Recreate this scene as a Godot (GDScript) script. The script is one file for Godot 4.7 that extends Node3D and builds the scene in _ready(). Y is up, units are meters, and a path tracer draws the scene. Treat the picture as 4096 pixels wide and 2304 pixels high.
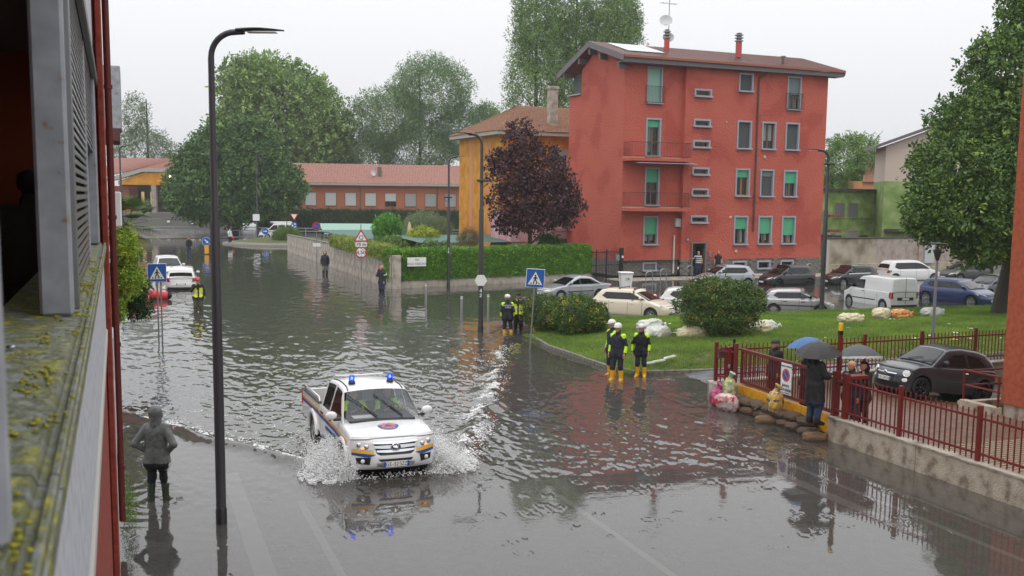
extends Node3D
# Flooded street corner seen from a first-floor gallery. x runs across the street, -z up the street, y = 0 is the water surface.
var MC := {}
var used := {}
var rg := RandomNumberGenerator.new()
var nz := FastNoiseLite.new()

# ---------------------------------------------------------------- materials
func ntex(seed_: int, freq: float, cols: Array, offs: Array, oct := 4, size := 512, kind := FastNoiseLite.TYPE_SIMPLEX_SMOOTH) -> NoiseTexture2D:
	var n := FastNoiseLite.new()
	n.seed = seed_
	n.frequency = freq
	n.noise_type = kind
	n.fractal_octaves = oct
	var t := NoiseTexture2D.new()
	t.width = size
	t.height = size
	t.seamless = true
	t.noise = n
	var g := Gradient.new()
	var pc := PackedColorArray()
	for c in cols: pc.append(Color(c))
	g.colors = pc
	g.offsets = PackedFloat32Array(offs)
	t.color_ramp = g
	return t

func nbump(seed_: int, freq: float, strength := 8.0, oct := 4, size := 512) -> NoiseTexture2D:
	var n := FastNoiseLite.new()
	n.seed = seed_
	n.frequency = freq
	n.fractal_octaves = oct
	var t := NoiseTexture2D.new()
	t.width = size
	t.height = size
	t.seamless = true
	t.noise = n
	t.as_normal_map = true
	t.bump_strength = strength
	return t

func mat(key: String, col: String, rough := 0.7, metal := 0.0) -> StandardMaterial3D:
	if MC.has(key): return MC[key]
	var m := StandardMaterial3D.new()
	m.resource_name = key
	m.albedo_color = Color(col)
	m.roughness = rough
	m.metallic = metal
	MC[key] = m
	return m

func tmat(key: String, tex: Texture2D, scale: float, rough := 0.8, bump: Texture2D = null, bs := 1.0, world := true) -> StandardMaterial3D:
	if MC.has(key): return MC[key]
	var m := mat(key, "ffffff", rough)
	m.albedo_texture = tex
	m.uv1_triplanar = true
	m.uv1_world_triplanar = world
	m.uv1_scale = Vector3.ONE * scale
	if bump:
		m.normal_enabled = true
		m.normal_texture = bump
		m.normal_scale = bs
	return m

func vcol(key: String, rough := 0.7, back := "") -> StandardMaterial3D:
	if MC.has(key): return MC[key]
	var m := mat(key, "ffffff", rough)
	m.vertex_color_use_as_albedo = true
	if back != "":
		m.backlight_enabled = true
		m.backlight = Color(back)
	return m

# ---------------------------------------------------------------- scene tree
func numbered(n: String) -> String:
	var k: int = used.get(n, 0)
	used[n] = k + 1
	return n if k == 0 else "%s_%03d" % [n, k]

func tag(o: Node, label: String, category := "", group := "", kind := "") -> Node:
	if label: o.set_meta("label", label)
	if category: o.set_meta("category", category)
	if group: o.set_meta("group", group)
	if kind: o.set_meta("kind", kind)
	return o

func thing(called: String, label: String, category: String, at := Vector3.ZERO, turn := 0.0, group := "") -> Node3D:
	var o := Node3D.new()
	o.name = numbered(called)
	add_child(o)
	o.position = at
	o.rotation.y = turn
	tag(o, label, category, group)
	return o

func hd(deg: float) -> float:   # compass heading (0 = up the street, clockwise) to a turn that points +x that way
	return deg_to_rad(90.0 - deg)

func S(smooth := false) -> SurfaceTool:
	var st := SurfaceTool.new()
	st.begin(Mesh.PRIMITIVE_TRIANGLES)
	st.set_smooth_group(0 if smooth else -1)
	return st

func fin(st: SurfaceTool) -> ArrayMesh:
	st.generate_normals()
	return st.commit()

func put(parent: Node, called: String, mesh: Variant, m: Material, at := Vector3.ZERO, b := Basis()) -> MeshInstance3D:
	var o := MeshInstance3D.new()
	o.mesh = fin(mesh) if mesh is SurfaceTool else mesh
	o.material_override = m
	if parent == self:
		o.name = numbered(called)
		add_child(o)
	else:
		o.name = called
		parent.add_child(o, true)
	o.transform = Transform3D(b, at)
	return o

func stuff(o: Node) -> Node:
	o.set_meta("kind", "stuff")
	return o

func struct(called: String, mesh: Variant, m: Material, at := Vector3.ZERO) -> MeshInstance3D:
	var o := put(self, called, mesh, m, at)
	o.set_meta("kind", "structure")
	return o

func many(parent: Node, called: String, mesh: Mesh, m: Material, xf: Array, cols: Array = []) -> MultiMeshInstance3D:
	var mm := MultiMesh.new()
	mm.transform_format = MultiMesh.TRANSFORM_3D
	mm.use_colors = cols.size() > 0
	mm.mesh = mesh
	mm.instance_count = xf.size()
	for i in xf.size():
		mm.set_instance_transform(i, xf[i])
		if cols.size() > 0: mm.set_instance_color(i, cols[i])
	var o := MultiMeshInstance3D.new()
	o.multimesh = mm
	o.material_override = m
	if parent == self:
		o.name = numbered(called)
		add_child(o)
	else:
		o.name = called
		parent.add_child(o, true)
	return o

# ---------------------------------------------------------------- shapes; corners are given counter-clockwise seen from outside
func tri(st: SurfaceTool, a: Vector3, b: Vector3, c: Vector3) -> void:
	st.add_vertex(a)
	st.add_vertex(c)
	st.add_vertex(b)

func quad(st: SurfaceTool, a: Vector3, b: Vector3, c: Vector3, d: Vector3) -> void:
	tri(st, a, b, c)
	tri(st, a, c, d)

func box(st: SurfaceTool, c: Vector3, s: Vector3, b := Basis()) -> SurfaceTool:
	var h := s * 0.5
	var p := []
	for i in 8:
		p.append(c + b * Vector3(h.x if i & 1 else -h.x, h.y if i & 2 else -h.y, h.z if i & 4 else -h.z))
	for f in [[0, 4, 6, 2], [1, 3, 7, 5], [0, 1, 5, 4], [2, 6, 7, 3], [0, 2, 3, 1], [4, 5, 7, 6]]:
		quad(st, p[f[0]], p[f[1]], p[f[2]], p[f[3]])
	return st

func bevbox(st: SurfaceTool, c: Vector3, s: Vector3, e: float, b := Basis()) -> SurfaceTool:
	var h := s * 0.5
	e = minf(e, 0.45 * minf(s.x, minf(s.y, s.z)))
	var v := func(ax: int, sg: Vector3) -> Vector3:
		var q := sg * (h - Vector3.ONE * e)
		q[ax] = sg[ax] * h[ax]
		return c + b * q
	for ax in 3:
		var u := (ax + 1) % 3
		var w := (ax + 2) % 3
		for s1 in [-1.0, 1.0]:
			var k := []
			for uv in [[-1, -1], [1, -1], [1, 1], [-1, 1]]:
				var g := Vector3.ZERO
				g[ax] = s1
				g[u] = uv[0]
				g[w] = uv[1]
				k.append(v.call(ax, g))
			if s1 > 0: quad(st, k[0], k[1], k[2], k[3])
			else: quad(st, k[3], k[2], k[1], k[0])
			for s2 in [-1.0, 1.0]:
				var a0 := Vector3.ZERO
				a0[ax] = s1
				a0[u] = s2
				a0[w] = -1.0
				var a1 := a0
				a1[w] = 1.0
				var q0: Vector3 = v.call(ax, a0)
				var q1: Vector3 = v.call(u, a0)
				var q2: Vector3 = v.call(u, a1)
				var q3: Vector3 = v.call(ax, a1)
				if s1 * s2 > 0: quad(st, q0, q1, q2, q3)
				else: quad(st, q3, q2, q1, q0)
	for i in 8:
		var g := Vector3(1.0 if i & 1 else -1.0, 1.0 if i & 2 else -1.0, 1.0 if i & 4 else -1.0)
		if g.x * g.y * g.z > 0: tri(st, v.call(0, g), v.call(1, g), v.call(2, g))
		else: tri(st, v.call(0, g), v.call(2, g), v.call(1, g))
	return st

func tube(st: SurfaceTool, pts: Array, rad: Variant, n := 8, cap := true) -> SurfaceTool:
	var rings := []
	var side := Vector3.ZERO
	for i in pts.size():
		var p: Vector3 = pts[i]
		var d: Vector3 = (pts[mini(i + 1, pts.size() - 1)] - pts[maxi(i - 1, 0)])
		d = d.normalized() if d.length() > 1e-6 else Vector3.UP
		if side == Vector3.ZERO: side = d.cross(Vector3(0.31, 0.05, 0.95) if absf(d.y) > 0.8 else Vector3.UP).normalized()
		side = (side - d * side.dot(d)).normalized()
		var up := side.cross(d)
		var r: float = rad[i] if rad is Array else rad
		var ring := []
		for k in n:
			var a := TAU * k / n
			ring.append(p + (side * cos(a) + up * sin(a)) * r)
		rings.append(ring)
	st.set_smooth_group(1)
	for i in rings.size() - 1:
		for k in n:
			var k2 := (k + 1) % n
			quad(st, rings[i][k2], rings[i][k], rings[i + 1][k], rings[i + 1][k2])
	if cap:
		st.set_smooth_group(-1)
		for k in range(1, n - 1):
			tri(st, rings[0][0], rings[0][k], rings[0][k + 1])
			var e: Array = rings[-1]
			tri(st, e[0], e[k + 1], e[k])
	return st

func lathe(st: SurfaceTool, prof: Array, n := 16, xf := Transform3D(), sg := 1) -> SurfaceTool:
	st.set_smooth_group(sg)
	for i in prof.size() - 1:
		var a: Vector2 = prof[i]
		var b: Vector2 = prof[i + 1]
		for k in n:
			var t0 := TAU * k / n
			var t1 := TAU * (k + 1) / n
			var p0 := xf * Vector3(a.x * cos(t0), a.y, -a.x * sin(t0))
			var p1 := xf * Vector3(a.x * cos(t1), a.y, -a.x * sin(t1))
			var p2 := xf * Vector3(b.x * cos(t1), b.y, -b.x * sin(t1))
			var p3 := xf * Vector3(b.x * cos(t0), b.y, -b.x * sin(t0))
			if a.x > 1e-5: tri(st, p0, p1, p2)
			if b.x > 1e-5: tri(st, p0, p2, p3)
	return st

func extr(st: SurfaceTool, poly: PackedVector2Array, d0: float, d1: float, xf := Transform3D()) -> SurfaceTool:
	if Geometry2D.is_polygon_clockwise(poly):
		poly = poly.duplicate()
		poly.reverse()
	var ix := Geometry2D.triangulate_polygon(poly)
	for i in range(0, ix.size(), 3):
		var a := poly[ix[i]]
		var b := poly[ix[i + 1]]
		var c := poly[ix[i + 2]]
		if (b - a).cross(c - a) < 0:
			var t := b
			b = c
			c = t
		tri(st, xf * Vector3(a.x, a.y, d1), xf * Vector3(b.x, b.y, d1), xf * Vector3(c.x, c.y, d1))
		tri(st, xf * Vector3(a.x, a.y, d0), xf * Vector3(c.x, c.y, d0), xf * Vector3(b.x, b.y, d0))
	for i in poly.size():
		var a := poly[i]
		var b := poly[(i + 1) % poly.size()]
		quad(st, xf * Vector3(a.x, a.y, d0), xf * Vector3(b.x, b.y, d0), xf * Vector3(b.x, b.y, d1), xf * Vector3(a.x, a.y, d1))
	return st

func grid(st: SurfaceTool, f: Callable, nu: int, nv: int, sg := 1) -> SurfaceTool:
	st.set_smooth_group(sg)
	var p := []
	for i in nu + 1:
		var row := []
		for j in nv + 1: row.append(f.call(float(i) / nu, float(j) / nv))
		p.append(row)
	for i in nu:
		for j in nv: quad(st, p[i][j], p[i + 1][j], p[i + 1][j + 1], p[i][j + 1])
	return st

func patch(st: SurfaceTool, poly: PackedVector2Array, step: float, f: Callable, flip := false) -> SurfaceTool:
	# a flat outline laid on a curved surface
	var pts := PackedVector2Array()
	var lo := poly[0]
	var hi := poly[0]
	for i in poly.size():
		var a := poly[i]
		var b := poly[(i + 1) % poly.size()]
		lo = lo.min(a)
		hi = hi.max(a)
		var n := maxi(1, ceili(a.distance_to(b) / step))
		for k in n: pts.append(a.lerp(b, float(k) / n))
	var inner := Geometry2D.offset_polygon(poly, -step * 0.4)
	var x := lo.x + step * 0.5
	while x < hi.x:
		var y := lo.y + step * 0.5
		while y < hi.y:
			for q in inner:
				if Geometry2D.is_point_in_polygon(Vector2(x, y), q): pts.append(Vector2(x, y))
			y += step
		x += step
	var ix := Geometry2D.triangulate_delaunay(pts)
	st.set_smooth_group(1)
	for i in range(0, ix.size(), 3):
		var a := pts[ix[i]]
		var b := pts[ix[i + 1]]
		var c := pts[ix[i + 2]]
		if (b - a).cross(c - a) < 0:
			var t := b
			b = c
			c = t
		if Geometry2D.is_point_in_polygon((a + b + c) / 3.0, poly):
			if flip: tri(st, f.call(a), f.call(c), f.call(b))
			else: tri(st, f.call(a), f.call(b), f.call(c))
	return st

func ball(st: SurfaceTool, c: Vector3, r: Vector3, n := 10, m := 7, b := Basis()) -> SurfaceTool:
	var prof := []
	for i in m + 1:
		var a := PI * i / m - PI / 2
		prof.append(Vector2(maxf(cos(a), 0.0), sin(a)))
	return lathe(st, prof, n, Transform3D(b * Basis.from_scale(r), c))

func poly(a: Array) -> PackedVector2Array:
	var p := PackedVector2Array()
	for i in range(0, a.size(), 2): p.append(Vector2(a[i], a[i + 1]))
	return p

func circle(c: Vector2, r: float, n := 24) -> PackedVector2Array:
	var p := PackedVector2Array()
	for i in n: p.append(c + Vector2.from_angle(TAU * i / n) * r)
	return p

func pl(a: Array, x: float) -> float:   # piecewise linear y(x)
	if x <= a[0].x: return a[0].y
	for i in a.size() - 1:
		if x <= a[i + 1].x: return lerpf(a[i].y, a[i + 1].y, (x - a[i].x) / maxf(a[i + 1].x - a[i].x, 1e-6))
	return a[-1].y

func text(parent: Node, called: String, s: String, height: float, m: Material, at: Vector3, b := Basis(), depth := 0.004, bold := false, serif := false) -> MeshInstance3D:
	var t := TextMesh.new()
	var f := SystemFont.new()
	f.font_names = PackedStringArray(["Droid Serif" if serif else "Droid Sans"])
	if bold: f.font_weight = 700
	t.font = f
	t.text = s
	t.font_size = 32
	t.pixel_size = height / 24.0
	t.depth = depth
	t.curve_step = 2.0
	return put(parent, called, t, m, at, b)

func ry(deg: float) -> Basis:
	return Basis(Vector3.UP, deg_to_rad(deg))

func _ready() -> void:
	rg.seed = 7
	nz.seed = 3
	nz.frequency = 1.0
	# camera: 38 mm lens, shifted frame (the picture is a crop), about 5.6 m above the water
	var cam := Camera3D.new()
	cam.name = "camera"
	add_child(cam)
	var yaw := deg_to_rad(19.7)
	var pitch := atan(130.0 / 1065.0)
	var fw := Vector3(sin(yaw) * cos(pitch), -sin(pitch), -cos(yaw) * cos(pitch))
	var right := Vector3(cos(yaw), 0, sin(yaw))
	var up := right.cross(fw)
	var roll := atan(0.0112)
	var ir := right * cos(roll) + up * sin(roll)
	cam.transform = Transform3D(Basis(ir, up * cos(roll) - right * sin(roll), -fw), Vector3(0, 5.6, 0))
	cam.projection = Camera3D.PROJECTION_FRUSTUM
	cam.near = 0.1
	cam.far = 2000.0
	cam.size = 0.1 * 576.0 / 1065.0
	cam.frustum_offset = Vector2(0, 0.1 * 40.0 / 1065.0)
	cam.current = true
	var lens := CameraAttributesPhysical.new()
	lens.frustum_near = 0.1
	lens.frustum_far = 2000.0
	lens.frustum_focal_length = 38.0
	lens.frustum_focus_distance = 23.0
	lens.exposure_aperture = 5.6
	cam.attributes = lens
	cam.near = 0.1
	cam.far = 2000.0
	# overcast sky
	var env := Environment.new()
	var sky := Sky.new()
	var sm := ProceduralSkyMaterial.new()
	sm.sky_top_color = Color(1.36, 1.37, 1.385)
	sm.sky_horizon_color = Color(0.885, 0.89, 0.9)
	sm.sky_curve = 0.6
	sm.ground_bottom_color = Color("6d6a66")
	sm.ground_horizon_color = Color("b9bbbd")
	sm.sun_angle_max = 1.0
	var cl := FastNoiseLite.new()
	cl.seed = 11
	cl.frequency = 0.006
	cl.fractal_octaves = 4
	var ct := NoiseTexture2D.new()
	ct.width = 512
	ct.height = 256
	ct.seamless = true
	ct.noise = cl
	var cg := Gradient.new()
	cg.colors = PackedColorArray([Color(0.0, 0.0, 0.0, 0.0), Color(0.22, 0.22, 0.225, 0.3)])
	ct.color_ramp = cg
	sm.sky_cover = ct
	sky.sky_material = sm
	env.background_mode = Environment.BG_SKY
	env.sky = sky
	env.background_energy_multiplier = 1.0
	env.tonemap_mode = Environment.TONE_MAPPER_LINEAR
	env.tonemap_exposure = 1.02
	env.sdfgi_enabled = true
	env.ssao_enabled = true
	env.ssil_enabled = true
	env.fog_enabled = true
	env.fog_density = 0.0004
	env.fog_light_color = Color("dfe3e8")
	var we := WorldEnvironment.new()
	we.environment = env
	add_child(we)
	var sun := DirectionalLight3D.new()
	sun.name = "sun"
	sun.light_color = Color("fff6ea")
	sun.light_energy = 0.4
	sun.light_angular_distance = 25.0
	sun.shadow_enabled = true
	sun.rotation = Vector3(deg_to_rad(-62), deg_to_rad(-35), 0)
	add_child(sun)
	build_all()

func build_all() -> void:
	mats()
	setting()
	water_surface()
	red_house()
	other_buildings()
	gallery_building()
	courtyard()
	vehicles()
	people()
	plants()
	street_furniture()
	litter()

func mats() -> void:
	tmat("asphalt", ntex(21, 0.02, ["#3a3938", "#4b4a49", "#565553"], [0.2, 0.55, 0.85], 5), 0.22, 0.55, nbump(22, 0.12, 6.0), 0.5)
	tmat("wet_asphalt", ntex(23, 0.012, ["#4d4e52", "#5c5e63", "#6a6b70"], [0.25, 0.5, 0.8], 5), 0.3, 0.22, nbump(24, 0.15, 4.0), 0.3)
	tmat("concrete", ntex(25, 0.008, ["#8d857a", "#a39b90", "#b5aea4"], [0.25, 0.5, 0.8], 5), 0.25, 0.85, nbump(26, 0.1, 5.0), 0.4)
	tmat("kerb_stone", ntex(27, 0.02, ["#57554d", "#6c6961", "#7f7c73"], [0.2, 0.5, 0.85], 4), 0.6, 0.7)
	tmat("soil", ntex(28, 0.02, ["#3a3a20", "#4c5227", "#5d6a2f"], [0.2, 0.5, 0.8], 4), 0.4, 0.95)
	mat("white_paint", "8d8d8a", 0.6)
	mat("black_rubber", "17181a", 0.75)
	mat("black_plastic", "1c1d1f", 0.45)
	mat("dark_metal", "3a3b3f", 0.4, 0.3)
	mat("steel", "a7a9ab", 0.32, 0.85)
	mat("chrome", "d8dadc", 0.12, 1.0)
	mat("car_glass", "0d1114", 0.04)
	mat("lamp_glass", "d9dde0", 0.08)
	mat("red_lamp", "a3161a", 0.12)
	mat("amber_lamp", "d9781e", 0.15)
	mat("plate_white", "dfe1e0", 0.4)
	mat("plate_blue", "1f4fb0", 0.4)
	mat("ink", "17181c", 0.6)
	mat("sign_blue", "1358a8", 0.35)
	mat("sign_white", "e4e6e6", 0.35)
	mat("sign_red", "b5262b", 0.35)
	mat("sign_yellow", "e2a21b", 0.4)
	mat("grey_pole", "7d8086", 0.45, 0.2)
	mat("lamp_post_grey", "3b3b40", 0.45)
	mat("fence_red", "6b1c17", 0.4)

func setting() -> void:
	# the road bed under the water
	var st := S()
	quad(st, Vector3(-600, -0.2, 500), Vector3(700, -0.2, 500), Vector3(700, -0.2, -900), Vector3(-600, -0.2, -900))
	struct("ground", st, MC.asphalt)
	# road markings under the water
	for q in [[7.78, -12.5, 6.4, 0.13], [7.78, -19.95, 0.95, 0.13], [1.8, -12.0, 10.5, 0.34], [2.9, -12.0, 8.0, 0.14], [12.4, -17.5, 1.6, 0.4], [12.9, -14.6, 5.5, 0.3], [13.6, -13.0, 8.0, 0.14]]:
		var s2 := S()
		box(s2, Vector3(q[0], -0.198, q[1] - q[2] * 0.5), Vector3(q[3], 0.008, q[2]))
		struct("road_marking", s2, MC.white_paint)
	# verge: grass bank between the street, the car park and the courtyard
	var edge := poly([14.9, -31.9, 15.25, -30.6, 18.0, -30.35, 30.0, -30.9, 60.0, -31.8, 60.0, -45.9, 44.0, -45.4, 33.5, -45.4, 28.1, -44.0, 20.8, -44.4, 17.4, -43.0, 15.4, -40.6, 14.75, -37.0])
	var lawn := S()
	patch(lawn, edge, 0.9, func(p: Vector2) -> Vector3: return Vector3(p.x, lawn_y(p.x, p.y), p.y), true)
	struct("lawn", lawn, MC.soil)
	# kerb round the front of the verge, stone by stone
	var kp := [Vector2(15.2, -40.2), Vector2(14.72, -37.0), Vector2(14.86, -31.9), Vector2(15.2, -30.55), Vector2(18.0, -30.25), Vector2(30.0, -30.8), Vector2(44.0, -31.3)]
	var kerb := Node3D.new()
	kerb.name = "kerb"
	add_child(kerb)
	kerb.set_meta("kind", "structure")
	for i in kp.size() - 1:
		var a: Vector2 = kp[i]
		var b: Vector2 = kp[i + 1]
		var n := maxi(1, roundi(a.distance_to(b) / 1.0))
		for k in n:
			var p0 := a.lerp(b, float(k) / n)
			var p1 := a.lerp(b, float(k + 1) / n)
			var mid := (p0 + p1) * 0.5
			var ks := S()
			bevbox(ks, Vector3.ZERO, Vector3(p0.distance_to(p1) - 0.012, 0.42, 0.13), 0.015)
			put(kerb, "kerb_stone", ks, MC.kerb_stone, Vector3(mid.x, -0.09 + rg.randf_range(-0.008, 0.008), mid.y), Basis(Vector3.UP, -(p1 - p0).angle()))
	# pavement between the verge and the courtyard fence, rising out of the water
	var pv := S()
	grid(pv, func(u: float, v: float) -> Vector3:
		var x := lerpf(14.6, 46.0, u)
		var z := lerpf(-26.0 - (x - 15.4) * 0.08, -30.45 - maxf(0.0, x - 18.0) * 0.042, v)
		var h := -0.16 + 0.235 * smoothstep(14.6, 17.2, x + 0.35 * nz.get_noise_2d(z * 0.9, 3.0) - 0.6 * v) + 0.006 * nz.get_noise_2d(x * 1.5, z * 1.5)
		return Vector3(x, h, z), 90, 14)
	struct("pavement", pv, MC.wet_asphalt)
	# pavement in front of the red house
	var pv2 := S()
	box(pv2, Vector3(42.5, -0.09, -68.3), Vector3(22.0, 0.24, 2.6), ry(4.7))
	struct("pavement", pv2, MC.concrete)
	# grass island and its kerb at the roundabout
	var ri := thing("roundabout_island", "grassy roundabout island with a grey kerb beyond the flood water", "roundabout", Vector3(17.5, 0, -126.5))
	ri.set_meta("kind", "structure")
	var rk := S()
	lathe(rk, [Vector2(7.6, -0.2), Vector2(7.6, 0.14), Vector2(7.0, 0.2), Vector2(6.6, 0.3), Vector2(6.4, 0.32)], 64)
	put(ri, "kerb", rk, MC.kerb_stone)
	var rs := S()
	lathe(rs, [Vector2(6.4, 0.32), Vector2(4.0, 0.62), Vector2(0.0, 0.75)], 48)
	put(ri, "turf", rs, MC.soil)
	# far rise of the street behind the roundabout
	var fr := S()
	quad(fr, Vector3(-120, -0.14, -136), Vector3(160, 0.25, -150), Vector3(200, 0.4, -190), Vector3(-120, 0.3, -190))
	struct("road", fr, MC.wet_asphalt)

func lawn_y(x: float, z: float) -> float:
	var e := minf(minf((-30.4 - z) * 0.8, (z + 45.2) * 0.25 + 0.15), (x - 14.8) * 0.5)
	return 0.06 + 0.26 * smoothstep(0.0, 2.2, e) + 0.05 * nz.get_noise_2d(x * 0.3, z * 0.3)

# ---------------------------------------------------------------- water
func seg_d(p: Vector2, a: Vector2, b: Vector2) -> float:
	var ab := b - a
	var t := clampf((p - a).dot(ab) / ab.length_squared(), 0, 1)
	return p.distance_to(a + ab * t)

func water_h(x: float, z: float) -> float:
	# s runs up the street; the truck (nose at 4.9, -20.9) pushes a bow wave that trails back on both sides
	var s := -z
	var side := 0.0
	var wr := 6.6 + 0.40 * (s - 21.0)          # starboard crest line
	var wl := 3.2 - 0.55 * (s - 22.0)          # port crest line
	var rough := 0.0
	var h := 0.0
	var wig := 0.5 * nz.get_noise_2d(x * 0.25, z * 0.25)
	if s > 19.5 and s < 44.0:
		var fade := clampf(1.0 - (s - 22.0) / 26.0, 0.1, 1.0)
		var dr := x - wr + wig
		h += 0.17 * fade * exp(-pow(dr / (0.24 + 0.012 * (s - 20.0)), 2.0)) * smoothstep(19.8, 22.0, s)
		if dr < 0.0 and x > wl: rough = maxf(rough, fade)
		rough = maxf(rough, 0.4 * fade * exp(-maxf(dr, 0.0) * 2.2))
		var dl := wl - x + wig
		h += 0.13 * fade * exp(-pow(dl / 0.3, 2.0)) * smoothstep(20.5, 22.5, s)
		rough = maxf(rough, 0.7 * fade * exp(-maxf(dl, 0.0) * 0.5))
	# wind and wash chop over the street further up
	var chop := smoothstep(26.0, 33.0, s) * (1.0 - 0.75 * smoothstep(95.0, 125.0, s)) * (1.0 - 0.75 * smoothstep(13.5, 19.0, x - 0.04 * (s - 40.0)))
	chop = maxf(chop, 0.5 * smoothstep(24.5, 28.0, s) * (1.0 - smoothstep(5.0, 9.0, x)))
	if s < 60.0: chop *= 1.0 - 0.85 * smoothstep(-0.3, 1.6, x - 6.6 - 0.40 * (minf(s, 40.0) - 21.0)) * (1.0 - smoothstep(42.0, 60.0, s))
	chop *= 0.62 + 0.75 * smoothstep(-0.35, 0.45, nz.get_noise_2d(x * 0.11 + 60.0, z * 0.06))
	var near := 0.05
	var calm := smoothstep(5.5, 9.0, x) * smoothstep(15.0, 21.0, s) * (1.0 - chop)
	var a := nz.get_noise_2d(x * 1.1 + 5.0, z * 0.62)
	var b := nz.get_noise_2d(x * 2.7 - 40.0, z * 1.7 + 9.0)
	var c := nz.get_noise_2d(x * 6.0, z * 4.2 + 77.0)
	var m := maxf(chop, rough)
	h += (0.019 * a + 0.0075 * b) * maxf(m, near * 0.55) + 0.003 * c * maxf(m, near * 0.25)
	h += calm * (0.0034 * nz.get_noise_2d(x * 0.26 + 11.0, z * 1.0) + 0.0009 * nz.get_noise_2d(x * 0.6, z * 2.6 + 31.0))
	if rough > 0.05:
		h += rough * (0.018 * nz.get_noise_2d(x * 3.2 + 200.0, z * 2.6) + 0.007 * nz.get_noise_2d(x * 9.0, z * 9.0 + 50.0))
	# rings round the waders and posts
	for r in RINGS:
		if absf(x - r.x) > 2.6 or absf(z - r.y) > 2.6: continue
		var d := Vector2(x - r.x, z - r.y).length()
		if d < 2.6: h += r.z * sin(d * 15.0) * exp(-d * 1.5)
	return h

const RINGS := [Vector3(0.33, -20.16, 0.012), Vector3(1.32, -18.36, 0.004), Vector3(13.72, -42.24, 0.02), Vector3(14.8, -41.6, 0.02), Vector3(14.2, -29.9, 0.006), Vector3(15.14, -30.1, 0.006), Vector3(13.86, -36.7, 0.008), Vector3(0.89, -42.2, 0.012), Vector3(13.1, -76.6, 0.02), Vector3(13.9, -61.6, 0.02)]

func water_surface() -> void:
	var na := 700
	var nr := 700
	var r0 := 11.0
	var ratio := pow(230.0 / r0, 1.0 / nr)
	var a0 := deg_to_rad(-16.0)
	var a1 := deg_to_rad(66.0)
	var vs := PackedVector3Array()
	vs.resize((na + 1) * (nr + 1))
	for j in nr + 1:
		var r := r0 * pow(ratio, j)
		for i in na + 1:
			var an := lerpf(a0, a1, float(i) / na)
			var x := r * sin(an)
			var z := -r * cos(an)
			vs[j * (na + 1) + i] = Vector3(x, water_h(x, z) if r < 150.0 else 0.0, z)
	# raindrop rings on the still water
	var rr := RandomNumberGenerator.new()
	rr.seed = 5
	for k in 420:
		var x := rr.randf_range(1.0, 16.0)
		var z := -rr.randf_range(14.0, 31.0)
		var rad := rr.randf_range(0.05, 0.16)
		var amp := rr.randf_range(0.003, 0.006)
		var rc := Vector2(x, z).length()
		var jc := log(rc / r0) / log(ratio)
		var ic := (atan2(x, -z) - a0) / (a1 - a0) * na
		var dj := ceili((rad + 0.08) / (rc * (ratio - 1.0)))
		var di := ceili((rad + 0.08) / (rc * (a1 - a0) / na))
		for j in range(maxi(0, int(jc) - dj), mini(nr, int(jc) + dj + 1)):
			for i in range(maxi(0, int(ic) - di), mini(na, int(ic) + di + 1)):
				var q := j * (na + 1) + i
				var v := vs[q]
				var d := Vector2(v.x - x, v.z - z).length()
				v.y += amp * cos((d - rad) * 55.0) * exp(-pow((d - rad) / 0.05, 2.0))
				vs[q] = v
	var ix := PackedInt32Array()
	for j in nr:
		for i in na:
			var q := j * (na + 1) + i
			var v := vs[q]
			if v.x > 15.72 and v.z > -26.3 - (v.x - 15.4) * 0.08: continue
			if v.x < -1.0 and v.z > -45.0: continue
			ix.append_array(PackedInt32Array([q, q + na + 1, q + 1, q + 1, q + na + 1, q + na + 2]))
	var nn := PackedVector3Array()
	nn.resize(vs.size())
	for j in nr + 1:
		for i in na + 1:
			var q := j * (na + 1) + i
			var dx := vs[j * (na + 1) + mini(i + 1, na)] - vs[j * (na + 1) + maxi(i - 1, 0)]
			var dz := vs[mini(j + 1, nr) * (na + 1) + i] - vs[maxi(j - 1, 0) * (na + 1) + i]
			nn[q] = dx.cross(dz).normalized()
			if nn[q].y < 0: nn[q] = -nn[q]
	var arr := []
	arr.resize(Mesh.ARRAY_MAX)
	arr[Mesh.ARRAY_VERTEX] = vs
	arr[Mesh.ARRAY_NORMAL] = nn
	arr[Mesh.ARRAY_INDEX] = ix
	var me := ArrayMesh.new()
	me.add_surface_from_arrays(Mesh.PRIMITIVE_TRIANGLES, arr)
	var m := mat("flood_water", "4a4238", 0.03)
	m.albedo_color = Color(0.315, 0.305, 0.29, 0.6)
	m.transparency = BaseMaterial3D.TRANSPARENCY_ALPHA
	m.normal_enabled = true
	m.normal_texture = nbump(31, 0.03, 3.0, 3)
	m.normal_scale = 0.025
	m.uv1_triplanar = true
	m.uv1_world_triplanar = true
	m.uv1_scale = Vector3.ONE * 0.4
	struct("water", me, m)

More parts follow.
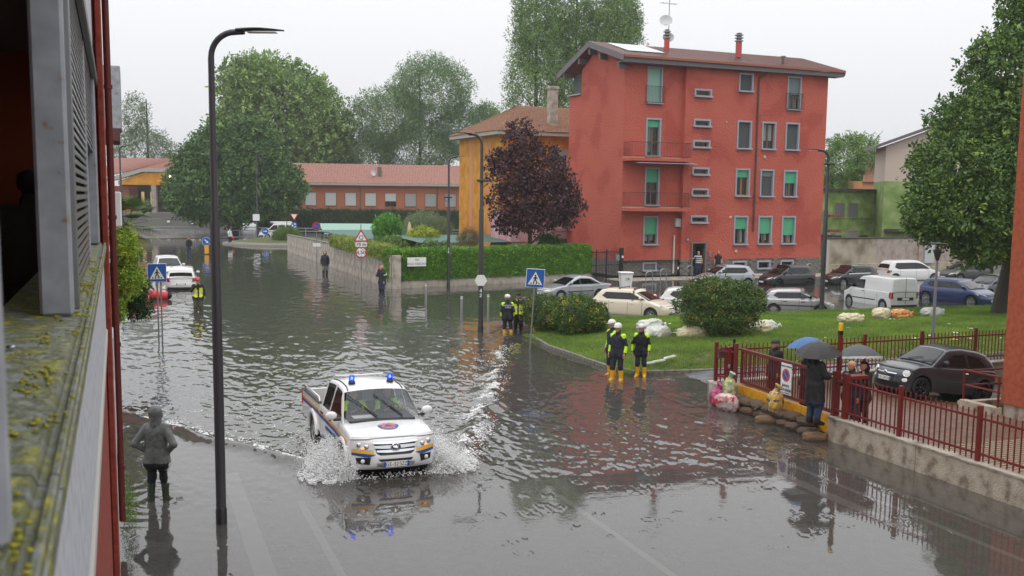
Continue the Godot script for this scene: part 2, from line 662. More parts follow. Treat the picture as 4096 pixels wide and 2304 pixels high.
func wall_holes(st: SurfaceTool, x0: float, x1: float, y0: float, y1: float, holes: Array, z: float, depth: float) -> SurfaceTool:
	# an upright wall facing +z with rectangular openings [x0, x1, y0, y1] and their reveals
	var xs := [x0, x1]
	var ys := [y0, y1]
	for h in holes:
		for v in [h[0], h[1]]:
			if v > x0 and v < x1 and not xs.has(v): xs.append(v)
		for v in [h[2], h[3]]:
			if v > y0 and v < y1 and not ys.has(v): ys.append(v)
	xs.sort()
	ys.sort()
	for i in xs.size() - 1:
		for j in ys.size() - 1:
			var c := Vector2((xs[i] + xs[i + 1]) * 0.5, (ys[j] + ys[j + 1]) * 0.5)
			var open := false
			for h in holes:
				if c.x > h[0] and c.x < h[1] and c.y > h[2] and c.y < h[3]: open = true
			if not open: quad(st, Vector3(xs[i], ys[j], z), Vector3(xs[i + 1], ys[j], z), Vector3(xs[i + 1], ys[j + 1], z), Vector3(xs[i], ys[j + 1], z))
	for h in holes:
		var a := Vector3(h[0], h[2], z)
		var b := Vector3(h[1], h[2], z)
		var c := Vector3(h[1], h[3], z)
		var d := Vector3(h[0], h[3], z)
		var k := Vector3(0, 0, -depth)
		for e in [[a, b], [b, c], [c, d], [d, a]]: quad(st, e[0], e[0] + k, e[1] + k, e[1])
	return st

func add_window(house: Node3D, called: String, x0: float, x1: float, y0: float, y1: float, z: float, o: Dictionary) -> void:
	# surround, sill, roller shutter, wooden sash with panes and curtains, set into an opening of a wall facing +z
	var w: MeshInstance3D
	var fw: float = o.get("fw", 0.11)
	var st := S()
	for q in [[x0 - 0.01, x0 + fw, y0 + fw, y1], [x1 - fw, x1 + 0.01, y0 + fw, y1]]:
		bevbox(st, Vector3((q[0] + q[1]) * 0.5, (q[2] + q[3]) * 0.5, z - 0.08), Vector3(q[1] - q[0], q[3] - q[2], 0.28), 0.008)
	bevbox(st, Vector3((x0 + x1) * 0.5, y1 - fw * 0.5 + 0.012, z - 0.079), Vector3(x1 - x0 + 0.026, fw + 0.012, 0.284), 0.008)
	w = put(house, called, st, MC.frame_grey)
	st = S()
	bevbox(st, Vector3((x0 + x1) * 0.5, y0 + fw * 0.5, z - 0.02), Vector3(x1 - x0 + 0.08, fw, 0.46), 0.012)
	put(w, "sill", st, MC.frame_grey)
	var ix0 := x0 + fw
	var ix1 := x1 - fw
	var iy0 := y0 + fw
	var iy1 := y1 - fw
	var sh: float = o.get("shutter", 0.0)
	var ys := lerpf(iy1, iy0, sh)
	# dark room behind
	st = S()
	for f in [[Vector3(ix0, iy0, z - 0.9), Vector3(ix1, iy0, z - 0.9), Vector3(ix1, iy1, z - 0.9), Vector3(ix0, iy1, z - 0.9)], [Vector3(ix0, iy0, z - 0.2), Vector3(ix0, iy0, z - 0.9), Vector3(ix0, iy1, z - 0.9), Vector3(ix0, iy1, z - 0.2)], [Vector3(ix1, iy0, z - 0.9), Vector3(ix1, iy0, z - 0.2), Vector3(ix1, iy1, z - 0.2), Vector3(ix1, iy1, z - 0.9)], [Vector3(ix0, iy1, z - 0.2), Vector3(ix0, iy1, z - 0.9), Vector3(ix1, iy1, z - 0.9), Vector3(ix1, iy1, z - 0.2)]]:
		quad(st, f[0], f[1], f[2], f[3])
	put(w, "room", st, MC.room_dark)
	if sh > 0.02:
		var n := maxi(3, roundi((iy1 - ys) / 0.055))
		st = S()
		grid(st, func(u: float, v: float) -> Vector3: return Vector3(lerpf(ix0, ix1, u), lerpf(ys, iy1, v), z - 0.10 + 0.009 * absf(sin(v * n * PI))), 1, n * 3)
		box(st, Vector3((ix0 + ix1) * 0.5, ys - 0.02, z - 0.1), Vector3(ix1 - ix0, 0.04, 0.03))
		put(w, "shutter", st, MC[o.get("shutter_mat", "shutter_green")])
	if sh < 0.98:
		var zf := z - 0.19
		var cols: int = o.get("leaves", 2)
		var sw := 0.075
		st = S()
		box(st, Vector3((ix0 + ix1) * 0.5, iy0 + sw * 0.5, zf), Vector3(ix1 - ix0, sw, 0.05))
		box(st, Vector3((ix0 + ix1) * 0.5, iy1 - sw * 0.5, zf), Vector3(ix1 - ix0, sw, 0.05))
		for k in cols + 1:
			var xx := lerpf(ix0 + sw * 0.5, ix1 - sw * 0.5, float(k) / cols)
			var ww := sw if k == 0 or k == cols else sw * 1.7
			box(st, Vector3(xx, (iy0 + iy1) * 0.5, zf + 0.001), Vector3(ww, iy1 - iy0, 0.05))
		if o.get("bar", false): box(st, Vector3((ix0 + ix1) * 0.5, lerpf(iy0, iy1, 0.38), zf + 0.002), Vector3(ix1 - ix0, sw * 1.3, 0.05))
		put(w, "sash", st, MC[o.get("sash_mat", "sash_brown")])
		for k in cols:
			var a := lerpf(ix0, ix1, float(k) / cols) + sw
			var b := lerpf(ix0, ix1, float(k + 1) / cols) - sw
			st = S()
			quad(st, Vector3(a, iy0 + sw, zf), Vector3(b, iy0 + sw, zf), Vector3(b, iy1 - sw, zf), Vector3(a, iy1 - sw, zf))
			put(w, "pane", st, MC.pane)
		var cu: Array = o.get("curtain", [])
		for c in cu:   # [from x share, to x share, from y share, to y share]
			st = S()
			var ca := lerpf(ix0, ix1, c[0])
			var cb := lerpf(ix0, ix1, c[1])
			var cy := lerpf(iy0, iy1, c[2])
			var cz := lerpf(iy0, iy1, c[3])
			grid(st, func(u: float, v: float) -> Vector3: return Vector3(lerpf(ca, cb, u), lerpf(cy, cz, v), z - 0.27 + 0.022 * sin(u * 22.0 + v)), 16, 2)
			put(w, "curtain", st, MC[o.get("curtain_mat", "curtain_white")])
	if o.get("screen", false):
		st = S()
		quad(st, Vector3(ix0, iy0, z - 0.13), Vector3(ix1, iy0, z - 0.13), Vector3(ix1, ys, z - 0.13), Vector3(ix0, ys, z - 0.13))
		put(w, "insect_screen", st, MC.insect_screen)

func railing(house: Node3D, called: String, pts: Array, y0: float, y1: float, step: float, m: Material) -> MeshInstance3D:
	var st := S()
	for i in pts.size() - 1:
		for yy in [y0, y1]: tube(st, [pts[i] + Vector3(0, yy, 0), pts[i + 1] + Vector3(0, yy, 0)], 0.018, 6)
	var r := put(house, called, st, m)
	var bs := S()
	tube(bs, [Vector3(0, y0, 0), Vector3(0, y1, 0)], 0.0085, 5)
	var bm := fin(bs)
	for i in pts.size() - 1:
		var n := maxi(1, roundi(pts[i].distance_to(pts[i + 1]) / step))
		for k in n + (1 if i == pts.size() - 2 else 0): put(r, "bar", bm, m, pts[i].lerp(pts[i + 1], float(k) / n))
	return r

func red_house() -> void:
	tmat("red_plaster", ntex(41, 0.0042, ["#a4483a", "#a94d3f", "#b25646", "#b85e4e"], [0.0, 0.3, 0.38, 0.9], 5, 1024), 0.055, 0.85, nbump(42, 0.2, 3.0), 0.35, false)
	mat("frame_grey", "9a9fab", 0.7)
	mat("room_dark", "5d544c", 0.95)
	mat("shutter_green", "4fa57c", 0.55)
	mat("shutter_pale", "8fb5a4", 0.55)
	mat("shutter_grey", "6f7a78", 0.6)
	mat("sash_brown", "6b5138", 0.6)
	mat("sash_ochre", "8f7242", 0.6)
	mat("curtain_white", "cfd3d0", 0.9)
	mat("insect_screen", "4a4d50", 0.85)
	mat("roof_brown", "71504a", 0.35)
	mat("fascia", "6a6468", 0.55)
	mat("iron", "2c2a2d", 0.5, 0.3)
	mat("solar", "b9c4d0", 0.08)
	mat("slab_pale", "b9a08a", 0.8)
	tmat("split_stone", ntex(43, 0.03, ["#5f5d5a", "#7b7875", "#97938e"], [0.2, 0.5, 0.8], 5), 0.6, 0.9, nbump(44, 0.08, 10.0), 1.0, false)
	var pane := mat("pane", "1a2126", 0.03)
	pane.albedo_color = Color(0.10, 0.12, 0.13, 0.35)
	pane.transparency = BaseMaterial3D.TRANSPARENCY_ALPHA
	var h := thing("apartment_house", "red plastered apartment house of four storeys with green shutters and two balconies", "house", Vector3(32.95, 0.1, -69.18), deg_to_rad(4.7))
	var zm := 0.35
	var um := -0.22
	# [x0, x1, y0, y1, options]
	var wl := [[1.84, 3.10, 12.25, 14.83, {"shutter": 0.99, "shutter_mat": "shutter_pale"}], [1.84, 3.08, 8.52, 11.25, {"shutter": 0.19, "bar": true, "curtain": [[0.02, 0.5, 0.1, 0.9]], "curtain_mat": "curtain_grey"}], [1.85, 3.07, 5.02, 7.78, {"shutter": 0.36, "bar": true, "sash_mat": "sash_brown"}], [1.82, 3.05, 2.2, 4.31, {"shutter": 0.62, "curtain": [[0.03, 0.42, 0.1, 1.0], [0.5, 0.86, 0.12, 1.0]]}]]
	mat("curtain_grey", "93a19c", 0.9)
	var wm := [
		[9.68, 10.95, 13.42, 14.79, {"screen": true, "curtain": [[0.0, 0.9, 0.0, 1.0]], "curtain_mat": "curtain_grey"}],
		[9.68, 10.97, 9.25, 11.35, {"screen": true, "curtain": [[0.0, 0.38, 0.36, 1.0], [0.45, 0.92, 0.36, 1.0]]}],
		[9.68, 10.97, 5.76, 7.84, {"shutter": 0.26, "sash_mat": "sash_ochre"}],
		[9.68, 10.95, 2.17, 4.35, {"shutter": 0.42, "curtain": [[0.0, 0.2, 0.05, 1.0], [0.42, 0.82, 0.05, 1.0]]}],
		[11.92, 13.2, 9.27, 11.35, {"curtain": [[0.03, 0.46, 0.33, 1.0], [0.53, 0.93, 0.33, 1.0]]}],
		[11.92, 13.19, 5.76, 7.83, {"shutter": 0.2, "screen": true, "shutter_mat": "shutter_grey", "curtain": [[0.1, 0.9, 0.0, 1.0]], "curtain_mat": "curtain_grey"}],
		[11.9, 13.19, 2.17, 4.35, {"shutter": 0.6, "curtain": [[0.0, 0.3, 0.2, 1.0], [0.4, 0.82, 0.12, 1.0]]}],
		[14.1, 15.4, 12.3, 14.81, {"shutter": 0.52, "shutter_mat": "shutter_grey", "bar": true, "curtain": [[0.1, 0.9, 0.0, 1.0]], "curtain_mat": "curtain_grey"}],
		[14.1, 15.4, 9.28, 11.37, {"screen": true, "leaves": 1}],
		[14.1, 15.38, 5.76, 7.82, {"shutter": 0.45, "curtain": [[0.35, 0.7, 0.0, 1.0]], "curtain_mat": "curtain_grey"}],
		[14.1, 15.4, 2.18, 4.35, {"shutter": 0.67, "curtain": [[0.05, 0.35, 0.05, 1.0], [0.45, 0.9, 0.05, 1.0]]}]]
	for y in [12.87, 10.73, 9.22, 7.26, 5.74, 3.77]: wm.append([5.84, 7.31, y, y + 0.59, {"leaves": 1, "sash_mat": "sash_ochre", "fw": 0.12}])
	var bl := [[1.84, 3.02, 0.32, 0.98, {"leaves": 1, "sash_mat": "black_plastic"}]]
	var bm := [[9.69, 10.94, 0.33, 0.98, {"leaves": 1, "sash_mat": "black_plastic"}], [11.95, 13.17, 0.33, 0.98, {"leaves": 1, "sash_mat": "black_plastic"}], [14.13, 15.35, 0.33, 0.98, {"leaves": 1, "sash_mat": "black_plastic"}]]
	var door := [5.96, 7.27, 0.0, 2.42]
	# walls above the stone base
	var st := S()
	var yt := 15.25
	wall_holes(st, 0.0, 5.1 + um, 1.15, yt, wl.map(func(q): return q.slice(0, 4)), 0.0, 0.24)
	var hm := (wm + bm).map(func(q): return [q[0] + um, q[1] + um, q[2], q[3]])
	hm.append([door[0] + um, door[1] + um, 0.0, door[3]])
	wall_holes(st, 5.1 + um, 17.95 + um, 1.15, yt, hm.filter(func(q): return q[3] > 1.2), zm, 0.24)
	quad(st, Vector3(5.1 + um, 1.15, 0.0), Vector3(5.1 + um, 1.15, zm), Vector3(5.1 + um, yt, zm), Vector3(5.1 + um, yt, 0.0))
	var D := 8.35
	# gable side, with the loggia cut into its upper far corner
	for q in [[0.0, 6.4, 1.15, 13.3], [0.0, 6.4, 13.3, 15.1], [6.4, D, 1.15, 13.3]]:
		quad(st, Vector3(0, q[2], -q[1]), Vector3(0, q[2], -q[0]), Vector3(0, q[3], -q[0]), Vector3(0, q[3], -q[1]))
	tri(st, Vector3(0, 15.1, -6.4), Vector3(0, 15.1, 0), Vector3(0, 16.35, -4.2))
	var W := 17.95 + um
	quad(st, Vector3(W, 1.15, zm), Vector3(W, 1.15, -D), Vector3(W, yt, -D), Vector3(W, yt, zm))
	tri(st, Vector3(W, yt, zm), Vector3(W, yt, -D), Vector3(W, 16.4, -4.2))
	quad(st, Vector3(W, 0, -D), Vector3(0, 0, -D), Vector3(0, 13.3, -D), Vector3(W, yt, -D))
	put(h, "wall", st, MC.red_plaster)
	st = S()
	quad(st, Vector3(0.02, 13.3, -6.4), Vector3(3.0, 13.3, -6.4), Vector3(3.0, 15.2, -6.4), Vector3(0.02, 15.2, -6.4))
	quad(st, Vector3(0.35, 13.3, -D), Vector3(0.35, 13.3, -6.4), Vector3(0.35, 15.0, -6.4), Vector3(0.35, 14.9, -D))
	put(h, "loggia_screen", st, mat("loggia_dark", "5c5f5d", 0.8))
	st = S()
	bevbox(st, Vector3(0.05, 13.36, -7.4), Vector3(0.4, 0.1, 2.0), 0.01)
	put(h, "loggia_sill", st, MC.frame_grey)
	# stone base: split-faced blocks in courses
	var base := S()
	var bh := 0.19
	var holes_b: Array = bl.map(func(q): return q.slice(0, 4)) + hm.filter(func(q): return q[2] < 1.2)
	var bmesh := []
	for k in 4:
		var b2 := S()
		bevbox(b2, Vector3.ZERO, Vector3(0.415, bh - 0.012, 0.2), 0.014)
		bmesh.append(fin(b2))
	quad(base, Vector3(0.0, 0, -0.06), Vector3(5.1 + um, 0, -0.06), Vector3(5.1 + um, 1.15, -0.06), Vector3(0.0, 1.15, -0.06))
	wall_holes(base, 5.1 + um, W, 0, 1.15, hm.filter(func(q): return q[2] < 1.2), zm - 0.06, 0.3)
	quad(base, Vector3(0.06, 0, -D), Vector3(0.06, 0, 0), Vector3(0.06, 1.15, 0), Vector3(0.06, 1.15, -D))
	quad(base, Vector3(0.06, 1.149, -D), Vector3(W, 1.149, -D), Vector3(W, 1.149, zm - 0.06), Vector3(0.06, 1.149, zm - 0.06))
	var bnode := put(h, "stone_base", base, MC.split_stone)
	var rest := S()
	var placed := 0
	for row in 6:
		var y := bh * (row + 0.5)
		var x := -0.21 if row % 2 else 0.0
		while x < W:
			var c := x + 0.2075
			var zz := 0.0 if c < 5.1 + um else zm
			var hit := c < 0.05 or c > W - 0.05 or absf(c - 5.1 - um) < 0.1
			for q in holes_b:
				if c + 0.2 > q[0] - 0.04 and c - 0.2 < q[1] + 0.04 and y + 0.09 > q[2] and y - 0.09 < q[3]: hit = true
			if not hit and placed < 290:
				put(bnode, "stone_block", bmesh[rg.randi() % 4], MC["split_stone"], Vector3(c, y, zz - 0.09 + rg.randf_range(-0.012, 0.012)))
				placed += 1
			x += 0.42
		for k in 20: bevbox(rest, Vector3(0.09, y, -0.2 - k * 0.41 - (0.2 if row % 2 else 0.0)), Vector3(0.2, bh - 0.012, 0.4), 0.014)
	stuff(put(bnode, "side_stones", rest, MC.split_stone))
	for q in wl: add_window(h, "window", q[0], q[1], q[2], q[3], 0.0, q[4])
	for q in wm + bm: add_window(h, "window", q[0] + um, q[1] + um, q[2], q[3], zm, q[4])
	for q in bl: add_window(h, "window", q[0], q[1], q[2], q[3], 0.0, q[4])
	# entrance
	st = S()
	var dx0: float = door[0] + um
	var dx1: float = door[1] + um
	for q in [[dx0 - 0.02, dx0 + 0.1], [dx1 - 0.1, dx1 + 0.02]]: box(st, Vector3((q[0] + q[1]) * 0.5, 1.21, zm - 0.05), Vector3(q[1] - q[0], 2.42, 0.3))
	box(st, Vector3((dx0 + dx1) * 0.5, 2.38, zm - 0.049), Vector3(dx1 - dx0 - 0.2, 0.09, 0.3))
	put(h, "door_frame", st, MC.split_stone)
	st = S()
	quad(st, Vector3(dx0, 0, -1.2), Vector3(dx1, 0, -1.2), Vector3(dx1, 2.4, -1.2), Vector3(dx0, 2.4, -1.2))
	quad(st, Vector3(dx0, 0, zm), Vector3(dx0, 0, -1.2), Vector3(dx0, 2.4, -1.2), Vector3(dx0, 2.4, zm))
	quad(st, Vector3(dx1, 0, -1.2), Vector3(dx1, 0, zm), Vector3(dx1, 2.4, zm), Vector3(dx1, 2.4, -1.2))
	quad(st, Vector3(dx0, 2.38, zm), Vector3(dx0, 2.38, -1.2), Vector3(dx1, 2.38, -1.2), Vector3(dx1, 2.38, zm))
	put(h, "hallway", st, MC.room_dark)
	st = S()
	box(st, Vector3(dx0 + 0.33, 1.17, zm - 0.26), Vector3(0.5, 2.3, 0.05))
	var dr := put(h, "door", st, mat("door_dark", "2a2a2c", 0.5))
	for k in 5:
		st = S()
		box(st, Vector3(dx0 + 0.13 + k * 0.1, 1.4, zm - 0.23), Vector3(0.02, 1.6, 0.02))
		put(dr, "bar", st, MC.iron)
	# roof
	var e0 := -0.62
	var e1 := 19.0 + um
	var prof := [Vector2(0.95, 15.42), Vector2(-4.2, 16.92), Vector2(-9.3, 15.05)]
	st = S()
	for i in 2:
		var a: Vector2 = prof[i]
		var b: Vector2 = prof[i + 1]
		quad(st, Vector3(e0, a.y, a.x), Vector3(e1, a.y, a.x), Vector3(e1, b.y, b.x), Vector3(e0, b.y, b.x))
		quad(st, Vector3(e0, b.y - 0.16, b.x), Vector3(e1, b.y - 0.16, b.x), Vector3(e1, a.y - 0.16, a.x), Vector3(e0, a.y - 0.16, a.x))
	var roof := put(h, "roof", st, MC.roof_brown)
	var rib := S()
	box(rib, Vector3.ZERO, Vector3(0.035, 0.035, 5.3))
	var ribm := fin(rib)
	var slope := atan2(1.5, 5.15)
	for k in 78:
		put(roof, "roof_rib", ribm, MC.roof_brown, Vector3(e0 + 0.15 + k * 0.247, 16.185, -1.65), Basis(Vector3.RIGHT, slope))
	st = S()
	box(st, Vector3((e0 + e1) * 0.5, 15.34, 0.98), Vector3(e1 - e0, 0.16, 0.12))
	put(roof, "gutter", st, mat("gutter_red", "94543f", 0.45))
	st = S()
	box(st, Vector3((e0 + e1) * 0.5, 15.1, 0.86), Vector3(e1 - e0 - 0.02, 0.32, 0.06))
	box(st, Vector3((e0 + e1) * 0.5, 14.98, 0.36), Vector3(e1 - e0 - 0.02, 0.06, 1.0))
	for x in [e0 - 0.03, e1 + 0.03]:
		for i in 2:
			var a: Vector2 = prof[i]
			var b: Vector2 = prof[i + 1]
			var c := (a + b) * 0.5
			box(st, Vector3(x, c.y - 0.2, c.x), Vector3(0.07, 0.42, a.distance_to(b) + 0.05), Basis(Vector3.RIGHT, atan2(b.y - a.y, a.x - b.x)))
	put(roof, "fascia", st, MC.fascia)
	for zz in [0.1, -2.6, -4.2, -5.8, -8.2]:
		st = S()
		box(st, Vector3(-0.3, 16.2 - absf(zz + 4.2) * 0.33, zz), Vector3(0.62, 0.42, 0.16))
		put(roof, "purlin", st, MC.fascia)
	for c in [[4.9, -2.4, 0.4, 1.1], [10.6, -1.4, 0.46, 1.2]]:
		st = S()
		box(st, Vector3(c[0], 16.75, c[1]), Vector3(c[2] * 0.72, c[3], c[2] * 0.72))
		var ch := put(roof, "chimney", st, mat("chimney_red", "b2524c", 0.8))
		for k in 3:
			st = S()
			bevbox(st, Vector3(c[0], 17.02 + c[3] * 0.3 + k * 0.21, c[1]), Vector3(c[2] * 1.05, 0.1, c[2] * 1.05), 0.02)
			put(ch, "cowl", st, mat("concrete_cowl", "8d8f90", 0.8))
		st = S()
		box(st, Vector3(c[0], 17.3 + c[3] * 0.3, c[1]), Vector3(c[2] * 0.6, 0.6, c[2] * 0.6))
		put(ch, "flue", st, MC.room_dark)
	st = S()
	lathe(st, [Vector2(0.0, 0), Vector2(0.11, 0), Vector2(0.11, 0.55), Vector2(0.2, 0.56), Vector2(0.2, 0.66), Vector2(0.0, 0.68)], 12, Transform3D(Basis(), Vector3(13.9, 15.7, -0.3)))
	put(roof, "vent_pipe", st, MC.concrete)
	for k in 6:
		st = S()
		bevbox(st, Vector3(0, 0, 0), Vector3(0.98, 0.04, 1.55), 0.01)
		put(roof, "solar_panel", st, MC.solar, Vector3(1.1 + (k % 3) * 1.03, 16.62 - 0.46 * (k / 3), -2.95 + 1.6 * (k / 3)), Basis(Vector3.RIGHT, slope))
	# aerial mast with dishes
	st = S()
	tube(st, [Vector3(5.35, 16.4, -2.9), Vector3(5.35, 20.6, -2.9)], 0.035, 6)
	for y in [19.9, 20.3, 20.55]: tube(st, [Vector3(4.6, y, -2.9), Vector3(6.0, y, -2.9)], 0.02, 5)
	for x in [4.7, 5.0, 5.6, 5.9]: tube(st, [Vector3(x, 19.9, -3.2), Vector3(x, 19.9, -2.6)], 0.012, 4)
	var mast := put(roof, "aerial_mast", st, MC.steel)
	for q in [[4.95, 18.55, 0.48], [5.2, 17.35, 0.42]]:
		st = S()
		var di := []
		for k in 7: di.append(Vector2(0.0 + q[2] * k / 6.0, 0.14 * pow(k / 6.0, 2.0)))
		lathe(st, di, 20, Transform3D(Basis.from_euler(Vector3(deg_to_rad(62), deg_to_rad(-28), 0)), Vector3(q[0], q[1], -2.7)))
		tube(st, [Vector3(q[0], q[1] - q[2] * 0.6, -2.5), Vector3(q[0] - 0.45, q[1] - 0.3, -2.1)], 0.02, 5)
		put(mast, "dish", st, mat("dish_grey", "b9bcc0", 0.5))
	# balconies
	for b in [[8.42, true], [4.9, false]]:
		st = S()
		bevbox(st, Vector3(2.5, b[0] - 0.12, 0.62), Vector3(5.1, 0.22, 1.24), 0.01)
		var bal := put(h, "balcony", st, MC.red_plaster)
		st = S()
		box(st, Vector3(2.5, b[0] + 0.04, 0.04), Vector3(5.0, 0.09, 0.05))
		put(bal, "tile_skirting", st, MC.slab_pale)
		railing(bal, "railing", [Vector3(0.06, b[0], 0.05), Vector3(0.06, b[0], 1.2), Vector3(4.95, b[0], 1.2), Vector3(4.95, b[0], 0.4)], 0.12, 1.08, 0.125, MC.iron)
		if b[1]:
			st = S()
			box(st, Vector3(2.9, b[0] - 0.32, 0.95), Vector3(5.0, 0.03, 1.0), Basis(Vector3.RIGHT, 0.12))
			put(bal, "awning", st, MC.frame_grey)
	for q in [[2.47, 12.3, 0.0], [14.75 + um, 12.35, zm]]:
		railing(h, "balconette_railing", [Vector3(q[0] - 0.75, q[1], q[2] + 0.05), Vector3(q[0] - 0.75, q[1], q[2] + 0.22), Vector3(q[0] + 0.75, q[1], q[2] + 0.22), Vector3(q[0] + 0.75, q[1], q[2] + 0.05)], 0.06, 1.18, 0.12, MC.iron)
	# drainpipes, meter box, house number, small fittings
	st = S()
	tube(st, [Vector3(12.0 + um, 15.1, 0.8), Vector3(11.9 + um, 14.75, zm + 0.4), Vector3(11.45 + um, 14.55, zm + 0.09), Vector3(11.42 + um, 14.2, zm + 0.09), Vector3(11.42 + um, 3.2, zm + 0.09)], 0.07, 8)
	put(h, "drainpipe", st, mat("pipe_brown", "54383a", 0.5))
	st = S()
	tube(st, [Vector3(4.42, 0.15, 0.09), Vector3(4.42, 2.95, 0.09)], 0.075, 8)
	put(h, "white_pipe", st, mat("pipe_white", "c4bdb4", 0.6))
	st = S()
	tube(st, [Vector3(4.75, 0.15, 0.05), Vector3(4.75, 1.3, 0.05)], 0.03, 6)
	put(h, "thin_pipe", st, MC.steel)
	st = S()
	bevbox(st, Vector3(4.65, 3.85, 0.12), Vector3(0.46, 0.62, 0.24), 0.02)
	put(h, "meter_box", st, mat("box_white", "b4b6b5", 0.6))
	st = S()
	bevbox(st, Vector3(5.62 + um, 2.62, zm + 0.02), Vector3(0.28, 0.22, 0.04), 0.005)
	var hn := put(h, "house_number", st, MC.ink)
	text(hn, "digits", "56", 0.17, MC.sign_white, Vector3(5.62 + um, 2.62, zm + 0.045))
	for q in [[9.35, 4.25, 0.11], [9.95, 1.72, 0.13], [12.25, 8.75, 0.13], [8.7, 11.2, 0.06]]:
		st = S()
		lathe(st, [Vector2(q[2], 0), Vector2(q[2], 0.05), Vector2(q[2] * 0.6, 0.07), Vector2(0, 0.06)], 14, Transform3D(Basis(Vector3.RIGHT, PI / 2), Vector3(q[0] + um, q[1], zm)))
		put(h, "vent_cap", st, mat("vent_cream", "b9ac90", 0.7))
	st = S()
	box(st, Vector3(7.62 + um, 1.55, zm + 0.03), Vector3(0.22, 0.4, 0.06))
	put(h, "intercom", st, MC.steel)

func boxpart(parent: Node, called: String, c: Vector3, s: Vector3, m: Material, e := 0.0, b := Basis()) -> MeshInstance3D:
	var st := S()
	if e > 0.0: bevbox(st, Vector3.ZERO, s, e)
	else: box(st, Vector3.ZERO, s)
	return put(parent, called, st, m, c, b)

func tiled_slope(st: SurfaceTool, a: Vector3, b: Vector3, c: Vector3, d: Vector3, course: float, wave: float) -> void:
	# courses of pantiles between the eave a-b and the ridge d-c: stepped and rippled
	var n := maxi(2, roundi(a.distance_to(d) / course))
	var m := maxi(2, roundi(a.distance_to(b) / wave)) * 2
	var up := (b - a).cross(d - a).normalized()
	if up.y < 0: up = -up
	for i in n:
		var t0 := float(i) / n
		var t1 := float(i + 1) / n
		var l0 := a.lerp(d, t0)
		var r0 := b.lerp(c, t0)
		var l1 := a.lerp(d, t1)
		var r1 := b.lerp(c, t1)
		for k in m:
			var u0 := float(k) / m
			var u1 := float(k + 1) / m
			var w0 := 0.03 if k % 2 else 0.0
			var w1 := 0.03 - w0
			quad(st, l0.lerp(r0, u0) + up * (0.045 + w0), l0.lerp(r0, u1) + up * (0.045 + w1), l1.lerp(r1, u1) + up * w1, l1.lerp(r1, u0) + up * w0)
			quad(st, l0.lerp(r0, u0) + up * (w0 - 0.03), l0.lerp(r0, u1) + up * (w1 - 0.03), l0.lerp(r0, u1) + up * (0.045 + w1), l0.lerp(r0, u0) + up * (0.045 + w0))

func simple_window(house: Node3D, x0: float, x1: float, y0: float, y1: float, z: float, fill: Material, frame: Material, share := 1.0, called := "window") -> void:
	# a framed opening with a blind that covers its upper share and dark glass below
	var st := S()
	var t := 0.07
	for q in [[x0 - t, x0, y0 - t, y1 + t], [x1, x1 + t, y0 - t, y1 + t], [x0, x1, y0 - t, y0], [x0, x1, y1, y1 + t]]:
		box(st, Vector3((q[0] + q[1]) * 0.5, (q[2] + q[3]) * 0.5, z), Vector3(q[1] - q[0], q[3] - q[2], 0.12))
	var w := put(house, called, st, frame)
	var ys := lerpf(y1, y0, share)
	if share > 0.0:
		st = S()
		grid(st, func(u: float, v: float) -> Vector3: return Vector3(lerpf(x0, x1, u), lerpf(ys, y1, v), z + 0.015 + 0.008 * absf(sin(v * 12.0 * PI))), 1, 36)
		put(w, "blind", st, fill)
	if share < 1.0:
		st = S()
		quad(st, Vector3(x0, y0, z + 0.012), Vector3(x1, y0, z + 0.012), Vector3(x1, ys, z + 0.012), Vector3(x0, ys, z + 0.012))
		put(w, "pane", st, MC.car_glass)
		boxpart(w, "mullion", Vector3((x0 + x1) * 0.5, (y0 + ys) * 0.5, z + 0.03), Vector3(0.05, ys - y0, 0.03), frame)

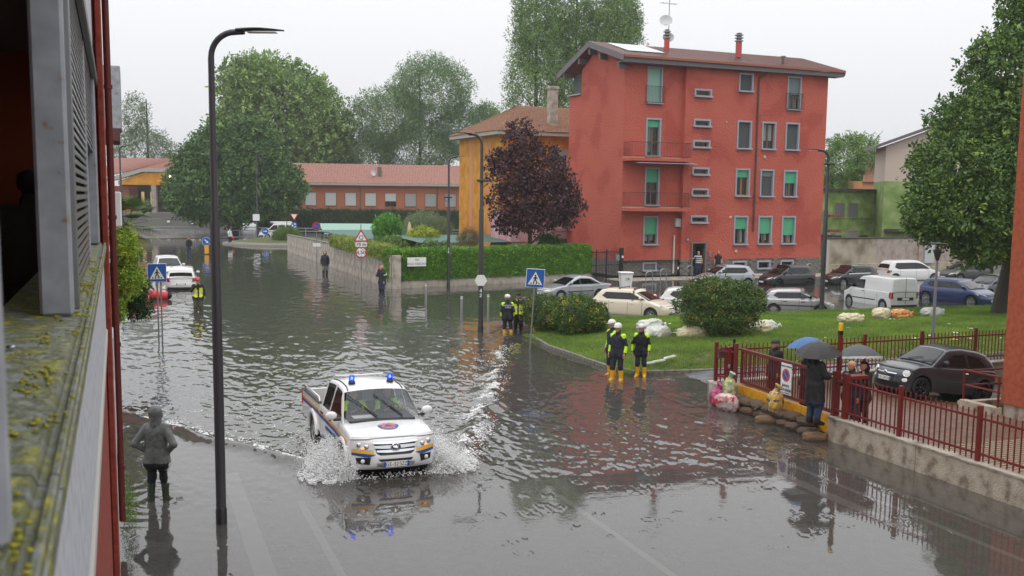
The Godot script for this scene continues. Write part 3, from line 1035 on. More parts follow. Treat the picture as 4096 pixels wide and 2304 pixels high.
func other_buildings() -> void:
	tmat("brick_wall", ntex(51, 0.05, ["#9c5a40", "#b06a4c", "#bd7858"], [0.2, 0.5, 0.8], 3), 0.5, 0.9)
	tmat("roof_tile", ntex(52, 0.03, ["#8a5a50", "#a0746a", "#b08a80"], [0.2, 0.5, 0.8], 3), 0.25, 0.8)
	tmat("roof_tile_old", ntex(53, 0.04, ["#6a4a3a", "#8f6650", "#a8856c"], [0.2, 0.5, 0.8], 3), 0.3, 0.85)
	tmat("ochre_plaster", ntex(54, 0.012, ["#b87a20", "#c98a2a", "#d2963a"], [0.2, 0.5, 0.8], 5), 0.12, 0.9)
	tmat("green_plaster", ntex(55, 0.01, ["#6f8c4a", "#84a05c", "#a3b184"], [0.25, 0.55, 0.9], 5), 0.15, 0.9)
	tmat("stained_concrete", ntex(56, 0.008, ["#6b6455", "#958c7a", "#aaa292"], [0.2, 0.5, 0.8], 5), 0.12, 0.9)
	tmat("dull_pink", ntex(57, 0.01, ["#8f837b", "#a2968e", "#aaa098"], [0.2, 0.5, 0.8], 4), 0.2, 0.9)
	tmat("pink_plaster", ntex(58, 0.01, ["#b08288", "#c0939a", "#c79fa4"], [0.2, 0.5, 0.8], 4), 0.2, 0.9)
	mat("eave_white", "a9a69e", 0.8)
	mat("blind_white", "bcc0c2", 0.6)
	mat("blind_grey", "9a9c9b", 0.6)
	mat("trim_brown", "6e6256", 0.8)
	# school: long brick wing under a tiled roof, far beyond the roundabout
	var fwd := Vector3(sin(deg_to_rad(19.7)), 0, -cos(deg_to_rad(19.7)))
	var sc := thing("school_building", "long brick school wing with a red tiled roof and a row of white blinds", "building", fwd * 166.0, deg_to_rad(-19.7))
	boxpart(sc, "wall", Vector3(-14.5, 3.65, -5.0), Vector3(38.0, 7.3, 10.0), MC.brick_wall)
	boxpart(sc, "eave", Vector3(-14.5, 7.42, 0.3), Vector3(39.0, 0.32, 0.8), MC.eave_white)
	var st := S()
	tiled_slope(st, Vector3(-35.0, 7.6, 0.7), Vector3(6.0, 7.6, 0.7), Vector3(6.0, 10.5, -5.0), Vector3(-35.6, 10.7, -5.0), 0.35, 0.42)
	put(sc, "roof", st, MC.roof_tile)
	for k in 9:
		var x := -32.2 + k * 3.09
		simple_window(sc, x, x + 1.66, 4.15, 6.1, 0.03, MC.blind_white if k < 5 else MC.blind_grey, MC.trim_brown, 0.62 if k == 4 else 1.0)
	for x in [-33.1, -23.7, -11.8]:
		st = S()
		tube(st, [Vector3(x, 0, 0.1), Vector3(x, 7.3, 0.1)], 0.08, 6)
		put(sc, "drainpipe", st, MC.trim_brown)
	boxpart(sc, "chimney", Vector3(-20.9, 9.2, -1.5), Vector3(0.62, 2.0, 0.62), MC.trim_brown, 0.05)
	st = S()
	lathe(st, [Vector2(0, 0), Vector2(0.3, 0.03), Vector2(0.5, 0.12)], 16, Transform3D(Basis.from_euler(Vector3(1.2, 0.9, 0)), Vector3(-21.9, 9.2, -1.0)))
	put(sc, "dish", st, mat("dish_grey", "b9bcc0", 0.5))
	# entrance pavilion with lit ochre canopy
	var ep := thing("entrance_pavilion", "low pavilion with an ochre canopy, dark glazed doors and a red tiled roof", "building", fwd * 172.0, deg_to_rad(-19.7))
	boxpart(ep, "terrace", Vector3(-56.0, 1.35, 1.0), Vector3(24.0, 2.7, 6.0), mat("terrace_grey", "77746f", 0.85))
	for k in 5: boxpart(ep, "terrace_board", Vector3(-56.0, 1.75 + k * 0.21, 4.05), Vector3(24.0, 0.18, 0.08), MC.terrace_grey, 0.02)
	boxpart(ep, "wall", Vector3(-52.0, 4.9, -4.0), Vector3(24.0, 4.4, 1.0), MC.room_dark)
	boxpart(ep, "side_wall", Vector3(-62.5, 4.7, -1.0), Vector3(2.4, 4.2, 4.0), MC.brick_wall)
	for x in [-56.7, -50.5]: boxpart(ep, "pillar", Vector3(x, 4.9, 2.6), Vector3(0.75, 4.4, 0.75), MC.dull_pink)
	st = S()
	extr(st, poly([-62.2, 7.0, -44.0, 7.0, -44.0, 8.9, -58.0, 8.9, -62.2, 7.6]), 2.4, 3.0)
	put(ep, "canopy_front", st, MC.ochre_plaster)
	st = S()
	extr(st, poly([-64.5, 7.45, -62.6, 7.7, -58.2, 9.05, -43.8, 9.05, -43.8, 9.55, -58.4, 9.55, -64.5, 7.8]), 2.0, 3.3)
	put(ep, "eave", st, MC.eave_white)
	st = S()
	tiled_slope(st, Vector3(-58.6, 9.5, 3.2), Vector3(-43.0, 9.5, 3.2), Vector3(-43.0, 11.4, -4.0), Vector3(-54.5, 11.4, -4.0), 0.4, 0.45)
	tiled_slope(st, Vector3(-66.0, 7.75, 3.1), Vector3(-58.6, 9.55, 3.1), Vector3(-54.5, 11.4, -4.0), Vector3(-66.0, 11.4, -6.0), 0.4, 0.45)
	put(ep, "roof", st, MC.roof_tile)
	for x in [-60.6, -59.1, -55.0, -53.4]:
		var gd := boxpart(ep, "glazed_door", Vector3(x, 4.4, -3.45), Vector3(1.35, 3.4, 0.06), MC.dark_metal)
		boxpart(gd, "pane", Vector3(0, 0.55, 0.05), Vector3(0.5, 2.0, 0.02), MC.lit_pane if MC.has("lit_pane") else glow("lit_pane", "e8c77a", 0.55))
		boxpart(gd, "pane", Vector3(-0.45, -0.3, 0.05), Vector3(0.3, 1.9, 0.02), MC.car_glass)
	var lamp := boxpart(ep, "wall_lamp", Vector3(-53.9, 8.35, 3.12), Vector3(0.55, 0.45, 0.2), glow("warm_lamp", "fff0c0", 3.0), 0.04)
	var ol := OmniLight3D.new()
	ol.light_color = Color("ffdf9a")
	ol.light_energy = 1.2
	ol.omni_range = 30.0
	ol.omni_attenuation = 2.0
	ol.light_size = 0.25
	ol.shadow_enabled = true
	lamp.add_child(ol)
	ol.position = Vector3(0, 0, 0.35)
	for q in [[-54.1, 1.0, 0.45, 0.35], [-50.4, 0.9, 0.7, 0.5], [-49.2, 1.1, 0.35, 0.4]]: boxpart(ep, "notice", Vector3(q[0], q[1] + 0.35, 4.16), Vector3(q[2], q[3], 0.02), MC.sign_white)
	# ochre house with hipped tile roof
	var yh := thing("ochre_house", "ochre plastered house with hipped clay tile roof behind the purple maple", "house", Vector3(28.7, 0, -83.1), deg_to_rad(4.7))
	boxpart(yh, "wall", Vector3(7.0, 5.4, -4.7), Vector3(14.0, 10.8, 9.4), MC.ochre_plaster)
	for q in [[-2.6, 0.75], [-6.6, 0.8]]: boxpart(yh, "pilaster_strip", Vector3(-0.003, 5.4, q[0]), Vector3(0.04, 10.78, q[1]), mat("salmon", "c98a62", 0.9))
	boxpart(yh, "eave", Vector3(7.0, 10.86, -4.7), Vector3(15.4, 0.3, 10.8), MC.eave_white)
	st = S()
	var e := [Vector3(-0.75, 11.0, 0.75), Vector3(14.75, 11.0, 0.75), Vector3(14.75, 11.0, -10.1), Vector3(-0.75, 11.0, -10.1)]
	var r0 := Vector3(3.6, 13.5, -4.7)
	var r1 := Vector3(10.4, 13.5, -4.7)
	tiled_slope(st, e[0], e[1], r1, r0, 0.33, 0.3)
	tiled_slope(st, e[3], e[0], r0, r0 + Vector3(0, 0, 0.01), 0.33, 0.3)
	put(yh, "roof", st, MC.roof_tile_old)
	boxpart(yh, "chimney", Vector3(5.0, 13.0, -0.9), Vector3(0.7, 3.4, 0.7), MC.concrete, 0.03)
	boxpart(yh, "chimney_cap", Vector3(5.0, 14.75, -0.9), Vector3(0.85, 0.25, 0.85), MC.concrete, 0.04)
	st = S()
	tube(st, [Vector3(7.1, 4.0, 0.35), Vector3(7.1, 12.4, 0.35)], 0.13, 10)
	put(yh, "steel_flue", st, MC.steel)
	for q in [[4.6, 5.9, 8.0, 9.6], [4.6, 5.9, 4.4, 6.0], [1.6, 2.8, 0.9, 3.1], [7.7, 8.8, 8.0, 9.6]]: simple_window(yh, q[0], q[1], q[2], q[3], 0.02, MC.blind_grey, MC.eave_white, 0.3)
	boxpart(yh, "plinth", Vector3(7.0, 0.55, -4.6), Vector3(14.1, 1.1, 9.7), mat("plinth_blue", "7f97ab", 0.85))
	boxpart(yh, "band", Vector3(7.0, 2.95, 0.06), Vector3(14.0, 0.14, 0.1), MC.salmon)
	# pink annex
	var pk := thing("pink_annex", "low pink rendered annex with a barred window behind the hedge", "building", Vector3(27.5, 0, -77.2), deg_to_rad(4.7))
	boxpart(pk, "wall", Vector3(2.7, 2.3, -2.0), Vector3(5.4, 4.6, 4.0), MC.pink_plaster)
	boxpart(pk, "canopy", Vector3(4.2, 3.15, 0.5), Vector3(1.7, 0.08, 0.9), MC.pane, 0.0, Basis(Vector3.RIGHT, 0.2))
	simple_window(pk, 3.5, 4.75, 1.45, 2.4, 0.02, MC.room_dark, MC.trim_brown, 1.0)
	for k in 9: boxpart(pk, "window_bar", Vector3(3.55 + k * 0.145, 1.92, 0.12), Vector3(0.02, 0.95, 0.02), MC.iron)
	st = S()
	lathe(st, [Vector2(0, 0), Vector2(0.25, 0.02), Vector2(0.45, 0.1)], 18, Transform3D(Basis.from_euler(Vector3(1.35, -0.7, 0)), Vector3(3.4, 6.3, 0.2)))
	tube(st, [Vector3(3.4, 4.5, 0.0), Vector3(3.4, 6.3, 0.0)], 0.03, 6)
	put(pk, "dish", st, MC.dish_grey)
	# boundary wall right of the red house
	var gw := thing("boundary_wall", "stained grey boundary wall continuing from the red house past the parked cars", "wall", Vector3(50.95, 0, -70.4), deg_to_rad(4.7))
	boxpart(gw, "concrete_panel", Vector3(2.75, 1.35, -0.1), Vector3(5.5, 2.7, 0.2), MC.stained_concrete)
	boxpart(gw, "coping", Vector3(10.0, 2.75, -0.1), Vector3(20.0, 0.1, 0.34), mat("coping_dark", "45413f", 0.8), 0.02)
	boxpart(gw, "plaster_panel", Vector3(9.6, 1.35, -0.1), Vector3(8.2, 2.7, 0.2), MC.dull_pink)
	boxpart(gw, "plaster_pier", Vector3(10.9, 1.6, 0.02), Vector3(2.1, 3.2, 0.3), MC.dull_pink)
	boxpart(gw, "plaster_panel", Vector3(16.9, 1.35, -0.1), Vector3(6.2, 2.7, 0.2), MC.dull_pink)
	boxpart(gw, "plinth", Vector3(10.0, 0.35, 0.1), Vector3(20.0, 0.7, 0.25), MC.stained_concrete, 0.02)
	boxpart(gw, "meter_cabinet", Vector3(10.9, 1.6, 0.22), Vector3(1.0, 1.9, 0.12), mat("cabinet_grey", "b7b9bb", 0.6), 0.015)
	boxpart(gw, "gate_post", Vector3(0.3, 1.3, 0.1), Vector3(0.3, 2.6, 0.3), MC.eave_white)
	# green house
	var gh := thing("green_house", "green rendered house with grey shuttered windows above the boundary wall", "house", Vector3(57.7, 0, -80.2), deg_to_rad(4.7))
	boxpart(gh, "wall", Vector3(3.0, 3.3, -3.0), Vector3(9.0, 6.6, 6.0), MC.green_plaster)
	boxpart(gh, "roof_edge", Vector3(3.0, 6.65, -2.9), Vector3(9.3, 0.2, 6.5), MC.coping_dark)
	for k in 3: simple_window(gh, 1.45 + k * 1.52, 2.6 + k * 1.52, 4.2, 5.45, 0.02, MC.green_plaster if k == 2 else mat("zinc_shutter", "6d7073", 0.6), MC.green_plaster, 1.0)
	simple_window(gh, 3.0, 4.15, 0.4, 3.0, 0.02, MC.blind_grey, MC.eave_white, 0.25)
	simple_window(gh, 4.45, 5.35, 0.4, 2.6, 0.02, MC.room_dark, MC.green_plaster, 1.0)
	simple_window(gh, 1.7, 2.35, 0.4, 2.6, 0.02, MC.room_dark, MC.green_plaster, 1.0)
	boxpart(gh, "balcony_slab", Vector3(0.6, 2.75, 0.5), Vector3(2.0, 0.15, 1.0), MC.concrete)
	for q in [[0.5, 4.35, 0.95], [0.5, 3.05, 0.98]]:
		boxpart(gh, "flower_box", Vector3(q[0] + 0.2, q[1], q[2]), Vector3(1.3, 0.22, 0.25), mat("terracotta", "8a4a35", 0.8), 0.02)
	# taller green and cream gable further right
	var gg := thing("gable_house", "tall gabled house, green below and cream above, behind the big lime tree", "house", Vector3(61.5, 0, -76.7), deg_to_rad(-30))
	boxpart(gg, "wall", Vector3(7.0, 3.7, -3.0), Vector3(14.0, 7.4, 6.0), MC.green_plaster)
	st = S()
	extr(st, poly([0.0, 7.4, 14.0, 7.4, 14.0, 13.6, 8.5, 13.6, 0.0, 10.4]), -6.0, 0.0)
	put(gg, "upper_wall", st, mat("cream_plaster", "c4b8ac", 0.9))
	st = S()
	extr(st, poly([-0.9, 10.2, 8.6, 13.75, 14.2, 13.75, 14.2, 14.0, 8.5, 14.0, -0.9, 10.45]), -6.6, 0.6)
	put(gg, "roof", st, MC.fascia)
	boxpart(gg, "ledge", Vector3(2.5, 3.2, 0.3), Vector3(4.6, 0.25, 0.7), MC.coping_dark)
	# peach house with tile roof between the green house and the gable house
	var ph := thing("peach_house", "small peach house with a tiled roof and dark green shutter in the distance", "house", Vector3(80.3, 0, -104.0), deg_to_rad(4.7))
	boxpart(ph, "wall", Vector3(3.0, 4.0, -3.0), Vector3(6.0, 8.0, 6.0), mat("peach", "cf9468", 0.85))
	st = S()
	tiled_slope(st, Vector3(-0.5, 7.9, 0.5), Vector3(6.5, 7.9, 0.5), Vector3(6.5, 10.6, -3.0), Vector3(3.2, 10.6, -3.0), 0.35, 0.3)
	put(ph, "roof", st, MC.roof_tile_old)
	simple_window(ph, 2.2, 3.4, 5.4, 7.3, 0.02, mat("shutter_dark", "2f4a42", 0.6), MC.peach, 1.0)
	var ws := thing("white_shed", "white shed with a low pitched pale roof behind the peach house", "shed", Vector3(93.0, 0, -125.5), deg_to_rad(4.7))
	st = S()
	extr(st, poly([0, 0, 16, 0, 16, 9.2, 11, 10.4, 0, 9.2]), -8.0, 0.0)
	put(ws, "wall", st, mat("shed_white", "b6b9bb", 0.6))
	boxpart(ws, "roof", Vector3(5.4, 9.95, -4.0), Vector3(11.4, 0.12, 8.6), mat("shed_roof", "a9acb0", 0.5), 0.0, Basis(Vector3.BACK, 0.108))
	# orange garage building at the far right end of the car park
	var ob := thing("garage_block", "orange and white garage block with a grey roller door beyond the parked cars", "building", Vector3(66.0, 0, -70.5), deg_to_rad(4.7))
	boxpart(ob, "wall", Vector3(6.0, 1.1, -2.0), Vector3(12.0, 2.2, 4.0), mat("garage_orange", "b5703f", 0.85))
	boxpart(ob, "upper_wall", Vector3(6.0, 2.9, -2.0), Vector3(12.1, 1.4, 4.1), mat("garage_white", "b9b0a8", 0.85))
	var rd := boxpart(ob, "roller_door", Vector3(2.6, 0.9, 0.05), Vector3(2.4, 1.8, 0.06), MC.blind_grey)
	for k in 12: boxpart(rd, "slat", Vector3(-1.1 + k * 0.2, 0, 0.04), Vector3(0.03, 1.8, 0.02), MC.trim_brown)
	# garden wall, terraces of dark green sheeting behind it
	var cw := thing("garden_wall", "weathered concrete garden wall along the flooded street", "wall", Vector3(15.0, 0, 0))
	for k in 19:
		var z0 := -63.6 - k * 2.4
		st = S()
		extr(st, poly([z0, -0.3, z0 - 2.39, -0.3, z0 - 2.39, 1.99 - 0.0075 * (k + 1) * 2.4 * 0.97, z0, 1.99 - 0.0075 * k * 2.4]), -0.12, 0.12, Transform3D(Basis(Vector3.FORWARD * -1.0, Vector3.UP, Vector3.LEFT), Vector3.ZERO))
		put(cw, "panel", st, MC.concrete)
		boxpart(cw, "coping", Vector3(0, 2.02 - 0.0075 * (k + 0.5) * 2.4, z0 - 1.2), Vector3(0.34, 0.07, 2.38), MC.kerb_stone, 0.01)
	boxpart(cw, "corner_pier", Vector3(0.2, 1.0, -63.45), Vector3(0.5, 2.1, 0.3), MC.concrete, 0.01)
	# low wall under the clipped hedge
	var lw := thing("hedge_wall", "low concrete wall under the clipped laurel hedge", "wall", Vector3(15.1, 0, -63.7), deg_to_rad(16.5))
	boxpart(lw, "wall", Vector3(7.95, 0.1, -0.15), Vector3(15.9, 0.65, 0.3), MC.concrete, 0.01)
	boxpart(lw, "coping", Vector3(7.95, 0.45, -0.15), Vector3(15.9, 0.05, 0.36), MC.kerb_stone, 0.01)
	for q in [[17.0, 2.35, -92.0, 6.5, 22.0, -8.0, "sheet_faded"], [19.5, 2.2, -85.0, 9.0, 12.0, 6.0, "sheet_green"], [23.5, 2.25, -76.5, 11.0, 6.0, 8.0, "sheet_green"], [30.0, 2.5, -90.0, 6.0, 5.0, 5.0, "sheet_green"]]:
		mat("sheet_green", "2f5b52", 0.5)
		mat("sheet_faded", "7fa596", 0.6)
		var rf := thing("garden_shelter", ["", "dark green corrugated shelter roof beyond the ivy", "dark green corrugated shelter roof just behind the clipped hedge", "small dark green shelter roof against the ochre house"][int(q[3] == 9.0) + 2 * int(q[3] == 11.0) + 3 * int(q[0] == 30.0)] if q[6] == "sheet_green" else "faded green corrugated shelter roof by the garden wall", "shelter", Vector3(q[0], 0, q[2]), deg_to_rad(q[5]), "garden shelters")
		st = S()
		var wx: float = q[3]
		var wz: float = q[4]
		grid(st, func(u: float, v: float) -> Vector3: return Vector3(lerpf(-0.5, 0.5, u) * wx + 2.0, q[1] + 0.35 * v + 0.018 * sin(u * wx * 24.0), -v * wz), int(wx * 16.0), 1)
		put(rf, "roof_sheet", st, MC[q[6]])
		for x in [-0.45, 0.45]:
			for zz in [-0.3, -wz + 0.3]: boxpart(rf, "post", Vector3(x * wx + 2.0, q[1] * 0.5, zz), Vector3(0.08, q[1], 0.08), MC.trim_brown)

func glow(key: String, col: String, e: float) -> StandardMaterial3D:
	if MC.has(key): return MC[key]
	var m := mat(key, col, 0.5)
	m.emission_enabled = true
	m.emission = Color(col)
	m.emission_energy_multiplier = e
	return m

# ---------------------------------------------------------------- the building the view is taken from
func gallery_building() -> void:
	tmat("dark_red_wall", ntex(61, 0.02, ["#7c2f22", "#8b382a", "#944234"], [0.2, 0.5, 0.8], 5), 0.7, 0.85, nbump(62, 0.15, 4.0), 0.4)
	tmat("mossy_metal", ntex(63, 0.011, ["#7d817d", "#686b58", "#5c5f42", "#777632", "#98932e"], [0.28, 0.45, 0.6, 0.72, 0.9], 6, 1024), 0.55, 0.55, nbump(64, 0.06, 5.0), 0.5)
	tmat("grey_paint", ntex(65, 0.012, ["#8a7052", "#8f9298", "#989ba1", "#a3a6ac"], [0.16, 0.24, 0.5, 0.8], 6), 0.8, 0.5)
	tmat("white_panel", ntex(66, 0.02, ["#9ea2a8", "#b3b6bc", "#bfc2c8"], [0.15, 0.4, 0.8], 6), 0.9, 0.6)
	mat("slat_metal", "8d8e8e", 0.3, 0.75)
	mat("interior_orange", "a8502e", 0.9)
	mat("interior_dark", "6f665e", 0.95)
	var g := thing("gallery_house", "dark red building with a mossy window sill, metal louvres and white parapet", "house", Vector3.ZERO, deg_to_rad(0.65))
	# wall below the sill and beyond
	boxpart(g, "lower_wall", Vector3(-1.35, 1.7, -6.0), Vector3(2.4, 5.0, 24.0), MC.dark_red_wall)
	boxpart(g, "parapet_panel", Vector3(-0.235, 4.63, -5.6), Vector3(0.2, 0.86, 12.2), MC.white_panel, 0.006)
	boxpart(g, "base_moulding", Vector3(-0.18, 4.16, -5.6), Vector3(0.12, 0.1, 12.2), MC.eave_white, 0.01)
	for k in 5:
		var z0 := 0.4 - k * 2.42
		var st := S()
		# folded sheet-metal sill: flat top, drip lip
		extr(st, poly([-0.46, 5.12, -0.155, 5.105, -0.145, 5.085, -0.105, 5.075, -0.105, 5.03, -0.125, 5.03, -0.125, 5.055, -0.46, 5.06]), 0.0, 2.41, Transform3D(Basis(), Vector3(0, 0, z0 - 2.41)))
		put(g, "sill", st, MC.mossy_metal)
		boxpart(g, "sill_lip", Vector3(-0.118, 5.088, z0 - 1.205), Vector3(0.016, 0.034, 2.4), MC.mossy_metal, 0.004)
	for s in [1.9, 2.75, 3.6, 5.3]: 
		var sb := S()
		ball(sb, Vector3(-0.32, 5.125, -s), Vector3(0.016, 0.006, 0.016), 8, 5)
		put(g, "screw", sb, MC.steel)
	# cushions of moss on the sill
	var mr := RandomNumberGenerator.new()
	mr.seed = 77
	var mo := S()
	ball(mo, Vector3.ZERO, Vector3.ONE, 7, 5)
	var mx := []
	var mc := []
	while mx.size() < 1700:
		var p := Vector3(mr.randf_range(-0.44, -0.112), 5.1, -mr.randf_range(0.3, 9.0))
		if nz.get_noise_2d(p.x * 7.0, p.z * 2.2) + 0.5 * nz.get_noise_2d(p.x * 25.0, p.z * 20.0) < 0.3: continue
		var s := mr.randf_range(0.002, 0.008)
		mx.append(Transform3D(Basis.from_scale(Vector3(s, s * 0.5, s)), p + Vector3(0, 0.006 if p.x > -0.155 else 0.012, 0)))
		mc.append(Color("#6e7020").srgb_to_linear().lerp(Color("#a8a032").srgb_to_linear(), mr.randf()))
	stuff(many(g, "moss", fin(mo), vcol("moss", 0.95), mx, mc))
	# posts and louvres
	boxpart(g, "post", Vector3(-0.235, 6.0, -4.66), Vector3(0.125, 1.78, 0.12), MC.grey_paint, 0.012)
	boxpart(g, "post", Vector3(-0.195, 6.0, -1.6), Vector3(0.085, 1.78, 0.08), MC.grey_paint, 0.012)
	boxpart(g, "post", Vector3(-0.21, 5.92, -8.35), Vector3(0.06, 1.6, 0.06), MC.grey_paint, 0.01)
	boxpart(g, "post", Vector3(-0.21, 5.92, -11.2), Vector3(0.1, 1.6, 0.4), MC.grey_paint, 0.01)
	boxpart(g, "louvre_frame", Vector3(-0.17, 5.92, -4.78), Vector3(0.035, 1.6, 0.05), MC.slat_metal, 0.005)
	var sl := S()
	box(sl, Vector3.ZERO, Vector3(0.007, 0.027, 3.5), Basis(Vector3.BACK, deg_to_rad(10)))
	var slm := fin(sl)
	for k in 34: put(g, "louvre_slat", slm, MC.slat_metal, Vector3(-0.19, 5.16 + k * 0.0465, -6.56))
	for k in 9: boxpart(g, "louvre_strut", Vector3(-0.215, 5.92, -5.1 - k * 0.38), Vector3(0.02, 1.6, 0.012), MC.dark_metal)
	var sl2 := S()
	box(sl2, Vector3.ZERO, Vector3(0.007, 0.027, 2.6), Basis(Vector3.BACK, deg_to_rad(10)))
	var slm2 := fin(sl2)
	for k in 16: put(g, "louvre_slat", slm2, MC.slat_metal, Vector3(-0.19, 6.0 + k * 0.0465, -9.7))
	boxpart(g, "window_pane", Vector3(-0.26, 5.55, -9.75), Vector3(0.02, 0.9, 2.7), MC.car_glass)
	boxpart(g, "lintel", Vector3(-0.30, 7.4, -5.6), Vector3(0.26, 1.38, 12.2), MC.white_panel)
	boxpart(g, "soffit_trim", Vector3(-0.16, 6.72, -6.4), Vector3(0.05, 0.09, 10.6), MC.dark_metal, 0.01)
	boxpart(g, "upper_wall", Vector3(-1.35, 8.9, -6.0), Vector3(2.4, 1.6, 24.0), MC.dark_red_wall)
	boxpart(g, "end_wall", Vector3(-1.335, 6.15, -14.9), Vector3(2.36, 3.9, 6.2), MC.dark_red_wall)
	boxpart(g, "pilaster", Vector3(-0.115, 4.6, -12.2), Vector3(0.06, 9.6, 0.9), MC.dark_red_wall, 0.01)
	# room behind the openings
	boxpart(g, "room_end", Vector3(-1.8, 5.6, -11.6), Vector3(2.9, 3.2, 0.1), MC.interior_orange)
	boxpart(g, "room_back", Vector3(-3.3, 5.6, -4.0), Vector3(0.1, 3.2, 15.4), MC.interior_orange)
	boxpart(g, "room_floor", Vector3(-1.85, 4.15, -4.0), Vector3(2.8, 0.1, 15.2), MC.interior_dark)
	boxpart(g, "room_ceiling", Vector3(-1.85, 7.0, -4.0), Vector3(2.8, 0.1, 15.2), MC.interior_dark)
	boxpart(g, "room_start", Vector3(-1.8, 5.6, 3.6), Vector3(2.9, 3.2, 0.1), MC.interior_dark)
	# downpipe on the end of the wall, fittings lower down
	var dp := S()
	tube(dp, [Vector3(-0.06, 0.35, -17.85), Vector3(-0.06, 9.8, -17.85)], 0.055, 8)
	for y in [1.2, 3.2, 5.2, 7.2]: tube(dp, [Vector3(-0.06, y, -17.85), Vector3(-0.06, y + 0.06, -17.85)], 0.072, 8)
	put(g, "downpipe", dp, mat("pipe_red", "5e2019", 0.5))
	for q in [[2.9, -15.6, 1.6], [2.2, -14.0, 2.0]]:
		boxpart(g, "window_frame", Vector3(-0.13, q[0], q[1]), Vector3(0.08, q[2], 1.2), MC.white_panel, 0.01)
	# neighbouring houses further along the same side
	var nb := thing("neighbour_house", "grey balcony and dark eaves of the house next along the street side", "house", Vector3(-0.1, 0, -30.0))
	boxpart(nb, "wall", Vector3(-3.9, 3.9, -4.0), Vector3(6.0, 8.2, 12.0), MC.dark_red_wall)
	boxpart(nb, "balcony_box", Vector3(-0.47, 7.9, 1.2), Vector3(0.9, 1.5, 2.0), MC.grey_paint, 0.02)
	boxpart(nb, "balcony_base", Vector3(-0.5, 7.0, 1.2), Vector3(0.86, 0.3, 2.0), mat("brown_base", "5a3a34", 0.8), 0.02)
	boxpart(nb, "meter_box", Vector3(-0.3, 5.2, 0.4), Vector3(0.4, 0.9, 0.4), MC.sign_white, 0.03)
	var ev := thing("eave_house", "dark overhanging eaves of a low house behind the palm", "house", Vector3(-4.0, 0, -58.0))
	boxpart(ev, "wall", Vector3(-2.0, 3.2, -5.0), Vector3(5.0, 6.8, 10.0), MC.dark_red_wall)
	boxpart(ev, "eave", Vector3(-1.2, 7.3, -4.0), Vector3(7.0, 1.1, 12.0), mat("eave_dark", "2b2726", 0.8), 0.05, Basis(Vector3.BACK, -0.25))

func fence_run(parent: Node3D, a: Vector3, b: Vector3, y0: float, y1: float, step: float, posts: Array, m: Material) -> void:
	# bars from y0 to y1 on two rails between a and b; posts at the given shares
	var L := Vector2(b.x - a.x, b.z - a.z).length()
	var ang := atan2(-(b.z - a.z), b.x - a.x)
	var bs := Basis(Vector3.UP, ang)
	for y in [y0 + 0.14, y1 - 0.16]: boxpart(parent, "rail", (a + b) * 0.5 + Vector3(0, y, 0), Vector3(L, 0.05, 0.035), m, 0.006, bs)
	var bar := S()
	bevbox(bar, Vector3.ZERO, Vector3(0.026, y1 - y0, 0.026), 0.004)
	var bm := fin(bar)
	var n := roundi(L / step)
	for k in n + 1: put(parent, "bar", bm, m, a.lerp(b, float(k) / n) + Vector3(0, (y0 + y1) * 0.5, 0), bs)
	var pst := S()
	bevbox(pst, Vector3.ZERO, Vector3(0.1, y1 - y0 + 0.12, 0.08), 0.01)
	var pm := fin(pst)
	for s in posts: put(parent, "post", pm, m, a.lerp(b, s) + Vector3(0, (y0 + y1) * 0.5 + 0.03, 0), bs)

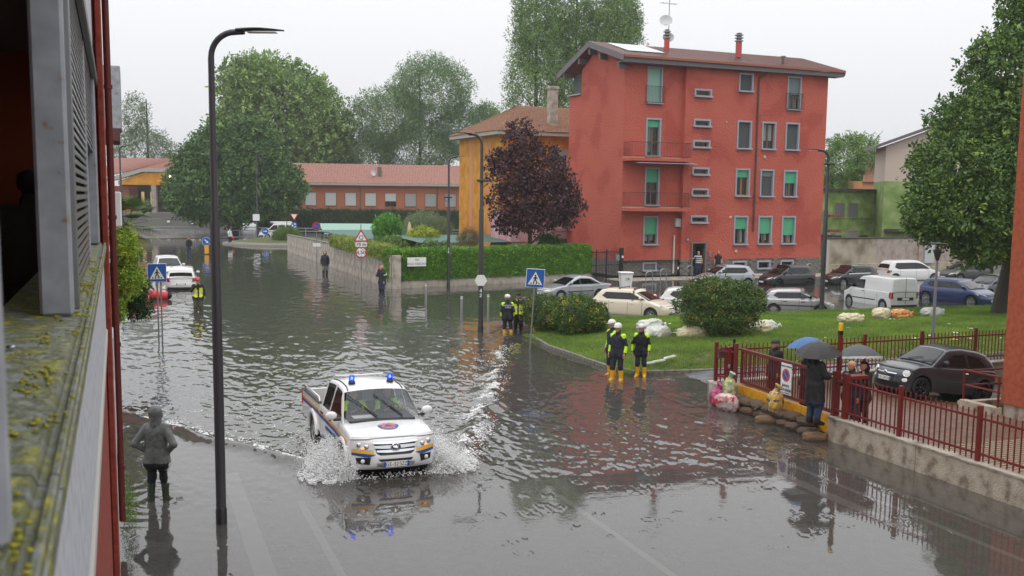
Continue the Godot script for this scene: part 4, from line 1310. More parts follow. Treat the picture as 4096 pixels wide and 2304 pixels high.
func courtyard() -> void:
	tmat("courtyard_floor", ntex(71, 0.02, ["#5a463c", "#6f5849", "#7d6a5c"], [0.2, 0.5, 0.8], 5), 0.3, 0.3, nbump(72, 0.12, 4.0), 0.3)
	tmat("orange_wall", ntex(73, 0.02, ["#96482c", "#a35034", "#a9573b"], [0.2, 0.5, 0.8], 4), 0.5, 0.85, nbump(74, 0.2, 3.0), 0.4)
	tmat("stained_wall", ntex(75, 0.012, ["#77695b", "#a09485", "#b3a899"], [0.18, 0.42, 0.8], 6), 0.35, 0.85, nbump(76, 0.1, 5.0), 0.4)
	tmat("ribbed_beige", ntex(77, 0.03, ["#857a68", "#978b78"], [0.3, 0.7], 3), 0.5, 0.7)
	# floor: level yard and the ramp going down beside the building
	var st := S()
	grid(st, func(u: float, v: float) -> Vector3:
		var x := lerpf(15.6, 32.0, u)
		var z := lerpf(-22.75, -25.9 - (x - 15.4) * 0.08, v)
		return Vector3(x, 0.1 - 0.115 * maxf(0.0, x - 20.4), z), 60, 8)
	struct("driveway", st, MC.courtyard_floor)
	st = S()
	grid(st, func(u: float, v: float) -> Vector3: return Vector3(lerpf(15.6, 21.4, u), 0.1, lerpf(-2.0, -22.76, v)), 4, 8)
	struct("yard", st, MC.courtyard_floor)
	st = S()
	for k in 60: box(st, Vector3(18.9, 0.107, -19.0 + k * 0.16), Vector3(4.6, 0.012, 0.09))
	stuff(struct("drain_grating", st, MC.ribbed_beige))
	tag(get_node("drain_grating"), "", "", "", "structure")
	# street-side wall with its fence
	var w := thing("courtyard_wall", "low stained concrete wall with a white coping beside the flooded street", "wall", Vector3(15.5, 0, 0))
	for k in 5:
		boxpart(w, "wall_panel", Vector3(0, 0.17, -19.25 + k * 3.02), Vector3(0.26, 0.74, 3.0), MC.stained_wall, 0.008)
		boxpart(w, "coping", Vector3(0.0, 0.56, -19.25 + k * 3.02), Vector3(0.3, 0.05, 3.0), MC.concrete, 0.008)
	var f := thing("street_fence", "dark red bar fence on the low stained wall along the street", "fence", Vector3(15.5, 0, 0))
	fence_run(f, Vector3(0, 0, -20.7), Vector3(0, 0, -6.0), 0.6, 1.6, 0.152, [0.155, 0.31, 0.465, 0.62, 0.775, 0.93], MC.fence_red)
	for q in [-20.72, -20.3]: boxpart(f, "gate_post", Vector3(0.02, 1.1, q), Vector3(0.12, 1.1, 0.12), MC.fence_red, 0.01)
	boxpart(f, "motor_housing", Vector3(0.35, 1.55, -20.4), Vector3(0.5, 0.08, 0.3), MC.fence_red, 0.01)
	# left pier and the short fence round to the back
	var p := thing("gate_pier", "pale concrete block under the corner of the red fence beside the gate", "pier", Vector3(15.55, 0, -25.6))
	boxpart(p, "block", Vector3(0.1, 0.15, 0), Vector3(0.9, 0.78, 0.75), MC.concrete, 0.015)
	var f2 := thing("back_fence", "dark red bar fence between the courtyard and the grass bank", "fence", Vector3.ZERO)
	fence_run(f2, Vector3(15.4, 0, -25.95), Vector3(27.0, 0, -26.85), 0.58, 1.57, 0.145, [0.0, 0.27, 0.46, 0.655, 0.85], MC.fence_red)
	var f3 := thing("corner_fence", "short return of red bars at the gate pier holding a steel mailbox plate", "fence", Vector3.ZERO)
	fence_run(f3, Vector3(15.4, 0, -25.95), Vector3(15.75, 0, -25.5), 0.55, 1.57, 0.13, [1.0], MC.fence_red)
	boxpart(f3, "plate", Vector3(15.65, 1.35, -25.9), Vector3(0.5, 0.3, 0.03), MC.steel)
	var rw := thing("retaining_wall", "long concrete retaining wall under the back fence beside the ramp", "wall", Vector3.ZERO)
	boxpart(rw, "wall", Vector3(21.2, -0.4, -26.42), Vector3(12.0, 1.8, 0.2), MC.stained_concrete, 0.0, Basis(Vector3.UP, atan(0.0775)))
	boxpart(rw, "coping", Vector3(21.2, 0.52, -26.42), Vector3(12.0, 0.06, 0.28), MC.concrete, 0.01, Basis(Vector3.UP, atan(0.0775)))
	# sliding gate with yellow flood board
	var g := thing("sliding_gate", "dark red barred sliding gate closing the courtyard entrance", "gate", Vector3(15.78, 0, 0))
	var ga := Vector3(0.06, 0, -25.35)
	var gb := Vector3(-0.1, 0, -20.95)
	var ang := atan2(4.4, 0.16) * -1.0
	var gbas := Basis(Vector3.UP, atan2(-(gb.z - ga.z), gb.x - ga.x))
	var gm := (ga + gb) * 0.5
	for y in [0.62, 1.5]: boxpart(g, "rail", gm + Vector3(0, y, 0), Vector3(4.4, 0.09, 0.06), MC.fence_red, 0.01, gbas)
	for s in [0.01, 0.5, 0.99]: boxpart(g, "stile", ga.lerp(gb, s) + Vector3(0, 1.06, 0), Vector3(0.09, 0.8, 0.055), MC.fence_red, 0.01, gbas)
	for k in 38:
		boxpart(g, "bar", ga.lerp(gb, (k + 0.5) / 38.0) + Vector3(0, 1.06, 0), Vector3(0.02, 0.8, 0.02), MC.fence_red, 0.0, gbas)
	st = S()
	for k in 30: tube(st, [ga.lerp(gb, 0.0) + Vector3(-0.04, 0.68 + k * 0.026, 0), gb + Vector3(-0.04, 0.68 + k * 0.026, 0)], 0.0022, 3, false)
	stuff(put(g, "wire_mesh", st, MC.fence_red))
	boxpart(g, "track_post", Vector3(-0.02, 0.95, -25.62), Vector3(0.06, 1.65, 0.06), MC.black_plastic, 0.01)
	boxpart(g, "lock_box", Vector3(-0.05, 1.05, -25.72), Vector3(0.28, 1.0, 0.2), MC.fence_red, 0.02)
	boxpart(g, "lock", Vector3(-0.16, 1.0, -25.62), Vector3(0.06, 0.12, 0.1), MC.steel, 0.02)
	var fb := thing("flood_board", "bright yellow flood board across the foot of the sliding gate", "board", Vector3(15.66, 0, 0))
	tmat("yellow_board", ntex(78, 0.02, ["#c28a14", "#d0961a", "#d89f22"], [0.2, 0.5, 0.8], 4), 0.5, 0.5)
	boxpart(fb, "board", gm + Vector3(0.0, 0.33, 0), Vector3(4.5, 0.46, 0.05), MC.yellow_board, 0.008, gbas)
	for s in [0.08, 0.5, 0.92]: boxpart(fb, "clamp", ga.lerp(gb, s) + Vector3(-0.04, 0.34, 0), Vector3(0.05, 0.44, 0.02), MC.yellow_board, 0.005, gbas)
	var gp := thing("beacon_post", "red gate post topped by a yellow warning beacon", "post", Vector3(15.62, 0, -20.75))
	boxpart(gp, "post", Vector3(0, 1.5, 0), Vector3(0.09, 2.0, 0.09), MC.fence_red, 0.01)
	boxpart(gp, "collar", Vector3(0, 2.55, 0), Vector3(0.1, 0.1, 0.1), MC.black_plastic, 0.01)
	st = S()
	lathe(st, [Vector2(0.055, 0), Vector2(0.055, 0.16), Vector2(0.05, 0.18), Vector2(0, 0.18)], 12, Transform3D(Basis(), Vector3(0, 2.6, 0)))
	put(gp, "beacon", st, mat("beacon_yellow", "d8b21c", 0.3))
	# no-parking plate on the gate
	var ns := thing("driveway_sign", "white no-parking plate reading passo carrabile on the gate", "sign", Vector3(15.68, 1.02, -22.95), -PI / 2)
	boxpart(ns, "plate", Vector3(0, 0.06, 0), Vector3(0.46, 0.8, 0.015), MC.sign_white, 0.004)
	st = S()
	extr(st, circle(Vector2(0, 0.16), 0.17), 0.008, 0.012)
	put(ns, "ring", st, mat("sign_orange_red", "c8553c", 0.4))
	st = S()
	extr(st, circle(Vector2(0, 0.16), 0.125), 0.012, 0.015)
	put(ns, "disc", st, MC.sign_blue)
	boxpart(ns, "bar", Vector3(0, 0.16, 0.015), Vector3(0.27, 0.04, 0.006), MC.sign_orange_red, 0.0, Basis(Vector3.BACK, -PI / 4))
	text(ns, "lettering", "Comune di Milano", 0.045, MC.ink, Vector3(0, 0.39, 0.011))
	text(ns, "lettering", "passo", 0.085, MC.ink, Vector3(0, -0.1, 0.011), Basis(), 0.004, true)
	text(ns, "lettering", "carrabile", 0.085, MC.ink, Vector3(0, -0.215, 0.011), Basis(), 0.004, true)
	text(ns, "lettering", "aut. n. 1997/2013", 0.035, MC.ink, Vector3(0, -0.3, 0.011))
	# orange building on the right
	var ob := thing("orange_building", "orange rendered building on a grey plinth beside the courtyard", "building", Vector3(21.2, 0, -21.4))
	boxpart(ob, "wall", Vector3(6.0, 7.5, 7.0), Vector3(12.0, 14.1, 14.0), MC.orange_wall)
	boxpart(ob, "plinth", Vector3(6.05, 0.0, 7.05), Vector3(12.0, 0.9, 14.0), MC.stained_wall)
	boxpart(ob, "vent_recess", Vector3(-0.0, 0.33, 2.6), Vector3(0.12, 0.22, 2.6), MC.room_dark)
	boxpart(ob, "ledge", Vector3(-0.12, 0.14, 2.6), Vector3(0.35, 0.06, 2.8), MC.concrete, 0.01)
	st = S()
	tube(st, [Vector3(-0.03, 0.1, 1.15), Vector3(-0.03, 2.9, 1.15)], 0.02, 6)
	put(ob, "cable_pipe", st, MC.pipe_white)
	st = S()
	tube(st, [Vector3(-0.03, 2.9, 1.15), Vector3(-0.04, 3.1, 0.95), Vector3(-0.05, 3.9, 0.75)], 0.008, 4)
	put(ob, "cable", st, MC.ink)
	# ramp parapet with red rails
	var rp := thing("ramp_railing", "red two-bar railing on a low concrete kerb above the ramp", "railing", Vector3(21.2, 0, -21.4))
	boxpart(rp, "kerb_wall", Vector3(-0.05, 0.12, -0.65), Vector3(0.22, 0.4, 1.3), MC.stained_wall, 0.01)
	boxpart(rp, "kerb_wall", Vector3(2.5, -0.2, -1.35), Vector3(5.2, 0.9, 0.18), MC.stained_wall, 0.01)
	for y in [0.72, 1.12]:
		boxpart(rp, "rail", Vector3(-0.05, y, -0.65), Vector3(0.045, 0.045, 1.3), MC.fence_red, 0.006)
		boxpart(rp, "rail", Vector3(2.4, y - 0.03, -1.32), Vector3(4.9, 0.045, 0.045), MC.fence_red, 0.006)
	for z in [-0.05, -1.28]: boxpart(rp, "post", Vector3(-0.05, 0.7, z), Vector3(0.05, 0.9, 0.05), MC.fence_red, 0.006)

# ---------------------------------------------------------------- vehicles: +x forward, y up, +z to the driver's right
class Shell:
	var s: Dictionary
	var hw: float
	var xf: float
	var xr: float
	func _init(d: Dictionary) -> void:
		s = d
		hw = d.W * 0.5
		xf = d.L * 0.5 - d.get("bowf", 0.42)
		xr = -d.L * 0.5 + d.get("bowr", 0.2)
	static func pw(a: Array, x: float) -> float:
		if x <= a[0].x: return a[0].y
		for i in a.size() - 1:
			if x <= a[i + 1].x: return lerpf(a[i].y, a[i + 1].y, (x - a[i].x) / maxf(a[i + 1].x - a[i].x, 1e-6))
		return a[-1].y
	func prof(y: float) -> float:
		return pw(s.get("prof", [Vector2(0.15, 0.93), Vector2(0.3, 0.975), Vector2(0.52, 1.0), Vector2(0.72, 0.99), Vector2(0.92, 0.955), Vector2(1.15, 0.92)]), y)
	func w(x: float) -> float:
		var q := clampf((x - (s.L * 0.5 - 1.3)) / 1.3, 0, 1)
		var r := clampf((-s.L * 0.5 + 1.0 - x) / 1.0, 0, 1)
		return hw * (1.0 - s.get("taf", 0.09) * q * q - s.get("tar", 0.07) * r * r)
	func deck(x: float) -> float: return pw(s.deck, x)
	func side(x: float, y: float, off := 0.0) -> Vector3: return Vector3(x, y, w(x) * prof(y) + off)
	func nose(q: float, y: float, off := 0.0) -> Vector3:
		var k: float = pw(s.nose, y) + s.get("bowf", 0.42)
		return Vector3(xf + k * (1.0 - pow(absf(q), s.get("pf", 2.6))) + off, y, q * w(xf) * prof(y))
	func tail(q: float, y: float, off := 0.0) -> Vector3:
		var k: float = pw(s.tail, y) + s.get("bowr", 0.2)
		return Vector3(xr - k * (1.0 - pow(absf(q), s.get("pr", 3.5))) - off, y, q * w(xr) * prof(y))
	func belt(x: float) -> float: return deck(x) - 0.03
	func gz(x: float, y: float) -> float:   # half width of the glasshouse
		return w(x) * prof(belt(x)) - 0.012 - maxf(0.0, y - belt(x)) * s.get("lean", 0.36)
	func roof_y(x: float) -> float: return pw(s.roof, x)
	func gtop(x: float, z: float, y: float) -> float:
		var e := gz(x, y) - 0.04
		return y + s.get("crown", 0.035) * (1.0 - pow(clampf(absf(z) / maxf(e, 0.1), 0, 1), 2.0))

func wheel(parent: Node3D, at: Vector3, R: float, wd: float, style: String, out: float) -> void:
	var key := "%s_%.3f_%.2f" % [style, R, wd]
	var b := Basis(Vector3.RIGHT, PI / 2 * out)
	if not MC.has("w" + key):
		var st := S()
		var r := R * 0.64
		lathe(st, [Vector2(r, -wd * 0.5), Vector2(R - 0.03, -wd * 0.5), Vector2(R, -wd * 0.36), Vector2(R, wd * 0.36), Vector2(R - 0.03, wd * 0.5), Vector2(r + 0.02, wd * 0.5), Vector2(r, wd * 0.42), Vector2(r, -wd * 0.5)], 28)
		MC["w" + key] = fin(st)
		st = S()
		lathe(st, [Vector2(r + 0.012, wd * 0.47), Vector2(r - 0.005, wd * 0.49), Vector2(r - 0.02, wd * 0.44), Vector2(r - 0.025, wd * 0.2), Vector2(0.0, wd * 0.2)], 28)
		var n: int = {"alloy5": 5, "alloy7": 7, "hub": 9, "steel": 12}.get(style, 6)
		for k in n:
			var a := TAU * k / n
			var sw := r * (0.34 if style == "hub" else 0.2)
			box(st, Vector3(cos(a), 0, sin(a)) * r * 0.52 + Vector3(0, wd * 0.36, 0), Vector3(r * 0.9, wd * 0.14, sw), Basis(Vector3.UP, -a))
		lathe(st, [Vector2(r * 0.3, wd * 0.3), Vector2(r * 0.26, wd * 0.47), Vector2(0, wd * 0.48)], 14)
		MC["r" + key] = fin(st)
	var wn := Node3D.new()
	wn.name = "wheel"
	parent.add_child(wn, true)
	wn.transform = Transform3D(b, at)
	put(wn, "tyre", MC["w" + key], MC.black_rubber)
	put(wn, "rim", MC["r" + key], MC.rim_black if style == "alloy7" else (MC.black_plastic if style == "steel" else MC.rim_silver))

func number_plate(parent: Node3D, at: Vector3, b: Basis, txt: String) -> void:
	var p := boxpart(parent, "number_plate", at, Vector3(0.52, 0.112, 0.014), MC.plate_white, 0.003, b)
	for x in [-0.24, 0.24]: boxpart(p, "blue_band", Vector3(x, 0, 0.007), Vector3(0.045, 0.108, 0.004), MC.plate_blue)
	if txt != "": text(p, "characters", txt, 0.078, MC.ink, Vector3(0, 0, 0.009), Basis(), 0.003)

func strip(sh: Shell, pts: Array, wd: float, off: float, sg: float) -> SurfaceTool:
	# a narrow band laid on the flank through (x, y) points
	var st := S()
	for i in pts.size() - 1:
		var n := 6
		for k in n:
			var a: Vector2 = pts[i].lerp(pts[i + 1], float(k) / n)
			var c: Vector2 = pts[i].lerp(pts[i + 1], float(k + 1) / n)
			var d := (c - a).orthogonal().normalized() * wd * 0.5
			var v := func(p: Vector2) -> Vector3:
				var q := sh.side(p.x, p.y, off)
				q.z *= sg
				return q
			quad(st, v.call(a - d), v.call(c - d), v.call(c + d), v.call(a + d))
	return st

func car_shell(car: Node3D, d: Dictionary) -> Shell:
	var sh := Shell.new(d)
	var paint: Material = d.paint
	var R: float = d.R
	var Ra := R + 0.055
	# ------ lower body
	var xs := []
	var x := sh.xr
	while x < sh.xf:
		xs.append(x)
		x += 0.08
	xs.append(sh.xf)
	for ax in [d.xfa, d.xra]:
		for k in 13:
			var t := cos(PI * k / 12.0)
			xs.append(ax + Ra * t)
		xs.append(ax + Ra + 0.004)
		xs.append(ax - Ra - 0.004)
	for p in d.deck:
		if p.x > sh.xr and p.x < sh.xf: xs.append(p.x)
	xs.sort()
	var rings := []
	var sill: float = d.get("sill", 0.2)
	for xx in xs:
		if xx < sh.xr - 1e-4 or xx > sh.xf + 1e-4: continue
		var yb := sill
		for ax in [d.xfa, d.xra]:
			var dx: float = absf(xx - ax)
			if dx <= Ra + 1e-5: yb = maxf(yb, minf(R + sqrt(maxf(Ra * Ra - dx * dx, 0.0)), sh.deck(xx) - 0.07))
		var yt := sh.deck(xx)
		var w := sh.w(xx)
		var ring := [Vector3(xx, yb, 0), Vector3(xx, yb, w * 0.86), Vector3(xx, yb, w * sh.prof(yb) - 0.012)]
		for j in 7:
			var y := lerpf(yb + 0.012, maxf(yt - 0.05, yb + 0.014), j / 6.0)
			ring.append(Vector3(xx, y, w * sh.prof(y)))
		var wt := w * sh.prof(yt)
		ring.append(Vector3(xx, yt - 0.018, wt - 0.012))
		ring.append(Vector3(xx, yt, wt - 0.05))
		for q in [0.75, 0.5, 0.25, 0.0]: ring.append(Vector3(xx, yt + 0.03 * (1.0 - q * q / 0.8), (wt - 0.05) * q))
		rings.append(ring)
	var st := S()
	for i in rings.size() - 1:
		for j in rings[i].size() - 1:
			st.set_smooth_group(2 if j < 2 else 1)
			var a: Vector3 = rings[i][j]
			var b: Vector3 = rings[i + 1][j]
			var c: Vector3 = rings[i + 1][j + 1]
			var e: Vector3 = rings[i][j + 1]
			quad(st, a, b, c, e)
			var m := Vector3(1, 1, -1)
			quad(st, b * m, a * m, e * m, c * m)
	# front and rear ends
	var yn: float = d.nose[-1].x
	var yn0: float = d.nose[0].x
	grid(st, func(u: float, v: float) -> Vector3: return sh.nose(1.0 - 2.0 * u, lerpf(yn0, yn, v)), 24, 18, 1)
	var yd := sh.deck(sh.xf)
	grid(st, func(u: float, v: float) -> Vector3:
		var q := 1.0 - 2.0 * u
		var p := sh.nose(q, yn)
		var zz: float = q * (sh.w(sh.xf) * sh.prof(yd) - 0.05)
		return Vector3(sh.xf, yd + 0.03 * (1.0 - q * q), zz).lerp(p, v) + Vector3(0, 0.035 * sin(v * PI), 0), 24, 6, 1)
	var yt1: float = d.tail[-1].x
	var yt0: float = d.tail[0].x
	grid(st, func(u: float, v: float) -> Vector3: return sh.tail(2.0 * u - 1.0, lerpf(yt0, yt1, v)), 20, 16, 1)
	var yd2 := sh.deck(sh.xr)
	grid(st, func(u: float, v: float) -> Vector3:
		var q := 2.0 * u - 1.0
		var p := sh.tail(q, yt1)
		return Vector3(sh.xr, yd2 + 0.03 * (1.0 - q * q), q * (sh.w(sh.xr) * sh.prof(yd2) - 0.05)).lerp(p, v), 20, 4, 1)
	put(car, "body", st, paint)
	st = S()
	box(st, Vector3((sh.xf + sh.xr) * 0.5, sill + 0.03, 0), Vector3(sh.xf - sh.xr, 0.05, sh.hw * 1.7))
	for ax in [d.xfa, d.xra]: lathe(st, [Vector2(Ra - 0.004, -sh.hw * 0.93), Vector2(Ra - 0.004, sh.hw * 0.93)], 28, Transform3D(Basis(Vector3.RIGHT, PI / 2), Vector3(ax, R, 0)))
	put(car, "underbody", st, MC.black_plastic)
	return sh

func glasshouse(car: Node3D, sh: Shell, d: Dictionary, skip = null) -> void:
	var roof: Array = d.roof
	var xs := []
	for i in roof.size() - 1:
		var n := maxi(1, ceili((roof[i + 1].x - roof[i].x) / 0.07))
		for k in n: xs.append(lerpf(roof[i].x, roof[i + 1].x, float(k) / n))
	xs.append(roof[-1].x)
	var rings := []
	for x in xs:
		var yb := sh.belt(x)
		var yt := maxf(sh.roof_y(x), yb + 0.004)
		var ring := []
		var rr := minf(0.06, (yt - yb) * 0.4)
		for j in 4:
			var y := lerpf(yb, yt - rr, j / 3.0)
			ring.append(Vector3(x, y, sh.gz(x, y)))
		var e := sh.gz(x, yt) - 0.04
		ring.append(Vector3(x, yt - rr * 0.3, e + 0.028))
		for q in [1.0, 0.8, 0.55, 0.28, 0.0]: ring.append(Vector3(x, sh.gtop(x, e * q, yt), e * q))
		rings.append(ring)
	var st := S()
	for i in rings.size() - 1:
		for j in rings[i].size() - 1:
			st.set_smooth_group(1)
			var xm: float = (xs[i] + xs[i + 1]) * 0.5
			if skip != null and skip.call(xm, j): continue
			var a: Vector3 = rings[i][j]
			var b: Vector3 = rings[i + 1][j]
			var c: Vector3 = rings[i + 1][j + 1]
			var e: Vector3 = rings[i][j + 1]
			quad(st, a, b, c, e)
			var m := Vector3(1, 1, -1)
			quad(st, b * m, a * m, e * m, c * m)
	put(car, "cabin", st, d.get("roof_paint", d.paint))
	# side glass
	for sg in [1.0, -1.0]:
		var f := func(off: float) -> Callable: return func(p: Vector2) -> Vector3: return Vector3(p.x, p.y, (sh.gz(p.x, p.y) + off) * sg)
		if d.has("dlo"): put(car, "window_trim", patch(S(), d.dlo, 0.25, f.call(0.006), sg < 0), d.get("trim_mat", MC.black_plastic))
		for w in d.windows: put(car, "side_window", patch(S(), w, 0.25, f.call(0.011), sg < 0), d.get("side_glass", MC.car_glass))
	# windscreen and rear window
	for g in d.screens:   # [from point on the roof line, to point, inset, name]
		var a: Vector2 = g[0]
		var b: Vector2 = g[1]
		var nn := (b - a).orthogonal().normalized()
		if nn.y < 0: nn = -nn
		for lay in ([[0.0, 0.013, d.front_glass, g[3]]] if d.has("front_glass") else [[0.0, 0.008, MC.black_plastic, "screen_trim"], [0.035, 0.013, MC.car_glass, g[3]]]):
			st = S()
			grid(st, func(u: float, v: float) -> Vector3:
				var p := a.lerp(b, lerpf(lay[0] * 0.6, 1.0 - lay[0] * 0.6, v))
				var e: float = sh.gz(p.x, p.y) - g[2] - lay[0]
				var z := lerpf(e, -e, u)
				return Vector3(p.x + nn.x * lay[1], sh.gtop(p.x, z, p.y) + nn.y * lay[1], z), 14, 6, 1)
			put(car, lay[3], st, lay[2])

func make_car(called: String, label: String, at: Vector3, heading: float, d: Dictionary, group := "cars standing in the flood water") -> Node3D:
	var car := thing(called, label, d.get("cat", "car"), at, hd(heading), group)
	var sh := car_shell(car, d)
	glasshouse(car, sh, d)
	for ax in [d.xfa, d.xra]:
		for sg in [1.0, -1.0]: wheel(car, Vector3(ax, d.R, sg * (sh.w(ax) * 0.99 - 0.1)), d.R, 0.19, d.get("wheel", "hub"), sg)
	for sg in [1.0, -1.0]:
		for x in d.get("gaps", []):
			put(car, "door_gap", strip(sh, [Vector2(x, sh.s.get("sill", 0.2) + 0.1), Vector2(x + 0.02, sh.deck(x) - 0.05)], 0.014, 0.003, sg), MC.black_plastic)
		for q in d.get("handles", []):
			var hp := sh.side(q.x, q.y, 0.012)
			boxpart(car, "door_handle", Vector3(hp.x, hp.y, hp.z * sg), Vector3(0.2, 0.035, 0.035), d.get("handle_mat", d.paint), 0.012)
		if d.has("moulding"): put(car, "side_moulding", strip(sh, d.moulding, 0.05, 0.012, sg), d.get("moulding_mat", MC.black_plastic))
		if d.has("mirror"):
			var mp: Vector2 = d.mirror
			var st := S()
			ball(st, Vector3.ZERO, Vector3(0.07, 0.085, 0.12), 10, 7)
			var mz := sh.gz(mp.x, mp.y) + 0.14
			put(car, "mirror", st, d.get("mirror_mat", d.paint), Vector3(mp.x, mp.y + 0.04, mz * sg))
			boxpart(car, "mirror_arm", Vector3(mp.x - 0.01, mp.y - 0.03, (mz - 0.08) * sg), Vector3(0.05, 0.05, 0.14), MC.black_plastic, 0.01)
		for l in d.get("lights", []):   # [end, polygon in (share of half width, y), material, name, lift]
			var pts := PackedVector2Array()
			for p in l[1]: pts.append(Vector2(p.x * sg, p.y))
			var f: Callable
			if l[0] == "nose": f = func(p: Vector2) -> Vector3: return sh.nose(p.x, p.y, l[4])
			elif l[0] == "tail": f = func(p: Vector2) -> Vector3: return sh.tail(p.x, p.y, l[4])
			else: f = func(p: Vector2) -> Vector3:
				var v := sh.side(p.x * sg, p.y, l[4])
				return Vector3(v.x, v.y, v.z * sg)
			put(car, l[3], patch(S(), pts, 0.07, f), l[2])
	for l in d.get("fascia", []):
		var f: Callable = (func(p: Vector2) -> Vector3: return sh.nose(p.x, p.y, l[4])) if l[0] == "nose" else (func(p: Vector2) -> Vector3: return sh.tail(p.x, p.y, l[4]))
		put(car, l[3], patch(S(), l[1], 0.07, f), l[2])
	var py: Vector2 = d.get("plates", Vector2(0.42, 0.6))
	number_plate(car, sh.nose(0, py.x, 0.02), Basis(Vector3.UP, PI / 2), d.get("plate", ""))
	number_plate(car, sh.tail(0, py.y, 0.02), Basis(Vector3.UP, -PI / 2), d.get("plate", ""))
	if d.has("wipers"):
		for z in d.wipers:
			var a: Vector2 = d.screens[0][0]
			var b: Vector2 = d.screens[0][1]
			var p0 := a.lerp(b, 0.03)
			var p1 := a.lerp(b, 0.3)
			var st := S()
			tube(st, [Vector3(p0.x + 0.02, sh.gtop(p0.x, z, p0.y) + 0.03, z), Vector3(p1.x + 0.03, sh.gtop(p1.x, z - 0.35, p1.y) + 0.03, z - 0.45)], 0.01, 5)
			put(car, "wiper", st, MC.black_plastic)
	return car

func qp(a: Array) -> Array:
	var r := []
	for i in range(0, a.size(), 2): r.append(Vector2(a[i], a[i + 1]))
	return r

# body styles ------------------------------------------------------------
func hatch(L: float, W: float, Ht: float, paint: Material, o := {}) -> Dictionary:
	# five-door hatchback or tall crossover
	var f := L * 0.5
	var bt: float = o.get("belt", 0.93)
	var hood: float = o.get("hood", bt - 0.04)
	var cow: float = f - o.get("cowl", 1.06)
	var d := {"L": L, "W": W, "paint": paint, "R": o.get("R", 0.305), "xfa": f - 0.82, "xra": -f + 0.66, "bowf": 0.36, "bowr": 0.2, "lean": 0.34,
		"deck": qp([-f, bt - 0.06, -f + 0.3, bt + 0.015, cow, bt - 0.01, cow + 0.25, hood, f - 0.4, hood - 0.16]),
		"nose": qp([0.2, -0.1, 0.28, -0.02, 0.42, 0.0, 0.55, -0.01, 0.64, -0.07, hood - 0.2, -0.16]),
		"tail": qp([0.24, -0.06, 0.32, 0.0, 0.55, 0.02, 0.7, -0.03, bt - 0.06, -0.09]),
		"roof": qp([-f + 0.14, bt - 0.02, -f + 0.34, Ht - 0.3, -f + 0.52, Ht - 0.1, -f + 0.85, Ht - 0.03, -0.2, Ht, 0.3, Ht - 0.02, cow - 0.78, Ht - 0.1, cow - 0.62, Ht - 0.17, cow + 0.16, bt - 0.03])}
	var wf := cow - 0.62
	d.screens = [[Vector2(cow + 0.1, bt + 0.02), Vector2(wf - 0.02, Ht - 0.165), 0.07, "windscreen"], [Vector2(-f + 0.17, bt + 0.06), Vector2(-f + 0.33, Ht - 0.3), 0.1, "rear_window"]]
	var ty := Ht - 0.15
	d.dlo = poly([-f + 0.62, bt + 0.16, -f + 0.8, ty - 0.02, 0.1, ty, cow - 0.72, ty - 0.07, cow - 0.05, bt + 0.06, -f + 0.9, bt + 0.03])
	d.windows = [poly([cow - 0.2, bt + 0.07, cow - 0.76, ty - 0.1, 0.12, ty - 0.035, 0.05, bt + 0.06]), poly([-0.04, bt + 0.06, 0.02, ty - 0.035, -f + 1.12, ty - 0.05, -f + 1.05, bt + 0.07]), poly([-f + 0.98, bt + 0.09, -f + 1.04, ty - 0.06, -f + 0.84, ty - 0.07, -f + 0.72, bt + 0.18])]
	d.gaps = [cow - 0.22, 0.0, -f + 1.02]
	d.handles = [Vector2(0.2, bt - 0.14), Vector2(-f + 1.22, bt - 0.12)]
	d.mirror = Vector2(cow - 0.28, bt + 0.1)
	d.wipers = [0.3, -0.25]
	var hy: float = hood - 0.27
	d.lights = [["nose", qp([0.5, hy - 0.02, 0.98, hy + 0.09, 0.97, hy + 0.15, 0.62, hy + 0.08]), MC.lamp_glass, "headlight", 0.012], ["side", qp([sh_x(d), hy + 0.1, sh_x(d) - 0.3, hy + 0.17, sh_x(d) - 0.02, hy + 0.02]), MC.lamp_glass, "headlight_side", 0.006],
		["tail", qp([0.72, 0.72, 0.99, 0.74, 0.99, bt - 0.06, 0.8, bt - 0.08]), MC.red_lamp, "tail_light", 0.012], ["side", qp([-f + 0.21, 0.72, -f + 0.36, 0.86, -f + 0.34, bt - 0.03, -f + 0.21, bt - 0.07]), MC.red_lamp, "tail_light_side", 0.008]]
	d.fascia = [["nose", poly([-0.42, 0.3, 0.42, 0.3, 0.5, 0.36, -0.5, 0.36]), MC.black_plastic, "air_intake", 0.008], ["nose", poly([-0.4, hood - 0.32, 0.4, hood - 0.32, 0.44, hood - 0.27, -0.44, hood - 0.27]), MC.black_plastic, "grille", 0.008]]
	d.merge(o, true)
	return d

func sh_x(d: Dictionary) -> float:
	return d.L * 0.5 - d.bowf

